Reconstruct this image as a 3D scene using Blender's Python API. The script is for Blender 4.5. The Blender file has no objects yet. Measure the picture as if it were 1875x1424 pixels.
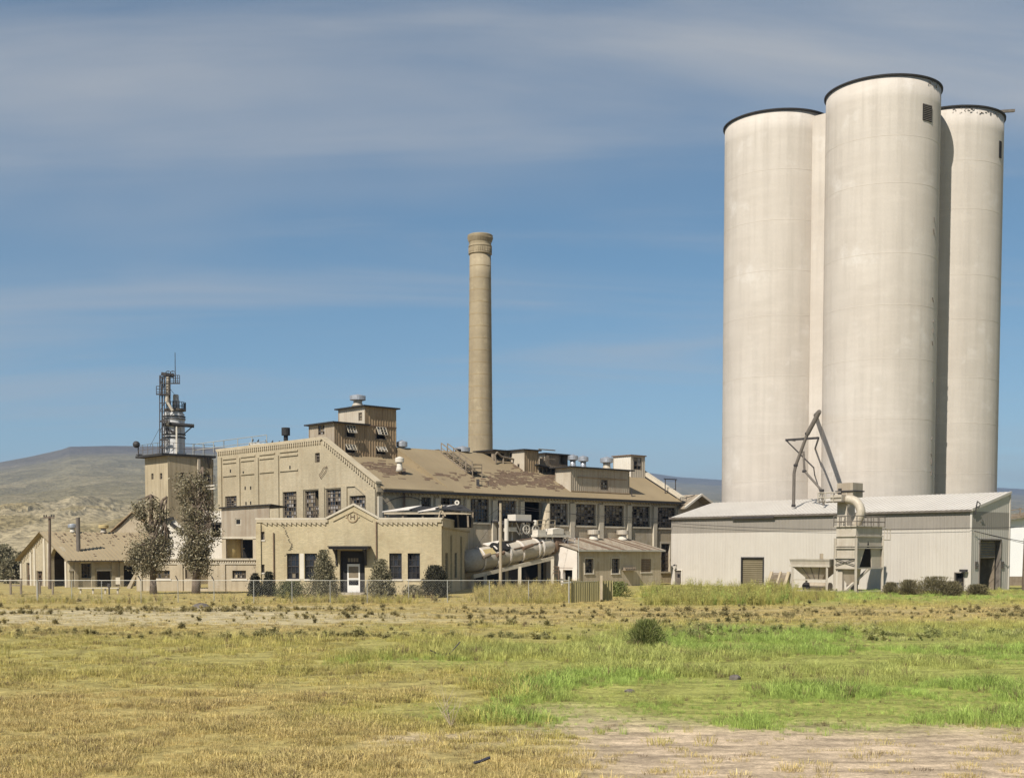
import bpy, math, random
import numpy as np
from mathutils import Vector
from mathutils.geometry import delaunay_2d_cdt
random.seed(7); rng = np.random.default_rng(7)
SC = bpy.context.scene; COL = SC.collection
R = math.radians
# ------------------------------------------------------------------ camera, sky, sun, exposure
F, CX, HY, CAMZ, PITCH = 2300.0, 937.5, 1012.0, 3.2, R(3.0)
Y0 = HY + F * math.tan(PITCH)                     # photo row of the lens axis
cd = bpy.data.cameras.new('camera'); cam = bpy.data.objects.new('camera', cd); COL.objects.link(cam)
cam.location = (0, 0, CAMZ); cam.rotation_euler = (R(90) - PITCH, 0, 0)
cd.sensor_width = 36; cd.lens = F / 1875 * 36; cd.shift_y = (Y0 - 712) / 1875
cd.clip_start = .5; cd.clip_end = 30000
SC.camera = cam
SUN_A, SUN_E = R(33), R(45)
sd = Vector((math.sin(SUN_A) * math.cos(SUN_E), math.cos(SUN_A) * math.cos(SUN_E), -math.sin(SUN_E)))
sl = bpy.data.lights.new('sun', 'SUN'); so = bpy.data.objects.new('sun', sl); COL.objects.link(so)
sl.energy = 4.8; sl.angle = R(.53); sl.color = (1, .94, .85)
so.rotation_euler = sd.to_track_quat('-Z', 'Y').to_euler(); so.location = (-60, -60, 90)
w = bpy.data.worlds.new('World'); SC.world = w; w.use_nodes = True
nt = w.node_tree; N = nt.nodes; L = nt.links; bg = N['Background']
def nd(tree, kind, **kw):
    n = tree.nodes.new(kind)
    for k, v in kw.items():
        if k.startswith('i_'): n.inputs[int(k[2:])].default_value = v
        else: setattr(n, k, v)
    return n
sky = nd(nt, 'ShaderNodeTexSky', sky_type='NISHITA', sun_disc=False, sun_elevation=SUN_E, sun_rotation=R(180) + SUN_A,
         altitude=1500, air_density=1.0, dust_density=.4, ozone_density=1.6)
tc = nd(nt, 'ShaderNodeTexCoord'); sp = nd(nt, 'ShaderNodeSeparateXYZ'); L.new(tc.outputs['Generated'], sp.inputs[0])
zz = nd(nt, 'ShaderNodeMath', operation='MAXIMUM', i_1=0.0); L.new(sp.outputs[2], zz.inputs[0])
za = nd(nt, 'ShaderNodeMath', operation='ADD', i_1=.16); L.new(zz.outputs[0], za.inputs[0])
dx = nd(nt, 'ShaderNodeMath', operation='DIVIDE'); L.new(sp.outputs[0], dx.inputs[0]); L.new(za.outputs[0], dx.inputs[1])
dy = nd(nt, 'ShaderNodeMath', operation='DIVIDE'); L.new(sp.outputs[1], dy.inputs[0]); L.new(za.outputs[0], dy.inputs[1])
cb = nd(nt, 'ShaderNodeCombineXYZ'); L.new(dx.outputs[0], cb.inputs[0]); L.new(dy.outputs[0], cb.inputs[1])
def cloud(scale, loc, det, lo, hi, sx=1, rot=0):
    mp = nd(nt, 'ShaderNodeMapping'); mp.inputs['Scale'].default_value = (sx, 1, 1); mp.inputs['Location'].default_value = loc
    mp.inputs['Rotation'].default_value = (0, 0, rot)
    L.new(cb.outputs[0], mp.inputs[0])
    nz = nd(nt, 'ShaderNodeTexNoise'); nz.inputs['Scale'].default_value = scale; nz.inputs['Detail'].default_value = det
    nz.inputs['Roughness'].default_value = .55; nz.inputs['Distortion'].default_value = .6
    L.new(mp.outputs[0], nz.inputs['Vector'])
    mr = nd(nt, 'ShaderNodeMapRange', interpolation_type='SMOOTHSTEP'); mr.inputs[1].default_value = lo; mr.inputs[2].default_value = hi
    L.new(nz.outputs[0], mr.inputs[0]); return mr.outputs[0]
c1 = cloud(.42, (4.534, 19.246, 0), 5, .47, .74, .6, R(-14)); c2 = cloud(2.3, (2.527, 14.096, 0), 8, .43, .74, .22, R(-7))
mx = nd(nt, 'ShaderNodeMath', operation='MULTIPLY', i_1=.62); L.new(c1, mx.inputs[0])
mx2 = nd(nt, 'ShaderNodeMath', operation='MULTIPLY_ADD', i_1=.42); L.new(c2, mx2.inputs[0]); L.new(mx.outputs[0], mx2.inputs[2])
mc = nd(nt, 'ShaderNodeMath', operation='MINIMUM', i_1=.8); L.new(mx2.outputs[0], mc.inputs[0])
hs = nd(nt, 'ShaderNodeHueSaturation'); hs.inputs['Hue'].default_value = .488; hs.inputs['Saturation'].default_value = 1.12; hs.inputs['Value'].default_value = 1.02
L.new(sky.outputs[0], hs.inputs['Color'])
mixc = nd(nt, 'ShaderNodeMix', data_type='RGBA'); mixc.inputs[7].default_value = (5.7, 5.7, 5.7, 1)
L.new(mc.outputs[0], mixc.inputs[0]); L.new(hs.outputs[0], mixc.inputs[6]); L.new(mixc.outputs[2], bg.inputs[0])
bg.inputs[1].default_value = .064
vs = SC.view_settings; vs.view_transform = 'Standard'; vs.look = 'None'; vs.gamma = 1; vs.exposure = .5; vs.use_curve_mapping = False

# ------------------------------------------------------------------ photo rays, frames, mesh builder
CPn, SPn = math.cos(PITCH), math.sin(PITCH)
CAM = Vector((0, 0, CAMZ))
def ray(px, py):
    v = Y0 - py
    return Vector((px - CX, F * CPn + v * SPn, -F * SPn + v * CPn))
def gp(px, py, z=0.0):
    d = ray(px, py); return CAM + d * ((z - CAMZ) / d.z)
def at_depth(px, py, y):
    d = ray(px, py); return CAM + d * (y / d.y)
def pix(x, y, z=0.0):                              # numpy: ground point -> photo pixel
    zc = y * CPn - (z - CAMZ) * SPn; v = y * SPn + (z - CAMZ) * CPn
    return CX + F * x / zc, Y0 - F * v / zc
def base_depth(py): return gp(CX, py).y
V = Vector
class Fr:                                          # a vertical plane: u along it, z up, off outwards
    def __init__(s, O, u):
        s.O = V((O[0], O[1], 0)); s.u = V((u[0], u[1], 0)).normalized(); s.n = V((s.u.y, -s.u.x, 0))
    def pt(s, u, z, off=0): return s.O + s.u * u + s.n * off + V((0, 0, z))
    def at(s, px, py, off=0):
        d = ray(px, py); o = s.O + s.n * off
        t = (o - CAM).dot(s.n) / d.dot(s.n); p = CAM + d * t
        return (p - o).dot(s.u), p.z
    def U(s, px, off=0, py=HY): return s.at(px, py, off)[0]
    def rect(s, x0, x1, y0, y1, off=0):
        a = s.at(x0, (y0 + y1) / 2, off)[0]; b = s.at(x1, (y0 + y1) / 2, off)[0]; m = (x0 + x1) / 2
        return a, b, s.at(m, y1, off)[1], s.at(m, y0, off)[1]
    def shift(s, off=0, u=0): return Fr(s.O + s.n * off + s.u * u, s.u)
    def left(s, u=0): return Fr(s.O + s.u * u, -s.n)       # wall leaving corner u to the rear, facing right
    def lface(s, u=0): return Fr(s.O + s.u * u, s.n)       # facing left: u negative runs to the rear

class MB:
    def __init__(s): s.v = []; s.f = []; s.m = []
    def poly(s, pts, m=0):
        i = len(s.v); s.v += [tuple(p) for p in pts]; s.f.append(tuple(range(i, i + len(pts)))); s.m.append(m); return s
    def box8(s, P, m=0):
        i = len(s.v); s.v += [tuple(p) for p in P]
        for q in ((0, 3, 2, 1), (4, 5, 6, 7), (0, 1, 5, 4), (1, 2, 6, 5), (2, 3, 7, 6), (3, 0, 4, 7)):
            s.f.append(tuple(i + k for k in q)); s.m.append(m)
        return s
    def box(s, fr, u0, u1, z0, z1, o0, o1, m=0):
        a, b = max(o0, o1), min(o0, o1)
        return s.box8([fr.pt(u0, z0, a), fr.pt(u1, z0, a), fr.pt(u1, z0, b), fr.pt(u0, z0, b),
                       fr.pt(u0, z1, a), fr.pt(u1, z1, a), fr.pt(u1, z1, b), fr.pt(u0, z1, b)], m)
    def prism(s, pts, vec, m=0):                  # closed polygon swept by vec
        n = len(pts); i = len(s.v); vec = V(vec)
        s.v += [tuple(p) for p in pts] + [tuple(V(p) + vec) for p in pts]
        s.f.append(tuple(i + k for k in range(n))); s.m.append(m)
        s.f.append(tuple(i + n + k for k in reversed(range(n)))); s.m.append(m)
        for k in range(n):
            s.f.append((i + k, i + (k + 1) % n, i + n + (k + 1) % n, i + n + k)[::-1]); s.m.append(m)
        return s
    def bar(s, p, q, wd, hg=None, m=0):            # square bar
        p, q = V(p), V(q); d = (q - p).normalized(); hg = hg or wd
        a = d.cross(V((0, 0, 1)));  a = V((1, 0, 0)) if a.length < 1e-4 else a.normalized()
        b = d.cross(a).normalized(); a = a * wd / 2; b = b * hg / 2
        return s.box8([p - a - b, p + a - b, p + a + b, p - a + b, q - a - b, q + a - b, q + a + b, q - a + b], m)
    def tube(s, p, q, r, r2=None, n=8, m=0, cap=True):
        p, q = V(p), V(q); r2 = r if r2 is None else r2; d = (q - p).normalized()
        a = d.cross(V((0, 0, 1))); a = V((1, 0, 0)) if a.length < 1e-4 else a.normalized(); b = d.cross(a)
        i = len(s.v)
        for c, rr in ((p, r), (q, r2)):
            for k in range(n):
                t = 2 * math.pi * k / n; s.v.append(tuple(c + (a * math.cos(t) + b * math.sin(t)) * rr))
        for k in range(n):
            s.f.append((i + k, i + (k + 1) % n, i + n + (k + 1) % n, i + n + k)); s.m.append(m)
        if cap:
            s.f.append(tuple(i + k for k in reversed(range(n)))); s.m.append(m)
            s.f.append(tuple(i + n + k for k in range(n))); s.m.append(m)
        return s
    def path(s, pts, r, n=6, m=0):
        for a, b in zip(pts[:-1], pts[1:]): s.tube(a, b, r, None, n, m)
        return s
    def lathe(s, c, prof, n=24, m=0, cap=True, axis=None):
        c = V(c); i = len(s.v); ax = V(axis).normalized() if axis is not None else V((0, 0, 1))
        a = ax.orthogonal().normalized() if axis is not None else V((1, 0, 0)); b = ax.cross(a)
        for r, z in prof:
            for k in range(n):
                t = 2 * math.pi * k / n; s.v.append(tuple(c + (a * math.cos(t) + b * math.sin(t)) * r + ax * z))
        for j in range(len(prof) - 1):
            for k in range(n):
                s.f.append((i + j * n + k, i + j * n + (k + 1) % n, i + (j + 1) * n + (k + 1) % n, i + (j + 1) * n + k)); s.m.append(m)
        if cap:
            s.f.append(tuple(i + (len(prof) - 1) * n + k for k in range(n))); s.m.append(m)
            s.f.append(tuple(i + k for k in reversed(range(n)))); s.m.append(m)
        return s
    def sweep(s, pts, r, n=16, m=0):                # one continuous bent pipe
        i = len(s.v); P = [V(p) for p in pts]; up = None
        for k, p in enumerate(P):
            d = (P[min(k + 1, len(P) - 1)] - P[max(k - 1, 0)]).normalized()
            up = d.orthogonal().normalized() if up is None else (up - d * up.dot(d)).normalized()
            b = d.cross(up)
            for j in range(n):
                t = 2 * math.pi * j / n; s.v.append(tuple(p + (up * math.cos(t) + b * math.sin(t)) * r))
        for k in range(len(P) - 1):
            for j in range(n): s.f.append((i + k * n + j, i + k * n + (j + 1) % n, i + (k + 1) * n + (j + 1) % n, i + (k + 1) * n + j)); s.m.append(m)
        s.f.append(tuple(i + j for j in reversed(range(n)))); s.m.append(m); s.f.append(tuple(i + (len(P) - 1) * n + j for j in range(n))); s.m.append(m)
        return s
    def wall(s, fr, outline, holes, th=.35, m=0, off=0.0):     # outline (u,z) with rectangular openings
        vs = [V(p) for p in outline]; n = len(vs); ed = [(k, (k + 1) % n) for k in range(n)]
        for (a, b, c, d) in holes:
            k = len(vs); vs += [V((a, c)), V((b, c)), V((b, d)), V((a, d))]; ed += [(k, k + 1), (k + 1, k + 2), (k + 2, k + 3), (k + 3, k)]
        ov, oe, of = delaunay_2d_cdt(vs, ed, [], 0, 1e-5)[:3]
        def inside(p):
            c = False
            for k in range(n):
                a, b = outline[k], outline[(k + 1) % n]
                if (a[1] > p[1]) != (b[1] > p[1]) and p[0] < (b[0] - a[0]) * (p[1] - a[1]) / (b[1] - a[1]) + a[0]: c = not c
            return c and not any(h[0] < p[0] < h[1] and h[2] < p[1] < h[3] for h in holes)
        keep = [f for f in of if inside(sum((ov[k] for k in f), V((0, 0))) / len(f))]
        i = len(s.v); nv = len(ov)
        s.v += [tuple(fr.pt(p.x, p.y, off)) for p in ov] + [tuple(fr.pt(p.x, p.y, off - th)) for p in ov]
        cnt = {}
        for f in keep:
            pa = [ov[k] for k in f]; ar = sum(pa[k].x * pa[(k + 1) % len(f)].y - pa[(k + 1) % len(f)].x * pa[k].y for k in range(len(f)))
            f = list(f) if ar > 0 else list(f)[::-1]
            s.f.append(tuple(i + k for k in f)); s.m.append(m); s.f.append(tuple(i + nv + k for k in f[::-1])); s.m.append(m)
            for a, b in zip(f, f[1:] + f[:1]): cnt[(a, b)] = cnt.get((a, b), 0) + 1
        for (a, b) in cnt:
            if (b, a) not in cnt: s.f.append((i + b, i + a, i + nv + a, i + nv + b)); s.m.append(m)
        return s
    def corr(s, fr, u0, u1, zb, zt, holes=(), pitch=.3, dep=.04, off=0.0, m=0, flat=.5):   # ribbed sheet; zb, zt functions of u
        k = max(1, round((u1 - u0) / pitch)); p = (u1 - u0) / k; prof = []
        for j in range(k):
            a = u0 + j * p; prof += [(a, 0), (a + p * flat, 0), (a + p * (flat + .12), dep), (a + p * .9, dep)]
        prof.append((u1, 0)); fz = lambda q, u: q(u) if callable(q) else q
        for (a, oa), (b, ob) in zip(prof[:-1], prof[1:]):
            segs = [(fz(zb, a), fz(zt, a), fz(zb, b), fz(zt, b))]; mid = (a + b) / 2
            for (h0, h1, hz0, hz1) in holes:
                if h0 < mid < h1:
                    new = []
                    for (ba, ta, bb, tb) in segs:
                        if hz0 > ba and hz0 < ta + 1: new.append((ba, min(ta, hz0), bb, min(tb, hz0)))
                        if hz1 < ta: new.append((max(ba, hz1), ta, max(bb, hz1), tb))
                    segs = new
            for (ba, ta, bb, tb) in segs:
                s.poly([fr.pt(a, ba, off + oa), fr.pt(b, bb, off + ob), fr.pt(b, tb, off + ob), fr.pt(a, ta, off + oa)], m)
        return s
    def build(s, name, mats, parent=None, smooth=False, kind=None):
        me = bpy.data.meshes.new(name)
        root = parent
        while root is not None and root.parent is not None: root = root.parent
        off = np.array(root.location if root is not None else (0, 0, 0))
        va = np.array(s.v, dtype=float).reshape(-1, 3)
        me.from_pydata((va - off).tolist(), [], s.f)
        if not isinstance(mats, (list, tuple)): mats = [mats]
        for q in mats: me.materials.append(q)
        if len(mats) > 1: me.polygons.foreach_set('material_index', s.m)
        # metric UVs: along the wall / up the wall
        uv = me.uv_layers.new(name='UVMap'); nl = len(me.loops)
        li = np.zeros(nl, dtype=np.int32); me.loops.foreach_get('vertex_index', li)
        nn = np.zeros(len(me.polygons) * 3); me.polygons.foreach_get('normal', nn); nn = nn.reshape(-1, 3)
        lt = np.zeros(len(me.polygons), dtype=np.int32); me.polygons.foreach_get('loop_total', lt)
        ln = np.repeat(nn, lt, axis=0); P = va[li]
        flat = np.abs(ln[:, 2]) > .94
        h = np.stack([-ln[:, 1], ln[:, 0]], 1); hl = np.linalg.norm(h, axis=1); hl[hl < 1e-6] = 1; h /= hl[:, None]
        uu = np.where(flat, P[:, 0], (P[:, :2] * h).sum(1)); vv = np.where(flat, P[:, 1], P[:, 2] / np.maximum(.3, np.sqrt(np.maximum(1e-6, 1 - ln[:, 2] ** 2))))
        uv.data.foreach_set('uv', np.stack([uu, vv], 1).ravel())
        if smooth: me.polygons.foreach_set('use_smooth', [True] * len(me.polygons))
        me.update(); o = bpy.data.objects.new(name, me); COL.objects.link(o)
        if parent is not None: o.parent = parent
        if kind: o['kind'] = kind
        return o
def tag(o, label, cat, group=None):
    o['label'] = label; o['category'] = cat
    if group: o['group'] = group
    return o
def thing(name, loc, label, cat, group=None):
    o = bpy.data.objects.new(name, None); o.empty_display_size = .5; COL.objects.link(o); o.location = V((loc[0], loc[1], loc[2] if len(loc) > 2 else 0))
    bpy.context.view_layer.update()
    return tag(o, label, cat, group)

# ------------------------------------------------------------------ materials
def mk(name, c1, c2, scale=1.0, rough=.85, metal=0.0, streak=0.0, sc_col=None, speck=0.0, bump=0.0, brick=None, stain=None, st_lo=.56, st_hi=.7, st_scale=.5, coords='UV', spec=.25, bands=0):
    K_ = lambda c: None if c is None else tuple(x * .84 for x in c)
    c1, c2, sc_col, stain = K_(c1), K_(c2), K_(sc_col), K_(stain)
    m = bpy.data.materials.new(name); m.use_nodes = True; t = m.node_tree; l = t.links; b = t.nodes['Principled BSDF']
    b.inputs['Roughness'].default_value = rough; b.inputs['Metallic'].default_value = metal; b.inputs['Specular IOR Level'].default_value = spec
    tcn = nd(t, 'ShaderNodeTexCoord'); src = tcn.outputs[coords]
    def noise(s, det=4, mp=None, ro=.6):
        n = nd(t, 'ShaderNodeTexNoise'); n.inputs['Scale'].default_value = s; n.inputs['Detail'].default_value = det; n.inputs['Roughness'].default_value = ro
        if mp:
            mm = nd(t, 'ShaderNodeMapping'); mm.inputs['Scale'].default_value = mp; l.new(src, mm.inputs[0]); l.new(mm.outputs[0], n.inputs['Vector'])
        else: l.new(src, n.inputs['Vector'])
        return n.outputs[0]
    def rng_(x, a, c, lo=0, hi=1):
        r = nd(t, 'ShaderNodeMapRange'); r.inputs[1].default_value = a; r.inputs[2].default_value = c; r.inputs[3].default_value = lo; r.inputs[4].default_value = hi
        l.new(x, r.inputs[0]); return r.outputs[0]
    def mix(f, a, c, mode='MIX'):
        x = nd(t, 'ShaderNodeMix', data_type='RGBA', blend_type=mode)
        for k, q in ((0, f), (6, a), (7, c)):
            if hasattr(q, 'is_linked') or hasattr(q, 'links'): l.new(q, x.inputs[k])
            else: x.inputs[k].default_value = q if k == 0 else (*q, 1)
        return x.outputs[2]
    col = mix(rng_(noise(scale), .32, .68), c1, c2)
    if brick:
        bt = nd(t, 'ShaderNodeTexBrick'); bt.inputs['Scale'].default_value = 1; bt.inputs['Brick Width'].default_value = .24; bt.inputs['Row Height'].default_value = .085
        bt.inputs['Mortar Size'].default_value = .008; bt.inputs['Color1'].default_value = (1.1, 1.08, 1.05, 1); bt.inputs['Color2'].default_value = (.84, .84, .83, 1); bt.inputs['Mortar'].default_value = (*brick, 1)
        l.new(src, bt.inputs['Vector']); col = mix(.8, col, bt.outputs[0], 'MULTIPLY')
    if streak: col = mix(rng_(noise(1, 5, (2.6, .16, 1) if coords == 'UV' else (1.7, 1.7, .07)), .45, .78, 0, streak), col, sc_col or tuple(x * .45 for x in c1))
    if bands: col = mix(rng_(noise(1, 3, (.05, .05, bands)), .42, .62, 0, .22), col, tuple(x * .86 for x in c1)); col = mix(rng_(noise(1, 4, (.3, .3, bands * 2.4)), .5, .7, 0, .3), col, tuple(min(1, x * 1.08) for x in c2))
    if stain: col = mix(rng_(noise(st_scale, 6, None, .7), st_lo, st_hi, 0, .85), col, stain)
    if speck: col = mix(rng_(noise(14, 3), .35, .75, 0, speck), col, tuple(x * .5 for x in c2))
    l.new(col, b.inputs['Base Color'])
    if bump:
        bn = nd(t, 'ShaderNodeBump'); bn.inputs['Strength'].default_value = bump; bn.inputs['Distance'].default_value = .03
        l.new(noise(9, 4), bn.inputs['Height']); l.new(bn.outputs[0], b.inputs['Normal'])
    return m
M = {}
M['brick'] = mk('brick_tan', (.42, .355, .24), (.56, .48, .335), .25, brick=(.75, .74, .72), streak=.5, sc_col=(.28, .21, .13), speck=.3, stain=(.29, .21, .12), st_lo=.54, st_hi=.8, bump=.3)
M['brick2'] = mk('brick_office', (.48, .40, .245), (.61, .515, .335), .3, brick=(.78, .77, .74), streak=.4, sc_col=(.30, .22, .13), speck=.3, stain=(.34, .25, .14), st_lo=.54, st_hi=.8, bump=.3)
M['trim'] = mk('pale_concrete', (.56, .49, .37), (.66, .585, .46), .8, speck=.2, streak=.3)
M['cornice'] = mk('brick_corbel', (.48, .40, .27), (.58, .49, .345), .8, speck=.3, streak=.3)
M['plaster'] = mk('stained_plaster', (.47, .39, .27), (.58, .49, .35), .4, streak=.6, sc_col=(.20, .14, .08), speck=.2, stain=(.62, .55, .45))
M['white'] = mk('white_paint', (.66, .60, .50), (.74, .68, .58), .8, streak=.3, sc_col=(.45, .38, .28), speck=.1)
M['whitewash'] = mk('whitewashed_wall', (.72, .64, .55), (.80, .73, .64), .7, stain=(.40, .30, .2), st_lo=.62, st_hi=.72, speck=.15, bump=.3)
M['roof'] = mk('roll_roofing', (.27, .205, .12), (.35, .27, .16), .16, speck=.4, stain=(.085, .05, .03), st_lo=.64, st_hi=.72, st_scale=.55, streak=.25, sc_col=(.42, .33, .2), bump=.4)
M['roofpatch'] = mk('bare_roof_boards', (.13, .085, .055), (.23, .155, .10), 2, speck=.5)
M['tar'] = mk('tar_black', (.028, .026, .026), (.05, .046, .042), 2, speck=.3)
M['boards'] = mk('weathered_boards', (.34, .235, .135), (.45, .33, .20), .5, streak=.75, sc_col=(.12, .07, .035), speck=.3)
M['tin'] = mk('weathered_tin', (.40, .33, .24), (.50, .43, .33), .4, rough=.6, metal=.15, streak=.7, sc_col=(.22, .13, .07), speck=.15)
M['tinlight'] = mk('pale_tin', (.50, .43, .33), (.60, .53, .42), .5, rough=.6, metal=.1, streak=.45, sc_col=(.30, .21, .12))
M['galv'] = mk('galvanised', (.40, .42, .45), (.55, .57, .6), 1.5, rough=.42, metal=.55, streak=.4, sc_col=(.25, .2, .16))
M['duct'] = mk('painted_steel', (.48, .42, .33), (.56, .5, .41), 1.5, rough=.55, streak=.4, sc_col=(.28, .2, .12), speck=.1)
M['steel'] = mk('dark_steel', (.035, .033, .035), (.07, .06, .055), 3, rough=.6, speck=.2)
M['pipe'] = mk('brown_pipe', (.13, .11, .09), (.20, .17, .14), 2, rough=.6, streak=.3)
M['silver'] = mk('silver_vessel', (.60, .59, .57), (.74, .73, .71), 1.2, rough=.55, metal=.05, streak=.6, sc_col=(.16, .13, .11), speck=.15)
M['conc'] = mk('silo_concrete', (.57, .505, .43), (.65, .59, .515), .11, coords='Object', bands=.55, streak=.65, sc_col=(.45, .40, .34), speck=.3, stain=(.76, .715, .655), st_lo=.58, st_hi=.8, st_scale=.3, bump=.15)
M['stack'] = mk('stack_concrete', (.34, .275, .175), (.44, .36, .235), .5, coords='Object', bands=.5, speck=.4, streak=.45, sc_col=(.22, .16, .09), stain=(.52, .43, .28), st_lo=.55, st_hi=.7, st_scale=.9, bump=.4)
M['tower'] = mk('tower_concrete', (.42, .345, .22), (.52, .43, .29), .4, streak=.75, sc_col=(.16, .115, .065), speck=.2)
M['siding'] = mk('siding_pale', (.54, .49, .425), (.60, .55, .48), .3, rough=.55, streak=.28, sc_col=(.40, .35, .29), stain=(.46, .40, .33), st_lo=.6, st_hi=.8, st_scale=.35, speck=.05)
M['band'] = mk('siding_band', (.28, .25, .21), (.32, .285, .24), .4, rough=.55, streak=.25, speck=.05)
M['sideroof'] = mk('pale_metal_roof', (.62, .575, .51), (.69, .645, .575), .3, rough=.5, streak=.3, sc_col=(.50, .45, .38), speck=.08)
M['glass'] = mk('dark_glass', (.012, .013, .016), (.03, .03, .034), 2, rough=.12, spec=.6)
M['pale'] = mk('dusty_pane', (.20, .155, .10), (.30, .245, .17), 2, rough=.5, speck=.4)
M['pale2'] = mk('grey_pane', (.26, .24, .22), (.38, .35, .32), 2, rough=.4, speck=.3)
M['frame'] = mk('window_steel', (.10, .08, .06), (.2, .16, .12), 3)
M['rust'] = mk('rusty_steel', (.15, .095, .06), (.24, .16, .105), 3, speck=.4)
M['black'] = mk('opening_shade_black', (.012, .011, .01), (.025, .022, .02), 2)  # near-black for dark openings, holes, cracks; shade inside them is in the colour
M['wood'] = mk('grey_wood', (.20, .15, .10), (.32, .26, .19), 1.5, streak=.5, speck=.3)
M['pole'] = mk('pole_wood', (.12, .085, .06), (.2, .15, .11), 1.5, streak=.6)
M['palewood'] = mk('pale_wood', (.42, .34, .23), (.52, .43, .30), 1.5, streak=.4)
M['bark'] = mk('bark', (.13, .095, .065), (.24, .18, .13), 2.5, streak=.6, speck=.4, coords='Object')
M['fencesheet'] = mk('fence_sheet', (.34, .29, .13), (.42, .36, .18), .7, rough=.6, streak=.4)
M['galvw'] = mk('fence_pipe', (.42, .41, .35), (.52, .5, .44), 2, rough=.5, metal=.3)
M['rollup'] = mk('rollup_door', (.17, .14, .085), (.22, .18, .11), .4, rough=.6, streak=.4)
M['cons'] = mk('slab_concrete', (.40, .34, .26), (.5, .44, .34), .8, speck=.3)
M['tile'] = mk('glazed_tank', (.5, .38, .17), (.56, .44, .22), .8, streak=.4)
def leafmat(name, cols, trans=.25):
    m = bpy.data.materials.new(name); m.use_nodes = True; t = m.node_tree; l = t.links; b = t.nodes['Principled BSDF']
    g = nd(t, 'ShaderNodeNewGeometry'); cr = nd(t, 'ShaderNodeValToRGB'); cr.color_ramp.interpolation = 'CONSTANT'
    while len(cr.color_ramp.elements) < len(cols): cr.color_ramp.elements.new(.5)
    for k, c in enumerate(cols): cr.color_ramp.elements[k].position = k / len(cols); cr.color_ramp.elements[k].color = (*c, 1)
    l.new(g.outputs['Random Per Island'], cr.inputs[0]); l.new(cr.outputs[0], b.inputs['Base Color'])
    b.inputs['Roughness'].default_value = .7; b.inputs['Specular IOR Level'].default_value = .15
    tr = nd(t, 'ShaderNodeBsdfTranslucent'); l.new(cr.outputs[0], tr.inputs[0]); ms = nd(t, 'ShaderNodeMixShader', i_0=trans)
    l.new(b.outputs[0], ms.inputs[1]); l.new(tr.outputs[0], ms.inputs[2]); l.new(ms.outputs[0], t.nodes['Material Output'].inputs[0])
    return m
# ------------------------------------------------------------------ the setting: ground, hills
E1 = V((.68, -.733, 0)).normalized(); E2 = V((.733, .68, 0)).normalized()   # the factory's two axes
def smooth(a, b, x):
    t = np.clip((x - a) / (b - a), 0, 1); return t * t * (3 - 2 * t)
def vnoise(x, y, s, seed=0, octs=4):
    x = np.asarray(x, float) / s; y = np.asarray(y, float) / s; out = 0; amp = .5
    for o in range(octs):
        xi = np.floor(x); yi = np.floor(y); fx = x - xi; fy = y - yi; fx = fx * fx * (3 - 2 * fx); fy = fy * fy * (3 - 2 * fy)
        def h(a, b): 
            q = np.sin(a * 127.1 + b * 311.7 + (seed + o) * 74.7) * 43758.5453; return q - np.floor(q)
        out = out + amp * ((h(xi, yi) * (1 - fx) + h(xi + 1, yi) * fx) * (1 - fy) + (h(xi, yi + 1) * (1 - fx) + h(xi + 1, yi + 1) * fx) * fy)
        x = x * 2.03 + 11.3; y = y * 2.03 + 5.7; amp *= .5
    return out / (1 - .5 ** octs)
def cover(x, y):
    """what grows at a ground point: (grass 0..1, greenness 0..1, bare pinkish dirt 0..1, dark weeds 0..1)"""
    px, py = pix(x, y); n1 = vnoise(x, y, 5, 1); n2 = vnoise(x, y, 1.3, 2); n3 = vnoise(x * .35, y, 3.2, 3)
    green = smooth(420, 1250, px + 700 * (n1 - .5)) * smooth(1390, 1300, py + 60 * (n1 - .5)) * smooth(1120, 1170, py) 
    green = np.maximum(green, .35 * smooth(1290, 1230, py) * smooth(1145, 1175, py))
    green = np.maximum(green, .75 * smooth(1120, 1200, px) * smooth(1118, 1095, py))
    bare = smooth(1292, 1352, py + 80 * (n1 - .5) - .03 * (px - 1500)) * smooth(860, 1160, px + 300 * (n1 - .5))
    bare = np.maximum(bare, .8 * smooth(640, 760, px + 160 * (n1 - .5)) * smooth(1318, 1345, py) * smooth(1420, 1385, py) * smooth(.35, .6, n3))
    road = smooth(1108, 1114, py + 8 * (n1 - .5)) * smooth(1152, 1138, py + 22 * (n3 - .5))
    road = road * smooth(.40, .56, n3 + .04 + .10 * smooth(900, 200, px)) * (.2 + .7 * smooth(1000, 480, px))
    bare2 = np.maximum(bare, .9 * road)
    grass = (1 - bare2) * smooth(.28, .5, n1 * .6 + n2 * .4)
    n4 = vnoise(x * .16, y, 1.5, 14, 3); dark = smooth(.52, .62, n4) * smooth(1112, 1118, py) * smooth(1180, 1160, py) * (1 - .5 * bare)
    return grass, green, bare2, dark, road
def ground_z(x, y):
    near = smooth(150, 90, y) * smooth(90, 60, np.abs(x))
    return (.16 * (vnoise(x, y, 7, 9) - .5) + .09 * (vnoise(x, y, 1.6, 10, 3) - .5)) * near * smooth(96, 78, y)
gx = np.concatenate([-np.geomspace(9000, 70, 22)[:-1], np.arange(-70, 80.01, .6), np.geomspace(80, 9000, 22)[1:]])
gy = np.concatenate([-np.geomspace(9000, 20, 12)[:-1], np.arange(-20, 14, 4), np.arange(14, 100, .45), np.arange(100, 160, 2), np.geomspace(160, 9000, 26)])
GX, GY = np.meshgrid(gx, gy); GZ = ground_z(GX, GY)
nx, ny = len(gx), len(gy)
me = bpy.data.meshes.new('ground'); idx = np.arange(nx * ny).reshape(ny, nx)
fc = np.stack([idx[:-1, :-1], idx[:-1, 1:], idx[1:, 1:], idx[1:, :-1]], -1).reshape(-1, 4)
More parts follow.
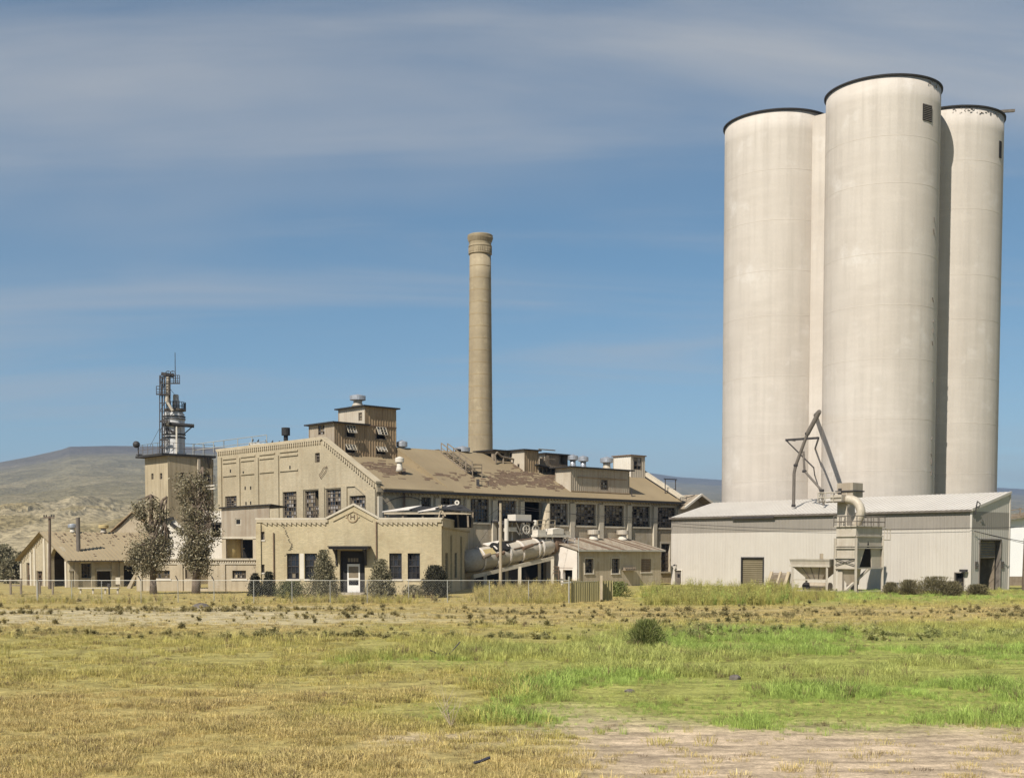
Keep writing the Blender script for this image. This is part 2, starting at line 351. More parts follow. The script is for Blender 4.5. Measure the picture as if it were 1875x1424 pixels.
me.from_pydata(np.stack([GX, GY, GZ], -1).reshape(-1, 3).tolist(), [], fc.tolist())
fx = GX.ravel(); fy = np.maximum(GY.ravel(), 12.0)
g_, gr_, ba_, da_, ro_ = cover(fx, fy)
dirt = np.array([.50, .385, .26]); roadc = np.array([.49, .41, .255]); dry = np.array([.385, .305, .115]); grn = np.array([.29, .295, .08]); drk = np.array([.20, .155, .075])
base = dry + (grn - dry) * gr_[:, None]
mixd = np.where(ro_[:, None] > .3, roadc, dirt)
colr = base + (mixd - base) * ba_[:, None]; colr = colr + (drk - colr) * (.4 * da_)[:, None]
far = smooth(104, 150, fy)[:, None]; colr = colr + (np.array([.33, .26, .12]) - colr) * far
at = me.color_attributes.new('soil', 'FLOAT_COLOR', 'POINT'); at.data.foreach_set('color', np.concatenate([colr, np.ones((len(colr), 1))], 1).ravel())
me.polygons.foreach_set('use_smooth', [True] * len(me.polygons))
gm = bpy.data.materials.new('field_soil'); gm.use_nodes = True; t = gm.node_tree; l = t.links; b = t.nodes['Principled BSDF']; b.inputs['Roughness'].default_value = .95; b.inputs['Specular IOR Level'].default_value = .1
a_ = nd(t, 'ShaderNodeAttribute', attribute_name='soil'); tcn = nd(t, 'ShaderNodeTexCoord')
def gn(s, det=5, sc=(1, 1, 1)):
    mm = nd(t, 'ShaderNodeMapping'); mm.inputs['Scale'].default_value = sc; l.new(tcn.outputs['Object'], mm.inputs[0])
    n = nd(t, 'ShaderNodeTexNoise'); n.inputs['Scale'].default_value = s; n.inputs['Detail'].default_value = det; n.inputs['Roughness'].default_value = .65; l.new(mm.outputs[0], n.inputs[0]); return n.outputs[0]
def gmul(c, f, lo, hi, a=.3, bb=.7):
    r = nd(t, 'ShaderNodeMapRange'); r.inputs[1].default_value = a; r.inputs[2].default_value = bb; r.inputs[3].default_value = lo; r.inputs[4].default_value = hi; l.new(f, r.inputs[0])
    x = nd(t, 'ShaderNodeMix', data_type='RGBA', blend_type='MULTIPLY'); x.inputs[0].default_value = 1; l.new(c, x.inputs[6])
    l.new(r.outputs[0], x.inputs[7]); return x.outputs[2]
c_ = gmul(a_.outputs[0], gn(.9), .72, 1.22); c_ = gmul(c_, gn(9, 4), .7, 1.25); c_ = gmul(c_, gn(2.2, 5, (.35, 1, 1)), .66, 1.16, .36, .6); c_ = gmul(c_, gn(38, 2), .72, 1.2)
l.new(c_, b.inputs['Base Color']); bn = nd(t, 'ShaderNodeBump'); bn.inputs['Strength'].default_value = .7; bn.inputs['Distance'].default_value = .06; l.new(gn(7, 6), bn.inputs['Height']); l.new(bn.outputs[0], b.inputs['Normal'])
me.materials.append(gm); me.update()
ground = bpy.data.objects.new('ground', me); COL.objects.link(ground); ground['kind'] = 'structure'

SKX = [-2400, -900, -350, 0, 60, 118, 132, 200, 300, 430, 520, 620, 760, 900, 1040, 1150, 1185, 1240, 1320, 1420, 1600, 1820, 1875, 2100, 2600, 4300]
SKY_ = [930, 915, 880, 848, 837, 824, 819, 817.5, 818, 821, 828, 838, 848, 856, 860, 863, 866, 874, 879, 883, 888, 893, 896, 905, 915, 930]
az = np.concatenate([np.linspace(-2400, -60, 50), np.linspace(-50, 460, 260), np.linspace(470, 1130, 60), np.linspace(1140, 1340, 60), np.linspace(1350, 1790, 40), np.linspace(1800, 1900, 30), np.linspace(1910, 4300, 50)])
s_ = np.concatenate([np.linspace(0, .42, 90), np.linspace(.425, .9, 70), np.linspace(.905, 1, 28), np.linspace(1.04, 1.8, 8)])
A_, S_ = np.meshgrid(az, s_)
sk = (HY - np.interp(A_, SKX, SKY_)) / F
Rf = np.interp(A_, [-2400, 0, 500, 1100, 1900, 4300], [3200, 3000, 3400, 6200, 6800, 6800])
r_ = 330 * (Rf / 330) ** np.clip(S_, 0, 1) * np.where(S_ > 1, 1 + (S_ - 1) * .3, 1)
tx = (A_ - CX) / F; X_ = r_ * tx; Yw = r_
fr_ = np.interp(S_, [0, .10, .2, .30, .42, .50, .62, .78, .9, .955, .97, 1.0, 1.04, 1.8], [0, .03, .12, .22, .36, .44, .54, .70, .86, .925, .975, 1.0, .98, .3])
rid = 1 - np.abs(2 * vnoise(X_ + 60 * vnoise(X_, Yw, 150, 5), Yw * .55, 72, 21, 5) - 1)
gul = 1 - np.abs(2 * vnoise(X_ + 25 * vnoise(X_, Yw, 60, 6), Yw * .25, 19, 61, 4) - 1)
rid2 = 1 - np.abs(2 * vnoise(X_, Yw, 190, 31, 5) - 1)
bad = smooth(.04, .16, S_) * smooth(.56, .36, S_)
tanE = sk * fr_ * (1 + .10 * (vnoise(X_, Yw, 420, 41) - .5) * smooth(.3, .6, S_) * smooth(1, .93, S_))
lowr = np.interp(A_, [900, 1150], [1, .55])
Zh = CAMZ * smooth(0, .1, S_) + r_ * tanE + bad * lowr * ((rid - .55) * 17 + (rid2 - .5) * 16 + (gul - .5) * 9) * (r_ / 900) ** .6
Zh = Zh + smooth(.42, .6, S_) * smooth(.97, .86, S_) * 22 * (rid2 - .5) - 4 * smooth(.05, 0, S_)
na, ns = len(az), len(s_)
me = bpy.data.meshes.new('mesa'); idx = np.arange(na * ns).reshape(ns, na)
fc = np.stack([idx[:-1, :-1], idx[:-1, 1:], idx[1:, 1:], idx[1:, :-1]], -1).reshape(-1, 4)
me.from_pydata(np.stack([X_, Yw, Zh], -1).reshape(-1, 3).tolist(), [], fc.tolist())
tan1 = np.array([.255, .205, .11]); pale = np.array([.32, .265, .165]); scrub = np.array([.175, .15, .09]); cap = np.array([.10, .085, .075])
nzz = vnoise(X_, Yw, 260, 51); nf = vnoise(X_, Yw * .5, 60, 52, 3)
up = smooth(.40, .52, S_ + .16 * (nzz - .5))
ch = tan1 + (pale - tan1) * smooth(.5, .62, nf)[..., None]
ch = ch + (scrub * (.8 + .45 * nf[..., None]) - ch) * up[..., None]
ch = ch + (pale * .85 - ch) * (smooth(.62, .70, vnoise(X_ * .6, Yw * 1.2, 55, 53, 4)) * up * .5)[..., None]
ch = ch + (cap - ch) * (.8 * smooth(.93, .965, S_) * np.interp(A_, [0, 110, 135, 430, 1100], [.7, .8, 1, 1, .8]))[..., None]
at = me.color_attributes.new('soil', 'FLOAT_COLOR', 'POINT'); at.data.foreach_set('color', np.concatenate([ch.reshape(-1, 3), np.ones((na * ns, 1))], 1).ravel())
hm = bpy.data.materials.new('badland_soil'); hm.use_nodes = True; t = hm.node_tree; l = t.links; b = t.nodes['Principled BSDF']; b.inputs['Roughness'].default_value = 1; b.inputs['Specular IOR Level'].default_value = 0
a_ = nd(t, 'ShaderNodeAttribute', attribute_name='soil'); tcn = nd(t, 'ShaderNodeTexCoord')
c_ = gmul(a_.outputs[0], gn(.02), .8, 1.2); c_ = gmul(c_, gn(.11, 6), .72, 1.25); c_ = gmul(c_, gn(.33, 3), .62, 1.1, .38, .52)
l.new(c_, b.inputs['Base Color']); bn = nd(t, 'ShaderNodeBump'); bn.inputs['Strength'].default_value = .6; bn.inputs['Distance'].default_value = 6; l.new(gn(.05, 6), bn.inputs['Height']); l.new(bn.outputs[0], b.inputs['Normal'])
me.materials.append(hm); me.update(); mesa = bpy.data.objects.new('mesa', me); COL.objects.link(mesa); mesa['kind'] = 'structure'
# haze over the valley
hz = MB(); hz.box8([(-14500, -9500, -6), (14500, -9500, -6), (14500, 11500, -6), (-14500, 11500, -6), (-14500, -9500, 420), (14500, -9500, 420), (14500, 11500, 420), (-14500, 11500, 420)])
vm = bpy.data.materials.new('valley_haze'); vm.use_nodes = True; t = vm.node_tree; t.nodes.remove(t.nodes['Principled BSDF']); pv = nd(t, 'ShaderNodeVolumePrincipled')
pv.inputs['Color'].default_value = (.42, .62, .92, 1); pv.inputs['Density'].default_value = 1.45e-4; pv.inputs['Anisotropy'].default_value = .2
t.links.new(pv.outputs[0], t.nodes['Material Output'].inputs['Volume'])
haze = hz.build('haze', vm); haze['kind'] = 'stuff'

# ------------------------------------------------------------------ building pieces
def window(fr, rc, parent, cols, rows, pal=.35, miss=.15, rec=.16, mat=None, bar=.05, sash=False, frame=.08, off=0.0, mix=(0, 1, 2), seed=None):
    u0, u1, z0, z1 = rc; rd = random.Random(seed if seed is not None else round(u0 * 91 + z0 * 13))
    f = MB(); o = off - rec
    f.box(fr, u0, u0 + frame, z0, z1, o, o - .08).box(fr, u1 - frame, u1, z0, z1, o, o - .08).box(fr, u0 + frame, u1 - frame, z1 - frame, z1, o, o - .08).box(fr, u0 + frame, u1 - frame, z0, z0 + frame, o, o - .08)
    cw, rh = (u1 - u0) / cols, (z1 - z0) / rows
    for k in range(1, cols): f.box(fr, u0 + k * cw - bar / 2, u0 + k * cw + bar / 2, z0 + frame, z1 - frame, o - .01, o - .05)
    for k in range(1, rows): f.box(fr, u0 + frame, u1 - frame, z0 + k * rh - bar / 2, z0 + k * rh + bar / 2, o - .005, o - .055)
    if sash: f.box(fr, u0 + frame, u1 - frame, (z0 + z1) / 2 - .05, (z0 + z1) / 2 + .05, o + .02, o - .03)
    w = f.build('window', mat or M['frame'], parent)
    p = MB()
    for i in range(cols):
        for j in range(rows):
            q = rd.random()
            if q < miss: continue
            m = 0 if q > miss + pal else (1 if rd.random() < .62 else 2)
            a, b_, c, d = u0 + i * cw + .01, u0 + (i + 1) * cw - .01, z0 + j * rh + .01, z0 + (j + 1) * rh - .01; t1 = rd.uniform(-.012, .012); t2 = rd.uniform(-.012, .012)
            p.poly([fr.pt(a, c, o - .06 + t1), fr.pt(b_, c, o - .06 + t2), fr.pt(b_, d, o - .06 - t1), fr.pt(a, d, o - .06 - t2)], m)
    if p.f: p.build('panes', [M['glass'], M['pale'], M['pale2']], w, kind='stuff')
    return w
def vent(name, c, zb, prof, label, mats=('galv',), n=20, group='round roof ventilators', baseprof=None):
    t = thing(name, (c[0], c[1], zb), label, 'ventilator', group)
    MB().lathe((c[0], c[1], zb), prof['neck'], n).build('neck', M[mats[-1]], t, True)
    cp = MB().lathe((c[0], c[1], zb), prof['cap'], n).build('cap', M[mats[0]], t)
    return t
def edges_smooth(o, ang=35):
    o.data.polygons.foreach_set('use_smooth', [True] * len(o.data.polygons)); o.data.set_sharp_from_angle(angle=R(ang))

# ------------------------------------------------------------------ main factory building
M0 = at_depth(690, HY, 108.0); M0.z = 0
GW = Fr(M0, E1)            # gable wall, u runs 0 (near corner) to negative (far left)
LW = Fr(M0, E2)            # long wall, u runs away to the right
EZ = 8.8
RX, RZ = -GW.at(592, 812)[0], GW.at(592, 812)[1]          # ridge: distance in from long wall, height
LEFT = GW.U(400); LEN = LW.U(1246, 0, 930)
PZ = RZ + .02; SL = (RZ - EZ) / RX
def roofz(a): return EZ + SL * min(a, RX)
def roof_hit(px, py, lift=0):
    d = ray(px, py); nrm = V((0, 0, 1)) + E1 * SL; p0 = M0 + V((0, 0, EZ + lift)); q = CAM + d * ((p0 - CAM).dot(nrm) / d.dot(nrm))
    return -(q - M0).dot(E1), (q - M0).dot(E2), q.z
def AB(a, b, z): return M0 - E1 * a + E2 * b + V((0, 0, z))
main = thing('factory_building', M0 + (E2 * LEN / 2), 'long tan brick factory with broken steel windows and a brown sloping roof', 'factory')
gwin = {k: GW.rect(*v) for k, v in dict(a=(517.6, 543, 900, 949.5), b=(558, 584.5, 898, 948.5), c=(597, 625.5, 895.6, 946), d=(640, 670, 907, 942), e=(412, 434, 908, 929), f=(576.6, 585.5, 829, 846.5)).items()}
out = [(LEFT, 0), (0, 0), (0, EZ + .35), (-RX + .15, RZ + .45), (-RX - .3, RZ + .45), (LEFT, RZ + .45)]
MB().wall(GW, out, list(gwin.values()), .4).build('gable_wall', M['brick'], main)
cp = MB()
cp.box(GW, LEFT - .1, -RX - .2, RZ + .45, RZ + .62, .14, -.5)
a0, a1 = GW.pt(-RX - .2, RZ + .45), GW.pt(.1, EZ + .35)
cp.prism([GW.pt(-RX - .2, RZ + .455, .14), GW.pt(-RX - .2, RZ + .625, .14), GW.pt(.1, EZ + .54, .14), GW.pt(.1, EZ + .36, .14)], GW.n * -.64)
cp.build('coping', M['cornice'], main)
dn = MB(); u = LEFT + .2                               # corbel teeth under the coping
while u < -RX - .3: dn.box(GW, u, u + .17, RZ + .02, RZ + .32, .12, 0); u += .36
dn.box(GW, LEFT, -RX - .2, RZ + .33, RZ + .449, .13, 0)
k = 0.0
while k < 1:
    uu = -RX + .2 + k * (RX - .25); zc = RZ + .1 + (EZ - RZ) * k
    dn.box(GW, uu - .09, uu + .09, zc - .22, zc + .12, .12, 0); k += .042
dn.build('corbel_teeth', M['cornice'], main, kind='stuff')
for (x0, x1, yt, yb) in ((401, 407.5, 838, 985), (435.5, 441, 838, 985), (468.5, 475, 838, 985), (504.5, 512, 834, 985), (547, 557.5, 896, 985), (586, 596, 892, 985), (627, 637, 890, 985), (672, 689, 896, 985)):
    r = GW.rect(x0, x1, yt, yb); MB().box(GW, r[0], r[1], r[2], min(r[3], RZ - .05), .14, -.1).build('pilaster', M['brick'], main)
for (x0, x1, yt, yb) in ((408.5, 435, 845, 871.5), (441.5, 468, 841, 868.5), (475.5, 504, 837, 865), (513, 546, 832, 862)):   # blind panels
    r = GW.rect(x0, x1, yt, yb); q = MB()
    for zq in (r[3] - .14, r[2], r[3] + .25): MB().box(GW, r[0], r[1], zq, zq + .13, .1, 0).build('panel_moulding', M['brick'], main)
for (x0, x1, yt) in ((557, 585.5, 893), (596, 626.5, 890.5)):
    r = GW.rect(x0, x1, yt, yt + 3); MB().box(GW, r[0], r[1], r[2], r[3], .08, 0).build('lintel_band', M['brick'], main)
q = MB(); q.bar(GW.pt(GW.U(632, 0, 890), GW.at(632, 890)[1], .05), GW.pt(GW.U(651, 0, 890), GW.at(651, 889)[1], .05), .12); q.bar(GW.pt(*GW.at(651, 889), .05), GW.pt(*GW.at(672, 907), .05), .12); q.build('lintel_band', M['brick'], main)
window(GW, gwin['a'], main, 6, 7, .5, .12); window(GW, (gwin['b'][0], gwin['b'][0] + (gwin['b'][1] - gwin['b'][0]) * .62, gwin['b'][2], gwin['b'][3]), main, 4, 7, .6, .1)
b = gwin['b']; window(GW, (b[0] + (b[1] - b[0]) * .62, b[1], b[2], b[2] + (b[3] - b[2]) * .45), main, 3, 3, .7, .1)
window(GW, gwin['c'], main, 6, 7, .55, .12); window(GW, gwin['d'], main, 6, 5, .4, .15); window(GW, gwin['e'], main, 5, 5, .25, .2); window(GW, gwin['f'], main, 2, 3, .4, .4)
pg = MB()                                              # putlog holes in the brick
for (x, y) in ((449, 893.5), (459, 893), (467.5, 893), (450.5, 921.5), (459, 920.5), (467.5, 920), (422, 862), (445.5, 865.5), (531, 855.5)):
    u, z = GW.at(x, y); pg.box(GW, u - .11, u + .11, z - .16, z + .16, .012, -.02)
pg.build('putlog_holes', M['black'], main, kind='stuff')
pts = [GW.pt(*GW.at(x, y), .1) for x, y in ((588.5, 875), (586, 869), (590, 864), (594, 856), (600, 853.5), (598, 862), (592, 870), (588.5, 875))]
MB().path(pts, .028, 5).build('cable_loop', M['rust'], main)
# long wall
lw = [(861, 895, 912.7, 956), (911, 945, 915.7, 956), (960, 992, 918.5, 964), (1007, 1039, 921, 961), (1054, 1090.5, 922.5, 962), (1106, 1142, 925, 963.6), (1157, 1190, 926.7, 964.3), (1204, 1237, 928.6, 966), (771, 789, 910, 930), (807, 844, 911, 953), (1210, 1226, 995, 1046)]
lh = [LW.rect(*r) for r in lw]
MB().wall(LW, [(0, 0), (LEN, 0), (LEN, EZ), (0, EZ)], lh, .4).build('side_wall', M['plaster'], main)
for k, r in enumerate(lh):
    if k == 2: continue
    big = r[1] - r[0] > 1.3
    window(LW, r, main, 6 if big else 4, 7 if big else 5, (.28, .34, 0, .35, .4, .34, .3, .22, .1, .1, .3)[k], (.06, .1, 0, .2, .2, .22, .2, .18, .6, .45, .2)[k])
    MB().box(LW, r[0] - .12, r[1] + .12, r[2] - .16, r[2], .12, -.05).build('window_sill', M['trim'], main)
    q = MB().box(LW, r[0] - .2, r[0], r[2], r[3] + .22, .05, 0).box(LW, r[1], r[1] + .2, r[2], r[3] + .22, .05, 0).box(LW, r[0], r[1], r[3], r[3] + .22, .05, 0); q.build('window_surround', M['trim'], main)
for (x0, x1) in ((691, 698), (795, 803), (849, 856), (900, 907.5), (951, 958), (1042, 1050), (1095, 1103), (1147, 1154), (1195, 1201), (1239, 1245)):
    a, b2 = LW.U(x0, 0, 935), LW.U(x1, 0, 935); MB().box(LW, a, b2, 0, EZ - .75, .2, -.1).build('pilaster', M['trim'], main)
q = MB(); a = LW.U(999, .2, 935); q.lathe(LW.pt(a, 0, .2), [(.42, 0), (.42, EZ - .85)], 20); q.build('round_column', M['plaster'], main, True)
dn = MB(); u = .4
while u < LEN - .3:
    dn.prism([LW.pt(u, EZ - .38, .1), LW.pt(u + .26, EZ - .38, .1), LW.pt(u + .13, EZ - .62, .1)][::-1], LW.n * -.12); u += .42
dn.box(LW, 0, LEN, EZ - .38, EZ - .02, .12, 0); dn.build('corbel_teeth', M['cornice'], main, kind='stuff')
# roof: a lean slope up to the ridge, a flat deck behind it
e = .55
BM = Fr(AB(.55, 0, 0), E2).U(1018, 0, 870)                 # beyond this bay the slope stops lower, at a flat deck
RX2 = (Fr(AB(.55, 0, 0), E2).at(1060, 857.5)[1] - EZ) / SL; RZ2 = EZ + SL * RX2
aP = 4.0                                            # the rooftop house: its face is where the photo's corner stands just behind the parapet
while pix(*AB(aP, 1.0, 0).xy, 9.0)[0] > 612: aP += .02
FP0 = Fr(AB(aP, 0, 0), E2); BH = FP0.U(727, 0, 800); SL0 = (FP0.at(700, 838)[1] - .14 - EZ) / aP
def roofz2(a, b): return EZ + (SL0 if b < BH else SL) * min(a, RX)
MB().prism([AB(-.55, BH, EZ - .55 * SL), AB(RX, BH, RZ), AB(RX, BH, EZ + SL0 * RX)], E2 * .06).build('roof_cheek', M['roof'], main)
for (b0_, b1_, xx) in ((.42, BH, RX), (BH + .01, BM, RX), (BM, LEN - .42, RX2)):
    SLk = SL0 if b1_ == BH else SL; zx = EZ + SLk * xx
    MB().prism([AB(-e, b0_, EZ - SLk * e + .02), AB(-e, b1_, EZ - SLk * e + .02), AB(xx, b1_, zx + .02), AB(xx, b0_, zx + .02)], (0, 0, .14)).build('roof_slope', M['roof'], main)
    MB().prism([AB(xx + .02, b0_, zx), AB(xx + .02, b1_, zx), AB(-LEFT, b1_, zx - .3), AB(-LEFT, b0_, zx - .3)], (0, 0, .14)).build('roof_deck', M['roof'], main)
MB().wall(Fr(AB(0, BM, 0), -E1), [(RX2 - .3, RZ2 - .5), (-LEFT, RZ2 - .5), (-LEFT, RZ - .3), (RX, RZ), (RX2 - .3, RZ2 - .16)], [], .3, off=0).build('step_wall', M['boards'], main)
MB().bar(AB(-e - .09, .3, EZ - SL * e), AB(-e - .09, LEN - .3, EZ - SL * e), .16, .22).build('gutter', M['tar'], main)
bk = MB(); far = Fr(AB(-LEFT, 0, 0), -E2); bk.box(far, -LEN, -.41, 0, RZ - .35, 0, -.3)
endf = Fr(AB(0, LEN, 0), -E1); bk.wall(endf, [(0, 0), (-LEFT, 0), (-LEFT, RZ2 + .3), (RX2, RZ2 + .3), (0, EZ + .2)], [], .4)
bk.build('rear_wall', M['brick'], main)
cp = MB(); cp.prism([AB(-.5, LEN - .5, EZ + .05), AB(-.5, LEN - .5, EZ + .42), AB(RX2, LEN - .5, RZ2 + .75), AB(RX2, LEN - .5, RZ2 + .35)], E2 * .6); cp.build('end_parapet', M['trim'], main)
dn = MB()
for k in range(26):
    a = .2 + k * (RX2 - .4) / 26; z = EZ + .2 + SL * a
    dn.box(Fr(AB(0, LEN - .5, 0), -E1), a, a + .14, z - .12, z + .14, .1 * 0 - .0, .11)
dn.build('corbel_teeth', M['tar'], main, kind='stuff')
pt_ = MB()                                             # torn roofing: lifted flaps and bare board patches
rd = random.Random(3)
for (x0, x1, y0, y1, n) in ((888, 1000, 872, 892, 260), (905, 975, 862, 874, 120), (1000, 1030, 885, 898, 40), (692, 735, 838, 862, 130), (930, 1000, 838, 862, 60), (770, 860, 862, 880, 40), (985, 1012, 868, 884, 60), (845, 905, 866, 900, 30), (640, 700, 830, 850, 60)):
    for _ in range(int(n * .75)):
        px, py = rd.uniform(x0, x1), rd.gauss((y0 + y1) / 2 + ((x0 + x1) / 2 - 0) * 0, (y1 - y0) / 4)
        a, b2, z = roof_hit(px, py, .16)
        if not (.1 < a < RX - .2 and .8 < b2 < LEN - 1): continue
        lw_, hh = rd.uniform(.15, 1.0), rd.uniform(.025, .085)
        P = [AB(a - hh, b2, 0), AB(a - hh, b2 + lw_, 0), AB(a + hh, b2 + lw_, 0), AB(a + hh, b2, 0)]
        lf = rd.uniform(.0, .07); zz_ = [roofz2(a - hh, b2) + .165, roofz2(a - hh, b2) + .17, roofz2(a + hh, b2) + .17 + lf, roofz2(a + hh, b2) + .165 + lf]
        pt_.prism([V((p.x, p.y, q)) for p, q in zip(P, zz_)], (0, 0, .015))
pt_.build('torn_roofing', M['roofpatch'], main, kind='stuff')
MB().bar(LW.pt(LW.U(742, .3, 905), LW.at(742, 903)[1], .18), LW.pt(LW.U(742, .3, 905), LW.at(742, 929)[1], .18), .16).build('downpipe', M['rust'], main)
MB().tube(LW.pt(LW.U(854, .3, 925), EZ - .4, .3), LW.pt(LW.U(854, .3, 925), 5.2, .3), .05).build('downpipe', M['trim'], main)
# penthouses standing on the main roof
def cabin(corner, pxr, pxl, pyt, ml, mr, wr=(), wl=(), over=.3, roofm='tar', a_b=None, zdrop=1.8, name='penthouse', dz=(0, 0), back=True, pitch=.3, label=None):
    if a_b: a0, b0 = a_b
    else: a0, b0, _ = roof_hit(*corner)
    FR = Fr(AB(a0, b0, 0), E2); FL = Fr(AB(a0, b0, 0), E1)
    bl = FR.U(pxr, 0, pyt + 10); al = -FL.U(pxl, 0, pyt + 10); zt = FR.at(corner[0], pyt)[1]; zb = roofz(a0) - zdrop
    mb = MB()
    hr = [FR.rect(*q) for q in wr]; hl = [FL.rect(*q) for q in wl]
    mb.corr(FR, 0, bl, zb, lambda u: zt + dz[1] * u, hr, pitch, .03, 0, 1, .7); mb.corr(FL, -al, 0, zb, lambda u: zt - dz[0] * u, hl, pitch, .03, 0, 0, .7)
    zr, zl = zt + dz[1] * bl, zt + dz[0] * al
    bk1 = AB(a0, b0 + bl, 0); bk2 = AB(a0 + al, b0 + bl, 0); bk3 = AB(a0 + al, b0, 0)
    Z = lambda p, z: V((p.x, p.y, z))
    if back:
        mb.poly([Z(bk1, zb), Z(bk2, zb), Z(bk2, zr + zl - zt), Z(bk1, zr)], 1); mb.poly([Z(bk2, zb), Z(bk3, zb), Z(bk3, zl), Z(bk2, zr + zl - zt)], 0)
    o = mb.build(name, [M[ml], M[mr]], main)
    if label: o['label'] = label
    q = over
    P = [AB(a0 - q, b0 - q, zt - dz[1] * q - dz[0] * q), AB(a0 - q, b0 + bl + q, zr + dz[1] * q - dz[0] * q), AB(a0 + al + q, b0 + bl + q, zr + zl - zt + dz[1] * q + dz[0] * q), AB(a0 + al + q, b0 - q, zl - dz[1] * q + dz[0] * q)]
    MB().prism(P, (0, 0, .12)).build('penthouse_roof', M[roofm], o)
    for fr, u in ((FR, 0), (FR, bl - .09), (FL, -al)): MB().box(fr, u, u + .09, zb, zt - .03, .045, .032).build('corner_board', M[mr], o)
    return o, FR, FL, hr, hl, zt
def hopper(fr, rc, parent, tilt=.35):                  # top-hung window pushed open
    u0, u1, z0, z1 = rc; f = MB()
    for a, b2 in ((u0 - .06, u0 + .04), (u1 - .04, u1 + .06)): f.box(fr, a, b2, z0 - .06, z1 + .06, .05, -.06)
    f.box(fr, u0 + .04, u1 - .04, z1 - .04, z1 + .06, .05, -.06).box(fr, u0 + .04, u1 - .04, z0 - .06, z0 + .04, .05, -.06)
    o = f.build('window', M['wood'], parent)
    s = MB(); zm = z0 + (z1 - z0) * .38; n = 3
    for k in range(n + 1):
        u = u0 + .05 + (u1 - u0 - .1) * k / n; s.bar(fr.pt(u, z1, .06), fr.pt(u, zm, .06 + tilt), .05)
    for k in range(4):
        tt = k / 3; s.bar(fr.pt(u0 + .05, z1 + (zm - z1) * tt, .06 + tilt * tt), fr.pt(u1 - .05, z1 + (zm - z1) * tt, .06 + tilt * tt), .045)
    s.build('open_sash', M['trim'], o)
    g = MB()
    for i in range(n):
        for j in range(3):
            if random.random() < .35: continue
            ua, ub = u0 + .05 + (u1 - u0 - .1) * i / n, u0 + .05 + (u1 - u0 - .1) * (i + 1) / n; ta, tb = j / 3, (j + 1) / 3
            g.poly([fr.pt(ua, z1 + (zm - z1) * tb, .06 + tilt * tb), fr.pt(ub, z1 + (zm - z1) * tb, .06 + tilt * tb), fr.pt(ub, z1 + (zm - z1) * ta, .06 + tilt * ta), fr.pt(ua, z1 + (zm - z1) * ta, .06 + tilt * ta)], 0 if random.random() < .5 else 1)
    if g.f: g.build('panes', [M['glass'], M['pale2']], o, kind='stuff')
# the tall two-step boiling house head: both blocks share one right-hand face
bP = 1.6
cxy = AB(aP, bP, 0); FRt = Fr(cxy, E2)
def corner_b(px, py): return bP + FRt.U(px, 0, py)
A_ = cabin((612, 822), 669, 566, 774, 'tin', 'boards', [(633, 650, 779, 800.5), (632, 650, 814, 829.5)], [(582, 595, 778, 796)], .35, a_b=(aP, bP + FRt.U(612, 0, 800)), label='lower block of the board-clad rooftop house')
for r in A_[3]: hopper(A_[1], r, A_[0])
window(A_[2], A_[4][0], A_[0], 3, 3, .6, .2, .02)
B_ = cabin((668, 835), 725, 620, 744, 'tinlight', 'boards', [(688, 706, 782, 804.5), (688, 706, 818, 832)], [(657, 663, 755, 770)], .3, a_b=(aP, bP + FRt.U(668, 0, 800)), label='upper block of the board-clad rooftop house')
for r in B_[3]: hopper(B_[1], r, B_[0])
window(B_[2], B_[4][0], B_[0], 1, 2, .8, 0, .02)
MB().box(B_[1], -.02, B_[1].U(725, 0, 780) + .03, B_[1].at(700, 782)[1], B_[1].at(700, 780)[1], .07, .02).build('joint_strip', M['rust'], B_[0])
tu, tz = 0, 0
c = B_[1].pt(B_[1].U(668, 0, 744) + .6, 0, -1.6)
# ventilators
def prof(w, h, neckw, neckh, cone=.35): 
    return dict(neck=[(neckw * 1.45, 0), (neckw * 1.15, neckh * .35), (neckw, neckh * .6), (neckw, neckh)], cap=[(w * .55, neckh - .02), (w, neckh + h * .12), (w, neckh + h), (w * .96, neckh + h + .03), (.08, neckh + h + cone), (.02, neckh + h + cone + .02)])
def roof_vent(px, a, ycap0, ycap1, ybase, wpx, label, mats=('galv', 'duct'), neckf=.55):
    fr = Fr(AB(a, 0, 0), E2); u, zt = fr.at(px, ycap0); zc = fr.at(px, ycap1)[1]; zb = fr.at(px, ybase)[1]; p = fr.pt(u, 0)
    s = F / p.y; w_ = wpx / 2 / s; h = zt - zc
    return vent('roof_ventilator', p, zb, prof(w_, h * .72, w_ * neckf, zc - zb, h * .3), label, mats)
roof_vent(655, aP + 2.6, 722, 733.5, 744, 29, 'broad galvanised ventilator on top of the tall board-clad rooftop house')
roof_vent(736, RX, 806, 818.5, 836, 20, 'ventilator on the ridge tight against the tall board-clad rooftop house', ('galv', 'galv'))
a3, b3, _ = roof_hit(731, 862); roof_vent(731.5, a3, 836, 847, 863, 16, 'small white ventilator with flared skirt low on the roof slope', ('white', 'white'), .62)
roof_vent(847, RX + .4, 816.5, 828, 850, 27, 'galvanised ventilator with a dark flue beside the rooftop stairs', ('galv', 'duct'), .6)
roof_vent(1049, RX2 + 1.5, 832, 842.5, 862, 19, 'ventilator behind the big dormer, its left one of a close pair', ('galv', 'galv'))
roof_vent(1068, RX2 + 3, 834, 845, 862, 19, 'ventilator behind the big dormer, its right one of a close pair', ('galv', 'galv'))
roof_vent(1111, RX2 + .5, 836, 847.5, 862, 24, 'squat galvanised ventilator next to the narrow white penthouse', ('galv', 'tinlight'))
fr = Fr(AB(RX + .2, 0, 0), E2); u, z = fr.at(838.5, 848); u2, z2 = fr.at(838.5, 822)
tag(MB().box(fr, u - .22, u + .22, z, z2, .25, -.2).build('flue', M['tar']), 'square black flue against the ventilator by the rooftop stairs', 'flue')
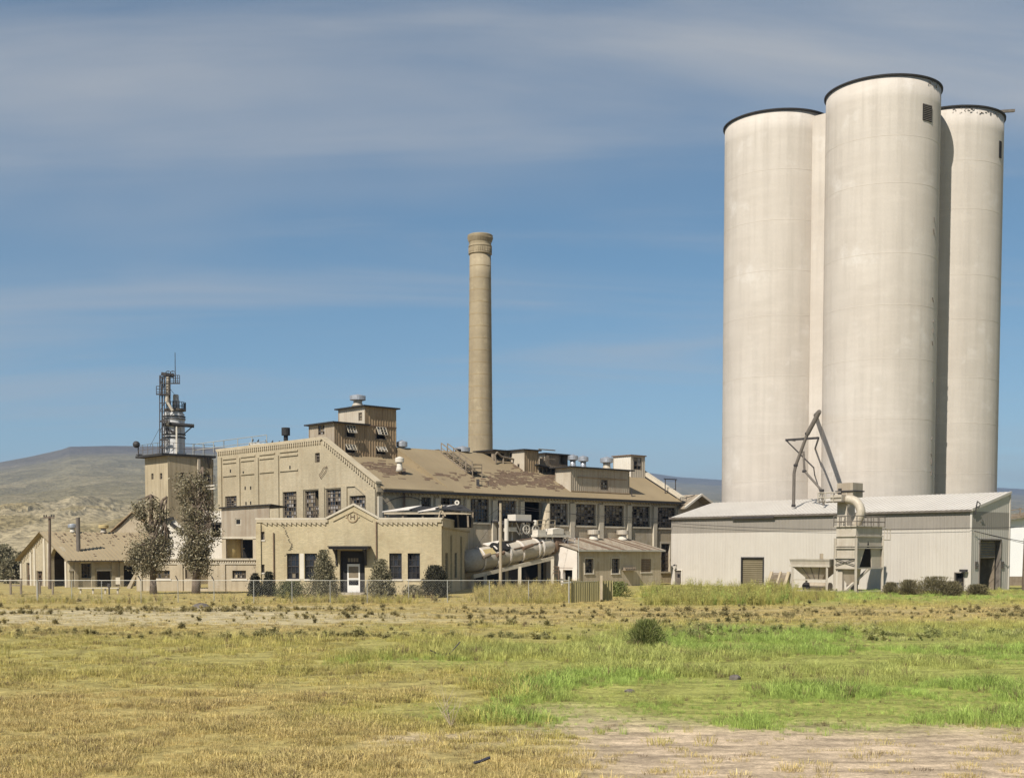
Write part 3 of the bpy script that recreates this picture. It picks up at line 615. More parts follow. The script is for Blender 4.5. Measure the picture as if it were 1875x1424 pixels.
fr = Fr(AB(RX + 1, 0, 0), E2); r = fr.rect(759, 768, 826, 836); tag(MB().box(fr, r[0], r[1], r[2] - .3, r[3], .4, -.4).build('roof_box', M['tar']), 'small black box on the roof ridge', 'roof box')
# small penthouses along the ridge
C2 = cabin((960, 866), 985.5, 926, 824, 'tinlight', 'boards', [], [(934, 938, 828.5, 837), (947, 951, 849, 857)], .25, label='tall plank-sided penthouse on the roof slope')
for r in C2[4]: window(C2[2], r, C2[0], 1, 1, .2, .5, .02)
C1 = cabin((904, 846), 927, 873, 825, 'wood', 'wood', [(908, 924, 829, 842)], [(878, 900, 831, 839)], .3, label='low open-sided plank shelter on the ridge')
C3 = cabin((998, 852), 1039, 985.5, 831, 'tinlight', 'wood', [(1024, 1038, 833, 850)], [], .3, a_b=(RX - .6, Fr(AB(RX - .6, 0, 0), E2).U(998, 0, 840)), label='cream and plank shed behind the big dormer')
ad = .55; frd = Fr(AB(ad, 0, 0), E2)
C4 = cabin((1045, 901), 1152, 1017, 855.5, 'tinlight', 'tin', [(1100, 1112, 878, 897)], [], .45, a_b=(ad, frd.U(1045, 0, 880)), roofm='tar', label='big corrugated dormer rising from the eave')
window(C4[1], C4[3][0], C4[0], 3, 4, .5, .2, .0)
q = MB(); f4 = C4[1]; x0, x1 = 0, f4.U(1152, 0, 880)
q.box(f4, x0, x1, f4.at(1098, 901)[1] - .05, f4.at(1098, 901)[1] + .04, .07, .02); q.box(f4, x0 + 1, x1 - .4, f4.at(1098, 876)[1], f4.at(1098, 876)[1] + .08, .1, .02); q.build('siding_strip', M['boards'], C4[0])
# burnt-out bay left of the dormer
fb = Fr(AB(RX * .55, 0, 0), E2); r = fb.rect(986, 1016, 853, 886)
q = MB(); zr = roofz(RX * .55)
for k in range(5): u = r[0] + (r[1] - r[0]) * k / 4; q.bar(fb.pt(u, zr - .4, 0), fb.pt(u, r[3], 0), .12)
for k in range(7): u = r[0] + (r[1] - r[0]) * (k + .5) / 7; q.box(fb, u - .16, u + .14, zr - .3, zr + random.uniform(.6, 2.2), -.5, -.54)
for k in range(3): q.bar(fb.pt(r[0], zr + .7 + k * .9, .02), fb.pt(r[1], zr + .7 + k * .9, .02), .1)
o = q.build('burnt_bay', M['wood'], main); 
MB().prism([fb.pt(r[0] - .5, r[3], .6), fb.pt(r[1] + .6, r[3] - .45, .6), fb.pt(r[1] + .6, r[3] - .45, -2.4), fb.pt(r[0] - .5, r[3], -2.4)], (0, 0, .1)).build('bay_roof', M['tar'], o)
MB().box(fb, r[0], r[1], zr - 1, r[3] - .5, -2.2, -2.3).build('dark_back', M['black'], o)
C5 = cabin((1155, 876), 1180.5, 1123, 834, 'white', 'tinlight', [(1160, 1174, 837, 860)], [], .15, roofm='rust', label='narrow white tin penthouse at the far end of the roof')
window(C5[1], C5[3][0], C5[0], 2, 3, .3, .3, .0)
# rooftop stair and platform
ws = thing('roof_walkway', AB(RX / 2, 8, RZ - 2), 'weathered timber stair and railed platform climbing the main roof', 'stairs')
P = [roof_hit(x, y) for x, y in ((808, 833), (853, 868))]; p0 = AB(P[0][0], P[0][1], P[0][2] + .15); p1 = AB(P[1][0], P[1][1], P[1][2] + .2)
q3 = MB(); q4 = MB()
for sgn in (0, .8):
    of = E2 * sgn; MB().bar(p0 + of, p1 + of, .1, .2).build('stringer', M['wood'], ws)
    for k in range(5):
        pp = p0.lerp(p1, k / 4) + of; MB().bar(pp, pp + V((0, 0, 1)), .09).build('rail_post', M['wood'], ws)
    q3.bar(p0 + of + V((0, 0, 1)), p1 + of + V((0, 0, 1)), .08); q3.bar(p0 + of + V((0, 0, .55)), p1 + of + V((0, 0, .55)), .06)
for k in range(9): pp = p0.lerp(p1, k / 8); q4.bar(pp, pp + E2 * .8, .22, .05)
q3.build('handrail', M['wood'], ws); q4.build('treads', M['wood'], ws, kind='stuff')
fp = Fr(AB(P[1][0], 0, 0), E2); r = fp.rect(854, 871, 851, 864); q = MB(); pl = MB()
pl.box(fp, r[0], r[1], r[2] - .12, r[2], .9, -.7)
for u in (r[0], r[1]):
    for o_ in (.88, -.68): q.bar(fp.pt(u, r[2], o_), fp.pt(u, r[3], o_), .08); q.bar(fp.pt(u, r[2] - 1.6, o_), fp.pt(u, r[2], o_), .1)
for zq in (r[3], (r[2] + r[3]) / 2):
    q.bar(fp.pt(r[0], zq, .88), fp.pt(r[1], zq, .88), .07); q.bar(fp.pt(r[0], zq, -.68), fp.pt(r[1], zq, -.68), .07); q.bar(fp.pt(r[1], zq, .88), fp.pt(r[1], zq, -.68), .07)
pl.build('platform', M['tar'], ws); q.build('platform_railing', M['wood'], ws)
fr = Fr(AB(RX, 0, 0), E2); q = MB()
tp = [fr.pt(*fr.at(x, y)) for x, y in ((783, 832), (797, 824), (803, 823.5), (828, 836))]
q.path([V(p) for p in tp], .07, 5); q.bar(tp[0], tp[0] - V((0, 0, .7)), .1); q.bar(tp[1], tp[1] - V((0, 0, 1.1)), .1); q.bar(tp[2], tp[2] - V((0, 0, 1.1)), .1)
q.bar(fr.pt(*fr.at(783, 831)), fr.pt(*fr.at(812, 832)), .07); q.build('ridge_railing', M['wood'], ws)
q = MB(); fr = Fr(AB(RX + .3, 0, 0), E2)
for y in (834.5, 839): q.bar(fr.pt(*fr.at(858, y)), fr.pt(*fr.at(898, y + 1)), .07)
for x in (858, 871, 884, 897): q.bar(fr.pt(*fr.at(x, 834)), fr.pt(*fr.at(x, 843)), .09)
tag(q.build('ridge_guardrail', M['wood']), 'low timber guardrail along the ridge before the tall chimney', 'railing')
a, b2, z = roof_hit(905, 850); a2, b22, z2 = roof_hit(943, 856)
q = MB(); q.path([AB(a - .3, b2, roofz(a) + .1), AB(a - .2, b2 - .1, roofz(a) + .9), AB(a, b2 + .4, roofz(a) + 1.2), AB(a, b2 + 1, roofz(a) + .8), AB(a, b22 + .6, roofz(a) + .6)], .1, 10); q.bar(AB(a, b2 + 1.2, roofz(a)), AB(a, b2 + 1.2, roofz(a) + .8), .14)
tag(q.build('roof_pipe', M['wood']), 'rusty bent pipe lying on the roof slope', 'pipe')
a, b2, z = roof_hit(875, 892); q = MB().bar(AB(a, b2, z), AB(a, b2, z + .75), .28); q.bar(AB(a, b2 + .5, z), AB(a, b2 + .5, z + .6), .04); q.bar(AB(a, b2 + 1.3, z), AB(a, b2 + 1.3, z + .6), .04); q.bar(AB(a, b2 + .2, z + .6), AB(a, b2 + 1.3, z + .6), .04)
tag(q.build('vent_pipe', M['steel']), 'short dark vent pipe with a stub railing near the eave', 'vent pipe')
# black stove flue and small white gable behind the parapet
fr = GW.shift(-3); u, z = fr.at(523.5, 817); _, zt = fr.at(523.5, 783); _, zm = fr.at(523.5, 797); p = fr.pt(u, 0)
t_ = thing('black_flue', (p.x, p.y, RZ), 'black metal flue with thick cap behind the brick parapet', 'chimney')
MB().tube((p.x, p.y, RZ), (p.x, p.y, zm), .22, n=12).build('pipe', M['tar'], t_); MB().tube((p.x, p.y, zm), (p.x, p.y, zt), .42, n=14).build('cap', M['tar'], t_)
fr = GW.shift(-8); pk = fr.at(463, 812); l_ = fr.at(450, 825); r_2 = fr.at(477, 822)
t_ = thing('roof_monitor', fr.pt(pk[0], RZ), 'white roofed monitor with birds along its ridge behind the parapet', 'roof monitor')
q = MB(); hw = (r_2[0] - l_[0]) / 2; rd2 = E2 * 1.0
for sg in (-1, 1): q.prism([fr.pt(pk[0], pk[1], .4), fr.pt(pk[0], pk[1] + .12, .4), fr.pt(pk[0] + sg * hw, RZ + .3 + .12, .4), fr.pt(pk[0] + sg * hw, RZ + .3, .4)], fr.n * -14)
q.build('monitor_roof', M['white'], t_); MB().prism([fr.pt(pk[0] - hw * .9, RZ, 0), fr.pt(pk[0] + hw * .9, RZ, 0), fr.pt(pk[0] + hw * .9, RZ + .35, 0), fr.pt(pk[0], pk[1] - .05, 0), fr.pt(pk[0] - hw * .9, RZ + .35, 0)], fr.n * -13).build('monitor_wall', M['tar'], t_)
for k in range(15):
    p = fr.pt(pk[0] + random.uniform(-.03, .03), pk[1] + .12, .2 - k * .85 - random.uniform(0, .3)); dd = E1 * random.choice((-1, 1))
    q = MB(); q.lathe(p + V((0, 0, .2)), [(.01, -.22), (.05, -.17), (.085, -.03), (.075, .09), (.02, .16)], 8, axis=dd + V((0, 0, .5))); q.lathe(p + dd * .1 + V((0, 0, .33)), [(.01, -.06), (.05, -.02), (.05, .03), (.01, .07)], 8); q.prism([p + dd * .14 + V((0, 0, .35)), p + dd * .14 + V((0, 0, .31)), p + dd * .22 + V((0, 0, .325))], E2 * .02)
    q.bar(p, p + V((0, 0, .08)), .02); q.bar(p - dd * .16 + V((0, 0, .06)), p - dd * .32 - V((0, 0, .02)), .06, .02)
    tag(q.build('pigeon', M['steel']), 'dark pigeon perched on the white monitor ridge', 'pigeon', 'pigeons along the monitor ridge')
# tall chimney
cp_ = at_depth(880, HY, 152); s = F / 152
t_ = thing('chimney_stack', (cp_.x, cp_.y, 0), 'tall round concrete chimney with corbelled crown behind the factory', 'chimney')
zt = at_depth(880, 431, 152).z; zz = lambda y: at_depth(880, y, 152).z
r0 = 24.5 / s; prof_ = []
for k in range(15): f_ = k / 14; prof_.append((r0 + (19.3 / s - r0) * min(1, f_ * 1.0), f_ * zz(468)))
MB().lathe((cp_.x, cp_.y, 0), prof_, 40).build('shaft', M['stack'], t_, True)
q = MB()
for k in range(1, 17): 
    z = zz(820 - k * 22); rr = r0 + (19.3 / s - r0) * z / zz(468); q.lathe((cp_.x, cp_.y, z), [(rr - .05, 0), (rr + .014, .02), (rr + .014, .1), (rr - .05, .12)], 40)
q.build('lift_ring', mk('lift_joint', (.42, .33, .19), (.36, .27, .15), 1, speck=.3), t_)
b0 = 20.3 / s; q = MB(); q.lathe((cp_.x, cp_.y, 0), [(b0 - .15, zz(467)), (b0 + .06, zz(466)), (b0 + .06, zz(464)), (b0, zz(463.5)), (b0, zz(453.5)), (b0 + .06, zz(453)), (b0 + .06, zz(451)), (b0 - .02, zz(450)), (b0 - .02, zz(443)), (b0 + .12, zz(438)), (b0 + .17, zz(432)), (b0 + .02, zz(430.5))], 40)
edges_smooth(q.build('crown', M['stack'], t_)); q = MB()
for k in range(40):
    t1 = 2 * math.pi * k / 40; d_ = V((math.cos(t1), math.sin(t1), 0)); cc = V((cp_.x, cp_.y, 0)) + d_ * (b0 + .01); q.bar(cc + V((0, 0, zz(463))), cc + V((0, 0, zz(454.5))), .1)
for k in range(48):
    t1 = 2 * math.pi * k / 48; d_ = V((math.cos(t1), math.sin(t1), 0)); cc = V((cp_.x, cp_.y, 0)); q.bar(cc + d_ * (b0 + .0) + V((0, 0, zz(443.5))), cc + d_ * (b0 + .17) + V((0, 0, zz(436))), .08)
q.build('crown_ribs', M['stack'], t_, kind='stuff')
q = MB(); q.lathe((cp_.x, cp_.y, zz(437)), [(b0 + .185, 0), (b0 + .19, zz(431.5) - zz(437))], 40, cap=False); 
# ------------------------------------------------------------------ brick office in front
OD = 96.8
oc = at_depth(808.6, HY, OD); OF = Fr((oc.x, oc.y), (1, -.08)); OS = OF.left(0)       # front (u<0), right-hand side
OL = OF.U(470); OT = OF.at(760, 950.5)[1]; SLEN = OS.U(866, 0, 980)
office = thing('office_building', (oc.x + OL / 2, oc.y, 0), 'small tan brick office with a pointed parapet and round H emblem', 'office building')
ow = [(525.5, 547.8, 1012.8, 1059.8), (557.8, 580.7, 1012.8, 1059.8), (712.8, 735.7, 1012.4, 1060), (746.5, 769, 1012.4, 1060)]
oh = [OF.rect(*r) for r in ow]; dr = OF.rect(622, 668, 1008, 1085); dr = (dr[0], dr[1], .15, dr[3]); lw2 = [OF.rect(475.5, 484.5, 973, 988), OF.rect(476, 484.5, 1033, 1048)]
pk = OF.at(647.5, 925); pl_ = OF.at(598, 946); pr_ = OF.at(693, 947)
MB().wall(OF, [(OL, 0), (0, 0), (0, OT), (pr_[0], OT), (pk[0], pk[1]), (pl_[0], OT), (OL, OT)], oh + [dr] + lw2, .35).build('front_wall', M['brick2'], office)
q = MB()                                             # coping and pointed parapet moulding
q.box(OF, OL - .06, pl_[0], OT, OT + .13, .1, -.4).box(OF, pr_[0], .08, OT, OT + .13, .1, -.4)
for (a, b2) in (((pl_[0] - .05, OT), pk), (pk, (pr_[0] + .05, OT))): q.prism([OF.pt(a[0], a[1], .1), OF.pt(b2[0], b2[1], .1), OF.pt(b2[0], b2[1] + .17, .1), OF.pt(a[0], a[1] + .17, .1)], OF.n * -.5)
q.build('coping', M['trim'], office)
q = MB(); d2 = .42
for (a, b2) in (((pl_[0] + .5, OT - .12), (pk[0], pk[1] - d2)), ((pk[0], pk[1] - d2), (pr_[0] - .5, OT - .12))): q.bar(OF.pt(a[0], a[1], .03), OF.pt(b2[0], b2[1], .03), .09, .07)
q.build('pediment_moulding', M['brick2'], office)
ec = OF.at(645.5, 946); q = MB(); n = 32
for k in range(n):
    t0, t1 = 2 * math.pi * k / n, 2 * math.pi * (k + 1) / n; q.bar(OF.pt(ec[0] + .4 * math.cos(t0), ec[1] + .4 * math.sin(t0), .03), OF.pt(ec[0] + .4 * math.cos(t1), ec[1] + .4 * math.sin(t1), .03), .06, .06)
q.build('emblem_ring', M['boards'], office)
q = MB(); q.box(OF, ec[0] - .17, ec[0] - .11, ec[1] - .19, ec[1] + .19, .03, 0).box(OF, ec[0] + .11, ec[0] + .17, ec[1] - .19, ec[1] + .19, .03, 0).box(OF, ec[0] - .11, ec[0] + .11, ec[1] - .03, ec[1] + .03, .03, 0)
q.build('emblem_letter', mk('emblem_dark', (.12, .08, .05), (.16, .11, .07), 3), office)
q = MB()
for (du, dz_) in ((-.48, 0), (.48, 0), (0, .46)): q.box(OF, ec[0] + du - .07, ec[0] + du + .07, ec[1] + dz_ - .07, ec[1] + dz_ + .07, .05, 0)
q.build('emblem_key', M['brick2'], office)
def teeth(fr, u0, u1, zt, mb):
    u = u0
    while u + .3 < u1: mb.prism([fr.pt(u, zt, .1), fr.pt(u, zt - .02, .1), fr.pt(u + .30, zt - .21, .1), fr.pt(u + .36, zt - .21, .1), fr.pt(u + .36, zt, .1)], fr.n * -.1); u += .385
q = MB(); teeth(OF, OL + .5, pl_[0] + .05, OT - .22, q); teeth(OF, pr_[0] - .02, -.05, OT - .22, q); q.box(OF, OL + .02, pl_[0] + .1, OT - .22, OT - .01, .11, 0).box(OF, pr_[0] - .1, 0, OT - .22, OT - .01, .11, 0)
q.build('corbel_teeth', M['cornice'], office, kind='stuff')
for k, r in enumerate(oh):
    wd = window(OF, r, office, 3, 4, .05, .02, .14, M['steel'], .045, True, .09)
    MB().box(OF, r[0] - .06, r[1] + .06, r[2] - .13, r[2], .07, -.1).build('window_sill', M['white'], office)
    MB().box(OF, r[0] - .08, r[1] + .08, r[3], r[3] + .2, .015, -.05).build('lintel', M['brick2'], office)
r = OF.rect(549, 556.5, 1013, 1060); MB().box(OF, r[0], r[1], r[2], r[3], .02, -.05).build('lit_reveal_strip', M['white'], office)  # white strip: sunlight on the window reveal put in as colour
for r in lw2: window(OF, r, office, 2, 2, .5, 0, .1); MB().box(OF, r[0] - .04, r[1] + .04, r[2] - .1, r[2], .05, 0).build('window_sill', M['white'], office)
MB().box(OF, OL - .02, OL + .36, 0, OT - .3, .12, -.1).build('corner_pier', M['brick2'], office)
for x, y0, y1 in ((501.6, 975, 1072), (689.6, 955, 1070)):
    u = OF.U(x); MB().tube(OF.pt(u, OF.at(x, y1)[1], .08), OF.pt(u, OF.at(x, y0)[1], .08), .05).build('downpipe', M['rust'], office)
q = MB(); cr = [(515, 953), (521, 968), (528, 984), (535, 1000), (533, 1005), (527, 1009), (522, 1018)]; rd = random.Random(5)
for (x0, y0), (x1, y1) in zip(cr[:-1], cr[1:]):
    for k in range(7):
        f_ = k / 7; u, z = OF.at(x0 + (x1 - x0) * f_ + rd.uniform(-1.4, 1.4), y0 + (y1 - y0) * f_); z = round(z / .085) * .085; q.box(OF, u - .06, u + .05, z - .02, z + .03, .006, -.01)
q.build('crack', M['black'], office, kind='stuff')
# entrance: recess, screen door, hood on brackets
q = MB(); q.box(OF, dr[0], dr[1], dr[2], dr[3], -1.2, -1.3, 0); q.build('entrance_recess', M['wood'], office)
sdr = OF.rect(636, 659, 1032, 1084, -.35); q = MB(); fo = -.35; sw = .11
q.box(OF, sdr[0], sdr[0] + sw, sdr[2], sdr[3], fo, fo - .05).box(OF, sdr[1] - sw, sdr[1], sdr[2], sdr[3], fo, fo - .05).box(OF, sdr[0] + sw, sdr[1] - sw, sdr[3] - .2, sdr[3], fo, fo - .05).box(OF, sdr[0] + sw, sdr[1] - sw, sdr[2], sdr[2] + .55, fo, fo - .05).box(OF, sdr[0] + sw, sdr[1] - sw, sdr[2] + 1.0, sdr[2] + 1.1, fo, fo - .05)
q.build('screen_door', mk('door_white', (.80, .76, .68), (.84, .80, .73), 2), office)
d_ = office.children[-1]; MB().box(OF, sdr[0] + sw, sdr[1] - sw, sdr[2] + 1.1, sdr[3] - .2, fo - .02, fo - .03).build('screen', M['pale'], d_); MB().box(OF, sdr[0] + sw, sdr[1] - sw, sdr[2] + .55, sdr[2] + 1.0, fo - .02, fo - .03).build('lower_pane', M['glass'], d_)
q = MB(); q.box(OF, dr[0], sdr[0], dr[2], sdr[3] + .1, fo - .03, fo - .1).box(OF, sdr[1], dr[1], dr[2], sdr[3] + .1, fo - .03, fo - .1).box(OF, dr[0], dr[1], sdr[3] + .1, dr[3], fo - .03, fo - .1); q.build('door_surround', M['tar'], office)
q = MB()
for k in range(4): u = sdr[0] + .05 + k * .22; q.box(OF, u, u + .16, sdr[3] + .15, sdr[3] + .45, fo - .02, fo - .028)
q.build('transom_pane', M['pale'], office)
aw = OF.rect(608, 678, 1002, 1008); q = MB(); hz0 = OF.at(643, 1005)[1]
q.box(OF, aw[0], aw[1], hz0, hz0 + .16, 1.25, -.02).box(OF, aw[0] - .06, aw[1] + .06, hz0 + .16, hz0 + .24, 1.35, -.02); q.build('door_hood', M['steel'], office); hd = office.children[-1]
for u in (aw[0] + .35, aw[1] - .35):
    q = MB(); P = []
    for k in range(7): tt = k / 6 * math.pi / 2; P.append(OF.pt(u, hz0 - 1.15 + 1.1 * math.sin(tt), .1 + .95 * (1 - math.cos(tt))))
    for a, b2 in zip(P[:-1], P[1:]): q.bar(a, b2, .1)
    q.box(OF, u - .07, u + .07, hz0 - 1.25, hz0, .1, 0); q.build('hood_bracket', M['steel'], hd)
MB().box(OF, dr[0] - .2, dr[1] + .2, 0, .15, 1.4, -1.2).build('door_step', M['cons'], office)
# right-hand side wall
sw_ = [OS.rect(815.8, 820.5, 1012, 1058), OS.rect(832, 836.8, 1012, 1058)]
MB().wall(OS, [(.02, 0), (SLEN, 0), (SLEN, OT), (.02, OT)], sw_, .35).build('side_wall', M['brick2'], office)
for r in sw_: window(OS, r, office, 2, 4, .05, .05, .14, M['steel'], .045, True)
for (x0, x1) in ((824.5, 829), (843, 847), (861, 865)): a, b2 = OS.U(x0, 0, 1000), OS.U(x1, 0, 1000); MB().box(OS, a, b2, 0, OT - 1.2, .16, 0).build('pilaster', M['brick2'], office)
q = MB().box(OS, -.05, SLEN, OT, OT + .13, .12, -.4).box(OS, 0, SLEN, OT - .5, OT - .001, .09, 0); teeth(OS, .4, SLEN, OT - .5, q); q.build('coping', M['cornice'], office)
OLf = OF.lface(OL); MB().box(OLf, -12, -.02, 0, OT, 0, -.35).build('left_wall', M['brick2'], office)
MB().prism([OF.pt(OL + .3, OT - .5, -.36), OF.pt(-.3, OT - .5, -.36), OF.pt(-.3, OT - .5, -16), OF.pt(OL + .3, OT - .5, -16)], (0, 0, .1)).build('roof', M['tar'], office)
# collapsed shelter on the office roof
sh = thing('collapsed_shelter', OF.pt(-2, OT - .4, -6), 'collapsed roof shelter of buckled pale sheets on posts over the office', 'shelter')
SF = OF.shift(-5.5); zq = lambda x, y: SF.at(x, y)
def sheet(P, m='whitewash'): MB().prism([SF.pt(*SF.at(x, y), o_) for x, y, o_ in P], (0, 0, .07)).build('roof_sheet', M[m], sh)
sheet([(703, 938, .8), (752, 934, .8), (767, 925, -1.6), (741, 928, -1.6)]); sheet([(768, 938, .9), (800, 934, .9), (832, 923, -1.8), (806, 925, -1.8)])
sheet([(800, 932, 1), (868, 938, 1), (842, 924, -1.4), (812, 925, -1.4)], 'tar'); sheet([(752, 935, .4), (772, 936, .4), (790, 928, -1.8), (770, 927, -1.6)], 'tar')
for x, o_ in ((709, .6), (741, .6), (776, .6), (813, .7), (859, .7), (836, -1.2), (862, -.9)):
    u, z = SF.at(x, 937); MB().bar(SF.pt(u, OT - .5, o_), SF.pt(u + random.uniform(-.1, .1), z, o_), .14).build('post', M['wood'], sh)
MB().box(SF, SF.U(706), SF.U(860), OT - .5, SF.at(780, 941)[1], -1.6, -1.7).build('dark_space_sheet', M['black'], sh)  # black sheet paints the dark, shaded space under the fallen roof sheets
q = MB(); q.bar(SF.pt(*SF.at(706, 940), .7), SF.pt(*SF.at(865, 940), .8), .16); q.bar(SF.pt(*SF.at(806, 926), .9), SF.pt(*SF.at(818, 945), .8), .12); q.bar(SF.pt(*SF.at(812, 925), .9), SF.pt(*SF.at(806, 948), .8), .1); q.build('beam', M['palewood'], sh)
c = SF.pt(*SF.at(837, 920), 0); q = MB().lathe(c, [(.2, 0), (.2, .12), (.08, .12), (.08, 0)], 16, axis=SF.n, cap=False); tag(q.build('pulley_wheel', M['white']), 'white pulley wheel on top of the collapsed shelter', 'pulley')
# ------------------------------------------------------------------ annexes left of the office
AD = 105.5; AF = Fr((at_depth(330, HY, AD).x, AD), (1, -.02))
anx = thing('low_annex', AF.pt(2, 0), 'low plastered annex with a parapet between the trees and the office', 'annex')
AL, AR = AF.U(252), AF.U(470); AT = AF.at(420, 1025)[1]
ah = [AF.rect(425.5, 450.5, 1044, 1059), AF.rect(283, 311, 1044, 1059), AF.rect(366, 381, 1044, 1077), AF.rect(339, 351, 1039, 1059)]
MB().wall(AF, [(AL, 0), (AR, 0), (AR, AT), (AL, AT)], ah, .3).build('wall', M['plaster'], anx)
window(AF, ah[0], anx, 6, 2, .4, .1); window(AF, ah[1], anx, 5, 2, .1, .4); window(AF, ah[3], anx, 1, 1, 1, 0, .1)
for r in ah[:2]: MB().box(AF, r[0] - .1, r[1] + .1, r[2] - .12, r[2], .08, 0).build('window_sill', M['white'], anx)
q = MB().box(AF, AL, AR, AT, AT + .14, .12, -.4).box(AF, AL, AR, AT - .35, AT - .24, .08, 0); u = AL
while u < AR - .2: q.box(AF, u, u + .09, AT - .24, AT - .1, .1, 0); u += .2
q.build('cornice', M['trim'], anx); MB().box(AF, AL, AR, AT - .15, AT - .05, -.31, -9).build('roof', M['cons'], anx)
for x in (408, 255, 330): u = AF.U(x); MB().box(AF, u - .25, u + .2, 0, AT - .36, .1, 0).build('pilaster', M['plaster'], anx)
# tin block overhanging a dark loading bay
TD = 108.5; TF = Fr((at_depth(450, HY, TD).x, TD), (1, -.05))
tb = thing('tin_loading_block', TF.pt(0, 0), 'plain tin-clad upper block over a dark open loading bay', 'loading block')
r = TF.rect(405.5, 493, 927, 982); hw_ = TF.rect(430.5, 441.5, 949, 961)
MB().wall(TF, [(r[0], r[2]), (r[1], r[2]), (r[1], r[3] + .1), (r[0], r[3] - .15)], [hw_], .15).build('front_panel', M['tin'], tb); window(TF, hw_, tb, 1, 1, 0, 0, .04, M['trim'])
q = MB().box(TF.lface(r[0]), -6, -.001, r[2], r[3] - .15, 0, -.1).box(TF, r[0], r[1], r[2], r[2] + .1, -.16, -6); q.build('side_panel', M['tin'], tb)
MB().prism([TF.pt(r[0] - .2, r[3] - .17, .2), TF.pt(r[1] + .2, r[3] + .11, .2), TF.pt(r[1] + .2, r[3] + .11, -6), TF.pt(r[0] - .2, r[3] - .17, -6)], (0, 0, .1)).build('roof', M['tar'], tb)
MB().box(TF, r[0], r[1], r[2] - .18, r[2], .05, -.2).build('lintel_beam', M['trim'], tb)
q = MB(); q.box(TF, r[0], r[0] + .35, AT - .2, r[2] - .18, -.01, -.4).box(TF, TF.U(463), TF.U(480), AT - .2, r[2] - .18, -.01, -.4); q.build('bay_post', M['plaster'], tb)
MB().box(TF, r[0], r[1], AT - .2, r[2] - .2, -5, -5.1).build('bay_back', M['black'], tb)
p = TF.pt(TF.U(424, -1.2), AT - .2, -1.4); tag(MB().lathe(p, [(.75, 0), (.75, 2.2), (.6, 2.35)], 24).build('tank', M['tile'], None, True), 'yellow round tank in the mouth of the dark loading bay', 'tank')
p = TF.pt(TF.U(443, -2), AT - .2, -2); tag(MB().tube(p, p + V((0, 0, 2.3)), .09).tube(p + V((-.25, 0, 1.2)), p + V((.25, 0, 1.2)), .05).build('standpipe', M['duct']), 'pale standpipe inside the dark loading bay', 'pipe')
# whitewashed and ragged sheds behind the trees
wf = Fr((at_depth(360, HY, 112).x, 112), (1, -.03))
ws_ = thing('ragged_white_shed', wf.pt(0, 0), 'whitewashed shed with a ragged broken gable behind the trees', 'shed')
pts = [wf.at(*p) for p in ((287, 1030), (408, 1030), (408, 935), (372, 935), (368, 985), (345, 978), (318, 950), (287, 957))]
MB().wall(wf, pts, [wf.rect(388, 404, 960, 983)], .3).build('wall', M['white'], ws_)
q = MB(); 
for (x0, y0, x1, y1) in ((310, 955, 345, 981), (287, 956, 318, 948), (372, 958, 406, 958)): q.bar(wf.pt(*wf.at(x0, y0), .1), wf.pt(*wf.at(x1, y1), .1), .3, .22)
q.build('broken_rafter', M['tar'], ws_)
MB().box(wf, wf.U(372), wf.U(406), wf.at(390, 986)[1], wf.at(390, 959)[1], -1, -1.1).build('dark_back', M['black'], ws_)
gf = Fr((at_depth(262, HY, 131).x, 131), (1, -.03)); gs = thing('sheet_gable_shed', gf.pt(0, 0), 'tan board gable shed rising behind the arched shed', 'shed')
pts = [gf.at(*p) for p in ((205, 1030), (300, 1030), (300, 985), (242, 940), (220, 964), (205, 972))]
MB().wall(gf, pts, [], .15).build('gable_wall', M['palewood'], gs)
q = MB(); a, b2 = gf.at(203, 974), gf.at(243, 938); c2 = gf.at(302, 986)
q.prism([gf.pt(*a, .3), gf.pt(*b2, .3), gf.pt(b2[0], b2[1] + .12, .3), gf.pt(a[0], a[1] + .12, .3)], gf.n * -6); q.prism([gf.pt(*b2, .3), gf.pt(*c2, .3), gf.pt(c2[0], c2[1] + .12, .3), gf.pt(b2[0], b2[1] + .12, .3)], gf.n * -6); q.build('roof', M['boards'], gs)
# ------------------------------------------------------------------ concrete tower with the silver vessel
T0 = at_depth(309.5, HY, 128); TL = Fr((T0.x, T0.y), E1); TR = Fr((T0.x, T0.y), E2); TT = TR.at(310, 834)[1]
tl, tr_ = -TL.U(266, 0, 900), TR.U(389, 0, 900)
tw = thing('concrete_tower', (T0.x, T0.y, 0), 'square stained concrete tower with small windows carrying the silver vessel', 'tower')
hl = [TL.rect(277, 281, 866.5, 877.5), TL.rect(292.5, 297, 866, 877)]; hr = [TR.rect(330, 337.5, 865, 876), TR.rect(373, 384.5, 866, 884)]
MB().wall(TL, [(-tl, 0), (0, 0), (0, TT), (-tl, TT)], hl, .3).build('left_face', M['tower'], tw); MB().wall(TR, [(.31, 0), (tr_, 0), (tr_, TT), (.31, TT)], hr, .3, off=-.002).build('right_face', M['tower'], tw)
for r in hl: window(TL, r, tw, 1, 2, 0, .2, .1)
for r in hr: window(TR, r, tw, 2, 2, 0, .3, .1)
q = MB().box(TL.shift(-tr_), -tl, -.31, 0, TT - .1, 0, -.3).box(Fr(TL.pt(-tl, 0), E2), .41, tr_, 0, TT - .1, -.005, -.3); q.build('rear_wall', M['tower'], tw)
ov = .7; q = MB().prism([TL.pt(-tl - ov, TT, ov), TL.pt(ov * .2, TT, ov), TR.pt(tr_ + .3, TT, .3), TL.pt(-tl - ov, TT, -tr_ - .3)], (0, 0, .22)); q.build('roof_slab', M['tar'], tw)
MB().box(TR, TR.U(365, .3), TR.U(369, .3), 5, TT - .2, .3, .05).build('wall_duct', M['tinlight'], tw)
q = MB()
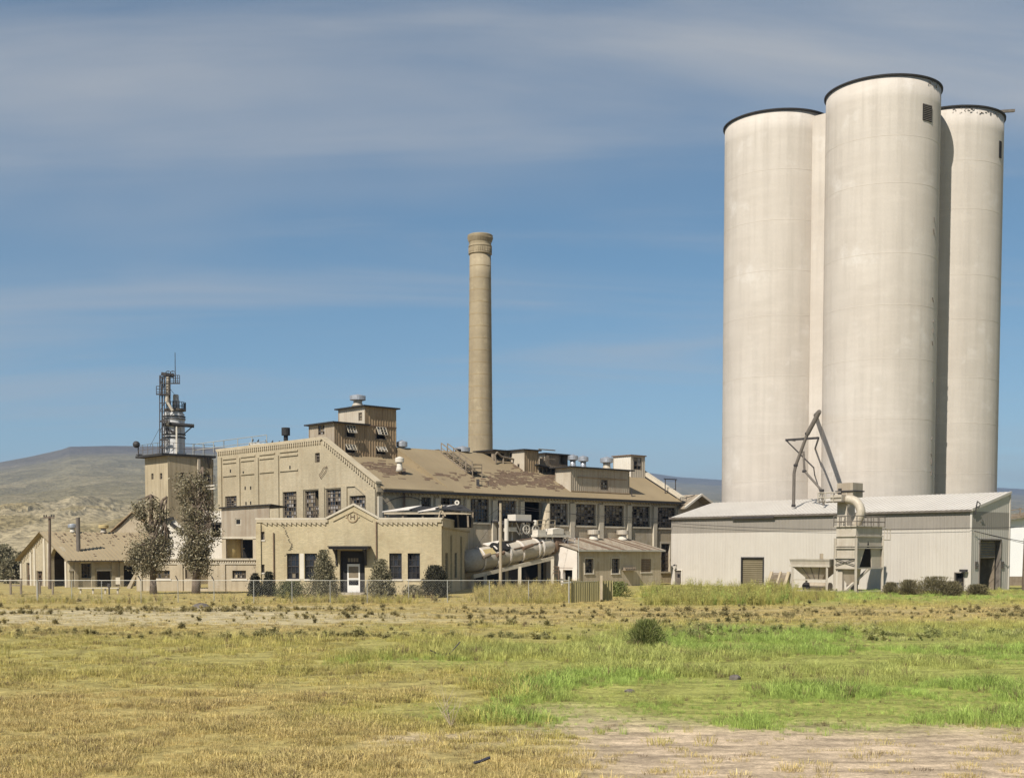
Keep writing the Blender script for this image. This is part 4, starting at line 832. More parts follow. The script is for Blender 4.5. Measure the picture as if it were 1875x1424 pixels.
for k in range(9): u = random.uniform(tr_ * .75, tr_); q.bar(TR.pt(u, TT, .32), TR.pt(u + random.uniform(-.1, .1), TT - random.uniform(.3, 1.2), .34), .08, .03)
q.build('hanging_felt', M['tar'], tw)
rl = thing('tower_railing', (T0.x, T0.y, TT), 'pipe railing round the roof of the concrete tower', 'railing'); q = MB(); q2 = MB(); zr = TT + .22
cs = [TL.pt(-tl - .5, zr, .5), TL.pt(0, zr, .5), TR.pt(tr_ + .2, zr, .2)]
for a, b2 in zip(cs[:-1], cs[1:]):
    for h in (.55, 1.1): q.tube(a + V((0, 0, h)), b2 + V((0, 0, h)), .022, n=5)
    for k in range(6): p = a.lerp(b2, k / 5); MB().tube(p, p + V((0, 0, 1.1)), .028, n=5).build('rail_post', M['pipe'], rl)
q.build('rail', M['pipe'], rl)
fl = thing('floodlight', TL.pt(-tl - .5, zr, .4), 'round black floodlight at the corner of the tower roof', 'floodlight'); p = TL.pt(-tl - .6, zr, .4)
MB().tube(p, p + V((0, 0, 1.1)), .05).build('bracket', M['steel'], fl); MB().lathe(p + V((-.1, -.3, 1.2)), [(.12, -.35), (.34, -.1), (.36, .12), (.3, .14)], 16, axis=(-.5, .8, .05)).build('lamp_head', M['steel'], fl)
MB().box(TL, -tl - .75, -tl - .1, zr + .1, zr + .2, .6, .2).build('ballast_box', M['steel'], fl)
# silver evaporator vessel
VD = T0.y + 2.6; vx = at_depth(322, HY, VD).x; vz = lambda y: at_depth(322, y, VD).z; sc_ = F / VD; W = lambda p: p / sc_
vs_ = thing('silver_vessel', (vx, VD, zr), 'tall silver steel evaporator vessel with stepped top and pipes', 'vessel')
o = MB().lathe((vx, VD, 0), [(W(21), zr), (W(21), vz(829)), (W(19), vz(828)), (W(19), vz(770)), (W(20.5), vz(769)), (W(20.5), vz(766)), (W(19), vz(765.5)), (W(18.5), vz(758)), (W(11), vz(750))], 32).build('shell', M['silver'], vs_); edges_smooth(o)
o = MB().lathe((vx + W(4), VD, 0), [(W(12), vz(754)), (W(6.5), vz(750)), (W(6.5), vz(735)), (W(5.5), vz(734)), (W(5), vz(723)), (W(3), vz(722))], 24).build('dome', M['silver'], vs_); edges_smooth(o)
q = MB()
for y in (764.5, 769, 797, 803): MB().lathe((vx, VD, vz(y)), [(W(19), 0), (W(20.6), .02), (W(20.6), .12), (W(19), .14)], 32).build('band', M['steel'], vs_)
q = MB(); q.path([V((vx + W(-15), VD - W(19), vz(779))), V((vx, VD - W(22), vz(778))), V((vx + W(12), VD - W(20), vz(779.5))), V((vx + W(40), VD - W(14), vz(781)))], .19, 12); q.build('dark_pipe', M['tar'], vs_)
q = MB(); q.path([V((vx + W(10), VD - W(20), vz(776))), V((vx + W(10), VD - W(20), vz(786))), V((vx + W(9.5), VD - W(21), zr))], W(1.7), 12); q.build('white_pipe', M['white'], vs_)
q = MB(); q.tube((vx + W(-8), VD - W(21), vz(777.5)), (vx + W(-2), VD - W(22), vz(777.5)), .22, n=10).build('pipe_joint', M['white'], vs_)
q = MB(); q.bar((vx + W(18), VD - W(8), vz(797)), (vx + W(36), VD - W(14), vz(783)), .08); q.bar((vx + W(-10), VD - W(19), vz(785)), (vx + W(6), VD - W(19), vz(794)), .2); q.bar((vx + W(-8), VD - W(20), vz(795)), (vx + W(-8), VD - W(20), vz(781)), .08); q.bar((vx + W(5), VD - W(20), vz(795)), (vx + W(7), VD - W(20), vz(781)), .08); q.build('brace', M['steel'], vs_)
q = MB(); yb, yt = vz(752), vz(737); 
for k in range(13): 
    t1 = math.pi * (-.75 + k * .09); p = V((vx + W(3) + W(18) * math.cos(t1), VD + W(18) * math.sin(t1), yb)); q.tube(p, p + V((0, 0, yt - yb)), .035, n=5)
    if k:
        for h in (.5, 1): q.tube(pp + V((0, 0, (yt - yb) * h)), p + V((0, 0, (yt - yb) * h)), .03, n=5)
    pp = p
q.build('top_railing', M['steel'], vs_); MB().lathe((vx + W(2), VD, vz(752.5)), [(W(19), 0), (W(19.5), .02), (W(19.5), vz(749) - vz(752.5)), (W(10), .3)], 28).build('top_platform', M['pipe'], vs_)
# steel frame with platforms beside the vessel
sf = thing('steel_scaffold_tower', (at_depth(302, HY, VD - 1).x, VD - 1, zr), 'dark steel ladder tower with railed platforms and two sheave wheels', 'scaffold')
xs = (292.5, 297, 301.5, 311); q = MB(); YF, YB = VD - 1.6, VD - .1
def sp_(x, y, d): return at_depth(x, y, d)
for d in (YF, YB):
    for x in (292.5, 301): q.bar(sp_(x, 829, d), sp_(x, 687, d), .085)
q.bar(sp_(297, 829, YF), sp_(297, 690, YF), .13); q.bar(sp_(311, 752, YF), sp_(311, 690, YF), .12); q.bar(sp_(306, 755, YB), sp_(306, 690, YB), .09); q.build('leg', M['steel'], sf)
q = MB()
for y in (820, 806, 790, 772, 753, 738, 724, 705, 690):
    q.bar(sp_(292.5, y, YF), sp_(301, y, YF), .08); q.bar(sp_(292.5, y, YF), sp_(292.5, y, YB), .07)
    if y < 800: q.bar(sp_(301, y, YF), sp_(311, y - 1, YF), .07)
for (y0, y1) in ((820, 806), (790, 772), (753, 738), (724, 705), (705, 690)): q.bar(sp_(292.5, y0, YB), sp_(301, y1, YB), .05); q.bar(sp_(301, y0, YF), sp_(311, y1, YF), .04)
for y in (771, 805): q.bar(sp_(293, y, YF), sp_(308, y, YF), .16)
q.build('cross_brace', M['steel'], sf)
for (x0, x1, y, yr, nm) in ((286.5, 312, 723, 707, 0), (294, 318, 703, 687, 0), (318, 329, 703, 687, 1)):
    q = MB(); a, b2, c, d = sp_(x0, y, YF - .3), sp_(x1, y, YF - .3), sp_(x1, y, YB), sp_(x0, y, YB); q.prism([a, b2, c, d], (0, 0, .14)); q.build('platform', M['steel'], sf)
    q = MB(); h = sp_(x0, yr, YF - .3).z - a.z; P = [a, b2, c, d, a]
    for u_, v_ in zip(P[:-1], P[1:]):
        for f_ in (.33, .66, 1): q.tube(u_ + V((0, 0, h * f_)), v_ + V((0, 0, h * f_)), .03, n=5)
        for k in range(3): m_ = u_.lerp(v_, k / 3); q.tube(m_, m_ + V((0, 0, h)), .035, n=5)
    q.build('platform_railing', M['steel'], sf)
q = MB(); q.bar(sp_(296, 684.5, YF), sp_(318, 688, YF), .35); q.build('head_beam', M['steel'], sf)
for x in (308, 316.5):
    c = sp_(x, 684, YF - .2); q = MB().lathe(c, [(.24, -.04), (.3, -.04), (.3, .04), (.24, .04), (.24, -.04)], 18, axis=(0, 1, 0), cap=False); q.bar(c - V((.25, 0, 0)), c + V((.25, 0, 0)), .04); q.bar(c - V((0, 0, .25)), c + V((0, 0, .25)), .04); q.build('sheave_wheel', M['steel'], sf)
q = MB(); q.tube(sp_(308, 690, YF - .1), sp_(306, 735, YF), .2, n=8); q.tube(sp_(306, 735, YF), sp_(316, 752, YF), .15, n=8); q.build('chute', M['duct'], sf)
tag(MB().tube(sp_(321, 700, YB), sp_(320.5, 645, YB), .045, .03, n=6).build('lightning_rod', M['steel']), 'thin tall mast rising above the steel ladder tower', 'mast')
tag(MB().tube(sp_(292.5, 783, YF), sp_(274, 818, YF - .5), .02, n=4).build('guy_wire', M['steel']), 'guy wire from the steel ladder tower to the tower roof', 'wire')
tag(MB().tube(sp_(312, 712, YF), sp_(329, 735, YF), .02, n=4).build('hoist_wire', M['steel']), 'slack hoist wire below the upper platform', 'wire')
# bridge between tower and factory
bf = Fr(TR.pt(tr_, 0), E2); q = MB(); z1_, z2_ = TR.at(385, 894)[1], TR.at(385, 889)[1]; L2 = (GW.pt(LEFT, 0) - TR.pt(tr_, 0)); P0 = TR.pt(tr_ * .72, 0, .1); P1 = GW.pt(LEFT, 0, .3)
br = thing('connecting_bridge', (P0.x, P0.y, z1_), 'white railed gangway between the concrete tower and the factory', 'gangway')
for z in (z1_ - .2, z1_ + .12): q.bar(P0 + V((0, 0, z)), P1 + V((0, 0, z)), .12)
q.build('deck_beam', M['white'], br); q = MB()
for h in (.6, 1.1): q.bar(P0 + V((0, 0, z1_ + h)), P1 + V((0, 0, z1_ + h)), .05)
for k in range(4): p = P0.lerp(P1, k / 3); q.bar(p + V((0, 0, z1_)), p + V((0, 0, z1_ + 1.1)), .06)
q.build('handrail', M['steel'], br)
q = MB(); P2 = AB(-LEFT + .3, 2.5, 0); P3 = TR.pt(tr_, 0, -.2); q.poly([V((P3.x, P3.y, 0)), V((P1.x, P1.y + 1, 0)), V((P1.x, P1.y + 1, TT - .6)), V((P3.x, P3.y, TT - .6))]); q = MB(); ff = Fr((P3.x, P3.y), (P1 - P3).normalized()); LL = (V((P1.x, P1.y, 0)) - V((P3.x, P3.y, 0))).length
q.box(ff, 0, LL, 0, z1_ - .3, -1.2, -1.4, 1).box(ff, 0, LL, z1_ + 1.4, TT - .3, -1.2, -1.4, 0); tag(q.build('link_wall', [M['tower'], M['rust']]), 'narrow stained wall closing the gap between tower and factory', 'wall')
q = MB()
ra, rb, rc_ = GW.pt(LEFT - .4, RZ + .5, -1), GW.pt(LEFT + 2.2, RZ + .5, -.6), TR.pt(tr_, TT, -.5)
for a, b2 in ((TR.pt(tr_ * .6, TT + .2, -.3), ra), (ra, GW.pt(-19, RZ + .5, -1))):
    for h in (.5, 1.1): q.tube(a + V((0, 0, h)), b2 + V((0, 0, h)), .035, n=5)
    for k in range(4): p = a.lerp(b2, k / 3); q.tube(p, p + V((0, 0, 1.1)), .04, n=5)
tag(q.build('roof_railing', M['galvw']), 'pale pipe railing along the factory roof next to the tower', 'railing')
# ------------------------------------------------------------------ arched brick shed at the far left
S0 = at_depth(127, HY, 117); SG = Fr((S0.x, S0.y), E1); SS = Fr((S0.x, S0.y), E2)
sgl = -SG.U(38); ssl = SS.U(320); SE = SS.at(128, 1024)[1]; SP = SG.at(79, 975)[1]
shed = thing('arched_shed', (S0.x, S0.y, 0), 'low tan brick shed with a broken arch in its gable and patchy tile roof', 'shed')
slope = (SP - SE) / (sgl / 2)
arch = []; ac = -SG.U(105, 0, 1040); 
ux0, ux1 = SG.U(93, 0, 1040), SG.U(118.5, 0, 1040); za = SG.at(105, 1000)[1]; cu = (ux0 + ux1) / 2; rw = (ux1 - ux0) / 2
out = [(-sgl, 0), (ux0, 0)] 
for k in range(13): tt = math.pi * (1 - k / 12); out.append((cu + rw * math.cos(tt), za - 1.35 + 1.35 * math.sin(tt)))
out += [(ux1, 0), (0, 0), (0, SE), (-sgl / 2, SP), (-sgl, SE)]
gh = [SG.rect(48.5, 55, 1030, 1072), SG.rect(67, 77.5, 1045, 1072)]
MB().wall(SG, out, gh, .35).build('gable_wall', M['brick'], shed)
for r in gh: window(SG, r, shed, 2, 4, .3, .5, .15, M['rust'])
for x in (40, 58, 65, 83, 91, 122): u = SG.U(x, 0, 1050); a = -u; zt = SE + slope * min(a, sgl - a) - .5; MB().box(SG, u - .18, u + .18, 0, zt, .12, 0).build('pilaster', M['trim'], shed)
q = MB()
for k in range(14):
    a = sgl * .53 + k * sgl * .46 / 14; z = SE + slope * (sgl - a) - .42; q.box(SG, -a, -a + .16, z - .15, z + .12, .1, 0)
q.build('corbel_teeth', M['cornice'], shed, kind='stuff')
sh_ = [SS.rect(127.5, 137.5, 1045, 1074), SS.rect(149, 167, 1031, 1058), SS.rect(178, 205, 1045, 1076), SS.rect(227, 250, 1035, 1076)]
MB().wall(SS, [(.36, 0), (ssl, 0), (ssl, SE), (.36, SE)], sh_, .35, off=-.003).build('side_wall', M['brick'], shed)
window(SS, sh_[1], shed, 3, 4, .05, .6, .15)
for r in sh_[:3]: MB().box(SS, r[0] - .1, r[1] + .1, r[3], r[3] + .15, .05, -.1).build('lintel', M['trim'], shed)
for x in (139, 170, 207, 222): u = SS.U(x); MB().box(SS, u - .2, u + .15, 0, SE - .25, .12, 0).build('pilaster', M['brick'], shed)
rfm = mk('shed_tiles', (.36, .285, .175), (.43, .345, .215), .4, speck=.3, stain=(.12, .075, .045), st_lo=.62, st_hi=.68, st_scale=1.3, streak=.2)
SFm = Fr((S0.x, S0.y), E1); ex = .45
def sroof(sg):
    q = MB(); n = int((ssl + .9) / .42)
    for k in range(n):
        b0_, b1_ = -.45 + k * .42, -.45 + (k + 1) * .42 - .05
        def P(a, b, dz=0): zz_ = SE + slope * min(a, sgl - a); return S0 - E1 * a + E2 * b + V((0, 0, zz_ - S0.z + dz))
        a0_, a1_ = (-ex, sgl / 2) if sg else (sgl + ex, sgl / 2)
        q.poly([P(a0_, b0_, .1), P(a0_, b1_ + .05, .1), P(a1_, b1_ + .05, .1), P(a1_, b0_, .1)] if sg else [P(a0_, b0_, .1), P(a1_, b0_, .1), P(a1_, b1_ + .05, .1), P(a0_, b1_ + .05, .1)])
        q.bar(P(a0_, b1_ + .02, .13), P(a1_, b1_ + .02, .13), .07)
    q.poly([P(a0_, -.45, 0), P(a0_, ssl + .4, 0), P(a1_, ssl + .4, 0), P(a1_, -.45, 0)])
    return q
sroof(True).build('roof_front', rfm, shed); sroof(False).build('roof_back', rfm, shed)
q = MB(); q.box(Fr(S0 - E1 * sgl, -E2), -ssl, 0, 0, SE, 0, -.3); q.box(Fr(S0 + E2 * ssl, E1), -sgl, 0, 0, SE, 0, -.3); q.build('rear_wall', M['brick'], shed)
q = MB(); rd = random.Random(11)                    # missing tiles
for _ in range(90):
    bq = abs(rd.gauss(0, .3)); a = sgl / 2 - .3 - bq * 4.2 if rd.random() < .7 else rd.uniform(.4, sgl / 2 - .4); b2 = rd.uniform(.6, ssl - .5)
    if a < .2: continue
    z = SE + slope * a + .125; p = S0 - E1 * a + E2 * b2; w_ = rd.uniform(.15, .34); h_ = rd.uniform(.08, .18)
    q.prism([V((p.x, p.y, z)), V((p.x, p.y, z)) + E2 * w_, V((p.x, p.y, z)) + E2 * w_ - E1 * h_ + V((0, 0, slope * h_)), V((p.x, p.y, z)) - E1 * h_ + V((0, 0, slope * h_))], (0, 0, .02))
q.build('missing_tiles', M['roofpatch'], shed, kind='stuff')
def shed_on(px, a): fr = Fr(S0 - E1 * a, E2); return fr
fr = shed_on(142, 1.6); u, zt = fr.at(142.5, 947); p = fr.pt(u, 0); tag(MB().tube((p.x, p.y, SE + slope * 1.6), (p.x, p.y, zt), .2, n=12).build('stovepipe', M['pipe']), 'tall dark stovepipe on the arched shed roof', 'stovepipe')
for (x, y0, y1, y2, w_, m_, lb) in ((133, 959, 966, 978, 17, ('galv', 'white'), 'ventilator with blue-grey cap on the shed ridge by the stovepipe'), (189.5, 960, 967, 979, 18, ('tile', 'duct'), 'ventilator with yellowish cap on the shed ridge')):
    fr = shed_on(x, sgl / 2); u, zt = fr.at(x, y0); zc = fr.at(x, y1)[1]; p = fr.pt(u, 0); w2 = w_ / 2 / (F / p.y)
    vent('roof_ventilator', p, SP + .05, prof(w2, (zt - zc) * .8, w2 * .5, zc - SP - .05, (zt - zc) * .25), lb, m_)
q = MB(); f = Fr((at_depth(240, HY, 113.5).x, 113.5), (1, 0)); q.prism([f.pt(*f.at(231, 1078)), f.pt(*f.at(248, 1046)), f.pt(*f.at(253, 1046)), f.pt(*f.at(238, 1078))], f.n * -.6)
tag(q.build('leaning_chute', M['palewood']), 'pale plank chute leaning against the shed doorway', 'chute')
# ------------------------------------------------------------------ grain silos
DS = 10.95; RS = DS / 2
def silo_c(px, d): p = at_depth(px, HY, d); return V((p.x, p.y, 0))
SI = [silo_c(1415.5, 134.5), silo_c(1604, 126.8), silo_c(1722, 133.4)]
ZS = [at_depth(1608, 176, 126.8).z] * 3
ZS[0] = at_depth(1419, 234, 134.5).z; ZS[2] = at_depth(1727, 229, 133.4).z
lab = ['white concrete silo, the outer one on the chimney side', 'white concrete silo standing forward with a dark louvre near its top', 'white concrete silo behind, with a beam sticking out of its rim']
rimm = M['tar']; silos = []
for k in range(3):
    c = SI[k]; t_ = thing('concrete_silo', c, lab[k], 'silo', 'tall concrete silos')
    n = 96; pf = [(RS, z) for z in np.linspace(0, ZS[k], 26)]
    MB().lathe(c, pf, n).build('shaft', M['conc'], t_, True)
    MB().lathe((c.x, c.y, ZS[k] - .02), [(RS + .02, -.06), (RS + .17, -.02), (RS + .18, .1), (RS + .02, .18), (RS * .5, .36), (.3, .45)], n).build('roof_cap', rimm, t_)
    q = MB()
    for j in range(1, 9): z = ZS[k] * j / 9 + random.uniform(-.8, .8); q.lathe((c.x, c.y, z), [(RS - .03, 0), (RS + .012, .01), (RS + .012, .05), (RS - .03, .06)], n)
    q.build('pour_line', mk('pour_line%d' % k, (.60, .53, .44), (.7, .64, .56), .4, speck=.2), t_, kind='stuff')
    silos.append(t_)
def silo_fr(k, px, py=HY):                                  # tangent frame on silo k below photo column px
    c = SI[k]; d = ray(px, py); d = V((d.x, d.y, 0)).normalized(); o = V((0, 0, 0)) - c; bq = o.dot(d); disc = bq * bq - (o.length_squared - RS * RS); tt = -bq - math.sqrt(max(0, disc)); p = d * tt; nrm = (p - c).normalized()
    return Fr((p.x, p.y), (-nrm.y, nrm.x))
f = silo_fr(1, 1698, 207); a, z1 = f.at(1698, 192); _, z0 = f.at(1698, 222); q = MB(); q.box(f, -.62, .62, z0, z1, .05, -.6); q.build('louvre', M['black'], silos[1]); lo = silos[1].children[-1]
q = MB()
for k in range(9): z = z0 + (z1 - z0) * (k + .5) / 9; q.box(f, -.58, .58, z - .03, z + .04, .09, .04)
q.build('louvre_slat', M['pipe'], lo)
q = MB(); f = silo_fr(2, 1815); p = at_depth(1833, 205, 133); q.bar(p - V((2, 0, .1)), p + V((1.4, 0, .12)), .26); q.build('projecting_beam', M['pipe'], silos[2])
f = silo_fr(2, 1828.5, 270); q = MB(); 
q.box(f, .1, .6, f.at(1828, 288)[1], f.at(1828, 257)[1], .05, -.5); q.build('louvre', M['black'], silos[2])
for k, marks in ((2, [(1747, 200, 5), (1753, 199, 5), (1758, 202, 3), (1767, 199, 4), (1772, 199, 4), (1778, 200, 3), (1783, 200, 3), (1790, 201, 6), (1798, 202, 7), (1806, 202, 2), (1816, 206, 3), (1821, 208, 3), (1826, 211, 3)]), (1, [(1701, 149, 3), (1705, 150, 3), (1709, 152, 3), (1714, 155, 2)])):
    q = MB(); rd = random.Random(4)
    for (x, y, w_) in marks:
        f = silo_fr(k, x, y); u, z = f.at(x, y)
        for _ in range(3): du, dz_ = rd.uniform(-.15, .15), rd.uniform(-.3, .25); q.bar(f.pt(u + du, z + dz_, .02), f.pt(u + du + rd.uniform(-.25, .25), z + dz_ + rd.uniform(-.2, .2), .02), .09, .02)
    q.build('peeling_marks', M['pipe'], silos[k], kind='stuff')
q = MB(); rd = random.Random(9)
for y in (405, 430, 553, 590, 610, 632, 700, 805, 835, 850, 870): 
    f = silo_fr(1, 1704 + (900 - y) * .012, y); u, z = f.at(1704 + (900 - y) * .012, y); q.bar(f.pt(u, z, .03), f.pt(u + rd.uniform(-.2, .2), z + rd.uniform(.2, .6), .03), .12, .03)
q.build('rust_marks', M['pipe'], silos[1], kind='stuff')
q = MB(); a, b2 = SI[0], SI[1]; dr_ = (b2 - a).normalized(); nn_ = V((dr_.y, -dr_.x, 0)); nn_ = nn_ if nn_.y < 0 else -nn_
mid = (a + b2) / 2 - nn_ * -2.0; hw = 2.2; q.box8([mid - dr_ * hw, mid + dr_ * hw, mid + dr_ * hw - nn_ * .3, mid - dr_ * hw - nn_ * .3] + [p + V((0, 0, ZS[0] - .5)) for p in (mid - dr_ * hw, mid + dr_ * hw, mid + dr_ * hw - nn_ * .3, mid - dr_ * hw - nn_ * .3)])
tag(q.build('silo_link_wall', M['conc']), 'narrow concrete infill wall joining two silos', 'infill wall')
# ------------------------------------------------------------------ white lean-to warehouse
W0 = gp(1777, 1083); W0.z = 0; WF = Fr(W0, E1); WE = Fr(W0, E2)
WL = WF.U(1229, 0, 990); WEZ = WF.at(1776, 933)[1]; WEL = WE.U(1848, 0, 990); WTZ = WE.at(1847, 901)[1]; BZ = WF.at(1500, 972.5)[1]
wh = thing('silo_warehouse', W0 + E1 * (WL / 2), 'long pale ribbed-metal lean-to warehouse with a taupe band at the silo foot', 'warehouse')
fh = [WF.rect(1359, 1397, 1021.8, 1078), WF.rect(1236, 1248.5, 1044, 1076), WF.rect(1749, 1764, 1049, 1084)]; fh = [(a, b2, 0, d) for a, b2, c, d in fh]
MB().corr(WF, WL, 0, 0, BZ, fh, .33, .014, 0, 0, .62).build('front_siding', M['siding'], wh); MB().corr(WF, WL, 0, BZ + .004, WEZ, [], .33, .014, 0, 0, .62).build('front_band', M['band'], wh)
eh = [WE.rect(1793, 1831, 988.6, 1084)]; eh = [(a, b2, 0, d) for a, b2, c, d in eh]
wst = (WTZ - WEZ) / WEL; BZ2 = BZ; BT = WEZ - .12
MB().corr(WE, .0, WEL, 0, BZ, eh, .33, .014, 0, 0, .62).build('end_siding', M['siding'], wh); MB().corr(WE, 0, WEL, BZ + .004, BT, [], .33, .014, 0, 0, .62).build('end_band', M['band'], wh)
MB().corr(WE, 0, WEL, BT + .004, lambda u: WEZ + wst * u, [], .33, .014, 0, 0, .62).build('end_gable', M['siding'], wh)
q = MB(); nR = int(-WL / .45); oh_ = .25
for k in range(nR):
    u0_, u1_ = WL + (-WL) * k / nR, WL + (-WL) * (k + 1) / nR
    A_ = [WF.pt(u0_, WEZ - oh_ * wst + .05, oh_), WF.pt(u1_, WEZ - oh_ * wst + .05, oh_), WF.pt(u1_, WTZ + .05, -WEL), WF.pt(u0_, WTZ + .05, -WEL)]; q.poly(A_); q.bar(A_[1] + V((0, 0, .025)), A_[2] + V((0, 0, .025)), .04, .035)
q.poly([WF.pt(WL, WEZ - .02, .1), WF.pt(WL, WTZ - .02, -WEL), WF.pt(0, WTZ - .02, -WEL), WF.pt(0, WEZ - .02, .1)])
q.build('roof', M['sideroof'], wh)
q = MB().box(WF, WL - .1, .1, WEZ - .16, WEZ + .02, oh_ + .05, oh_ - .08); q.build('eave_trim', M['pipe'], wh)
q = MB().prism([WE.pt(-.25, WEZ - .2 * wst - .05, .06), WE.pt(WEL, WTZ - .1, .06), WE.pt(WEL, WTZ + .1, .06), WE.pt(-.25, WEZ + .1, .06)], WE.n * .1); q.build('rake_trim', M['siding'], wh)
q = MB().box(WF.shift(-WEL), WL, 0, 0, WTZ, 0, -.1); q.poly([WF.pt(WL, 0, 0), WF.pt(WL, 0, -WEL), WF.pt(WL, WTZ, -WEL), WF.pt(WL, WEZ, 0)]); q.build('rear_wall', M['siding'], wh)
q = MB().box(WF, -.12, .04, 0, WEZ - .1, .07, -.05).box(WE, WEL - .1, WEL + .05, 0, WTZ - .15, .07, -.05); q.build('corner_trim', M['siding'], wh)
r = fh[0]; q = MB(); k = 0; z = 0
while z < r[3] - .15: q.prism([WF.pt(r[0], z, -.12), WF.pt(r[0], z + .2, -.12), WF.pt(r[0], z + .1, -.08)], WF.u * (r[1] - r[0])); z += .2
q.box(WF, r[0], r[1], 0, r[3], -.14, -.2); q.build('rollup_door', M['rollup'], wh)
q = MB().box(WF, r[0] - .12, r[0], 0, r[3] + .12, .08, -.2).box(WF, r[1], r[1] + .12, 0, r[3] + .12, .08, -.2).box(WF, r[0], r[1], r[3], r[3] + .12, .08, -.2); q.build('door_frame', M['tar'], wh)
r = fh[1]; q = MB().box(WF, r[0], r[1], 0, r[3], -.05, -.1); q.build('side_door', M['pipe'], wh); MB().box(WF, (r[0] + r[1]) / 2 - .15, (r[0] + r[1]) / 2 + .15, r[3] - .7, r[3] - .35, -.03, -.06).build('door_glass', M['glass'], wh.children[-1])
q = MB().box(WF, r[0] - .1, r[0], 0, r[3] + .1, .07, -.1).box(WF, r[1], r[1] + .1, 0, r[3] + .1, .07, -.1).box(WF, r[0], r[1], r[3], r[3] + .1, .07, -.1); q.build('door_frame', M['white'], wh)
q = MB().bar(WF.pt(r[0] + .2, r[3] + .55, .05), WF.pt(r[0] + .2, r[3] + .6, .4), .06).lathe(WF.pt(r[0] + .2, r[3] + .45, .4), [(.16, 0), (.1, .1), (.03, .16)], 12); q.build('door_lamp', M['steel'], wh)
r = fh[2]; q = MB().box(WF, r[0] - .08, r[0], 0, r[3] + .08, .07, -.2).box(WF, r[1], r[1] + .08, 0, r[3] + .08, .07, -.2).box(WF, r[0], r[1], r[3], r[3] + .08, .07, -.2); q.build('door_frame', M['pipe'], wh)
MB().box(WF, r[0], r[1], 0, r[3], -.35, -.4).build('dark_door', M['black'], wh); c = WF.pt(*WF.at(1768, 1045), .35); q = MB().bar(c - WF.n * .35, c, .06).box(Fr(c, E1), -.25, .25, -.06 + 0, .1, .1, -.1); 
q = MB().bar(WF.pt(*WF.at(1768, 1045), 0), c, .06).box(WF, WF.at(1768, 1045)[0] - .3, WF.at(1768, 1045)[0] + .3, c.z - .06, c.z + .14, .5, .2); q.build('door_lamp', M['steel'], wh)
r = eh[0]; q = MB().box(WE, r[0] - .1, r[0], 0, r[3] + .1, .08, -.4).box(WE, r[1], r[1] + .1, 0, r[3] + .1, .08, -.4).box(WE, r[0], r[1], r[3], r[3] + .1, .08, -.4); q.build('bay_door_frame', M['pipe'], wh)
q = MB(); z = r[3]
for k in range(7): q.prism([WE.pt(r[0], z, -.3), WE.pt(r[0], z - .22, -.3), WE.pt(r[0], z - .11, -.24)], WE.u * (r[1] - r[0] - .4)); z -= .22
q.build('half_raised_door', M['pipe'], wh)
q = MB().box(WE, r[1] - .45, r[1] - .3, 0, r[3], -.3, -1.6); q.build('inner_jamb', M['wood'], wh)
for x in (1787, 1835):
    f = WE; u, z = f.at(x, 1034); q = MB()
    for i in (-1, 1):
        for j in (-1, 1): q.box(f, u + i * .14 - .11, u + i * .14 + .11, z + j * .16 - .13, z + j * .16 + .13, .07, .03)
    q.build('square_plate', M['pipe'], wh)
q = MB().box(WF, WF.U(1340, .3, 946), WF.U(1417, .3, 946), WEZ - .3, WEZ - .1, .34, .29); q.build('gutter_piece', M['steel'], wh)
u, z = WE.at(1783, 930); q = MB(); q.tube(WE.pt(.3, WEZ - .4, .1), WE.pt(.3, WEZ + .7, .3), .05); q.path([WE.pt(.3, WEZ + .7, .3), WE.pt(.6, WEZ + .5, .4), WE.pt(.5, WEZ + .1, .3)], .04); q.build('wire_mast', M['steel'], wh)
q = MB()                                              # dark flashing where silos meet the roof
def roofW(p): return WEZ + wst * max(0, -(p - W0).dot(WF.n)) + .08
for k in (0, 1, 2):
    n = 80; prev = None
    for j in range(n + 1):
        t1 = 2 * math.pi * j / n; p = SI[k] + V((math.cos(t1), math.sin(t1), 0)) * (RS + .05); dep = -(p - W0).dot(WF.n); al = (p - W0).dot(E1)
        ok = 0 < dep < WEL and WL < al < 0; p2 = V((p.x, p.y, roofW(p)))
        if ok and prev is not None: q.bar(prev + V((0, 0, .1)), p2 + V((0, 0, .1)), .12, .34)
        prev = p2 if ok else None
q.build('silo_flashing', M['pipe'], wh)
# leaning ramp, loading hopper, dust collector
f = WF.shift(.5); r = f.rect(1405, 1443, 1046, 1079); rp = thing('leaning_ramp', f.pt((r[0] + r[1]) / 2, 0), 'slatted loading ramp leaning upright on the warehouse wall', 'ramp'); wr = r[1] - r[0]
for k, (a, wd_) in enumerate(((0, .3), (.46, .2), (.82, .32))):
    u0_ = r[0] + a * wr; MB().prism([f.pt(u0_, .02, .3), f.pt(u0_ + wd_, .02, .3), f.pt(u0_ + wd_ + .12, r[3], -.25), f.pt(u0_ + .12, r[3], -.25)], f.n * -.1).build('rail', M['palewood'], rp)
for k in range(9):
    z0_ = .1 + k * (r[3] - .2) / 9; z1_ = z0_ + (r[3] - .2) / 9 - .03; oo = lambda z: .22 - .55 * z / r[3]
    MB().prism([f.pt(r[0] + .2, z0_, oo(z0_)), f.pt(r[1] - .1, z0_, oo(z0_)), f.pt(r[1] - .1, z1_, oo(z1_)), f.pt(r[0] + .2, z1_, oo(z1_))], f.n * -.04).build('slat', M['wood'], rp)
D0 = gp(1566, 1085); D0.z = 0; DL = Fr(D0, E1); DR = Fr(D0, E2); dl, dw = -DL.U(1531, 0, 1000), DR.U(1615, 0, 1000)
zt, zb = DR.at(1567, 964)[1], DR.at(1567, 1040)[1]
dc = thing('dust_collector', D0, 'boxy tan dust collector on steel legs with railing and curved duct', 'dust collector')
q = MB(); Zm = DR.at(1567, 1003)[1]
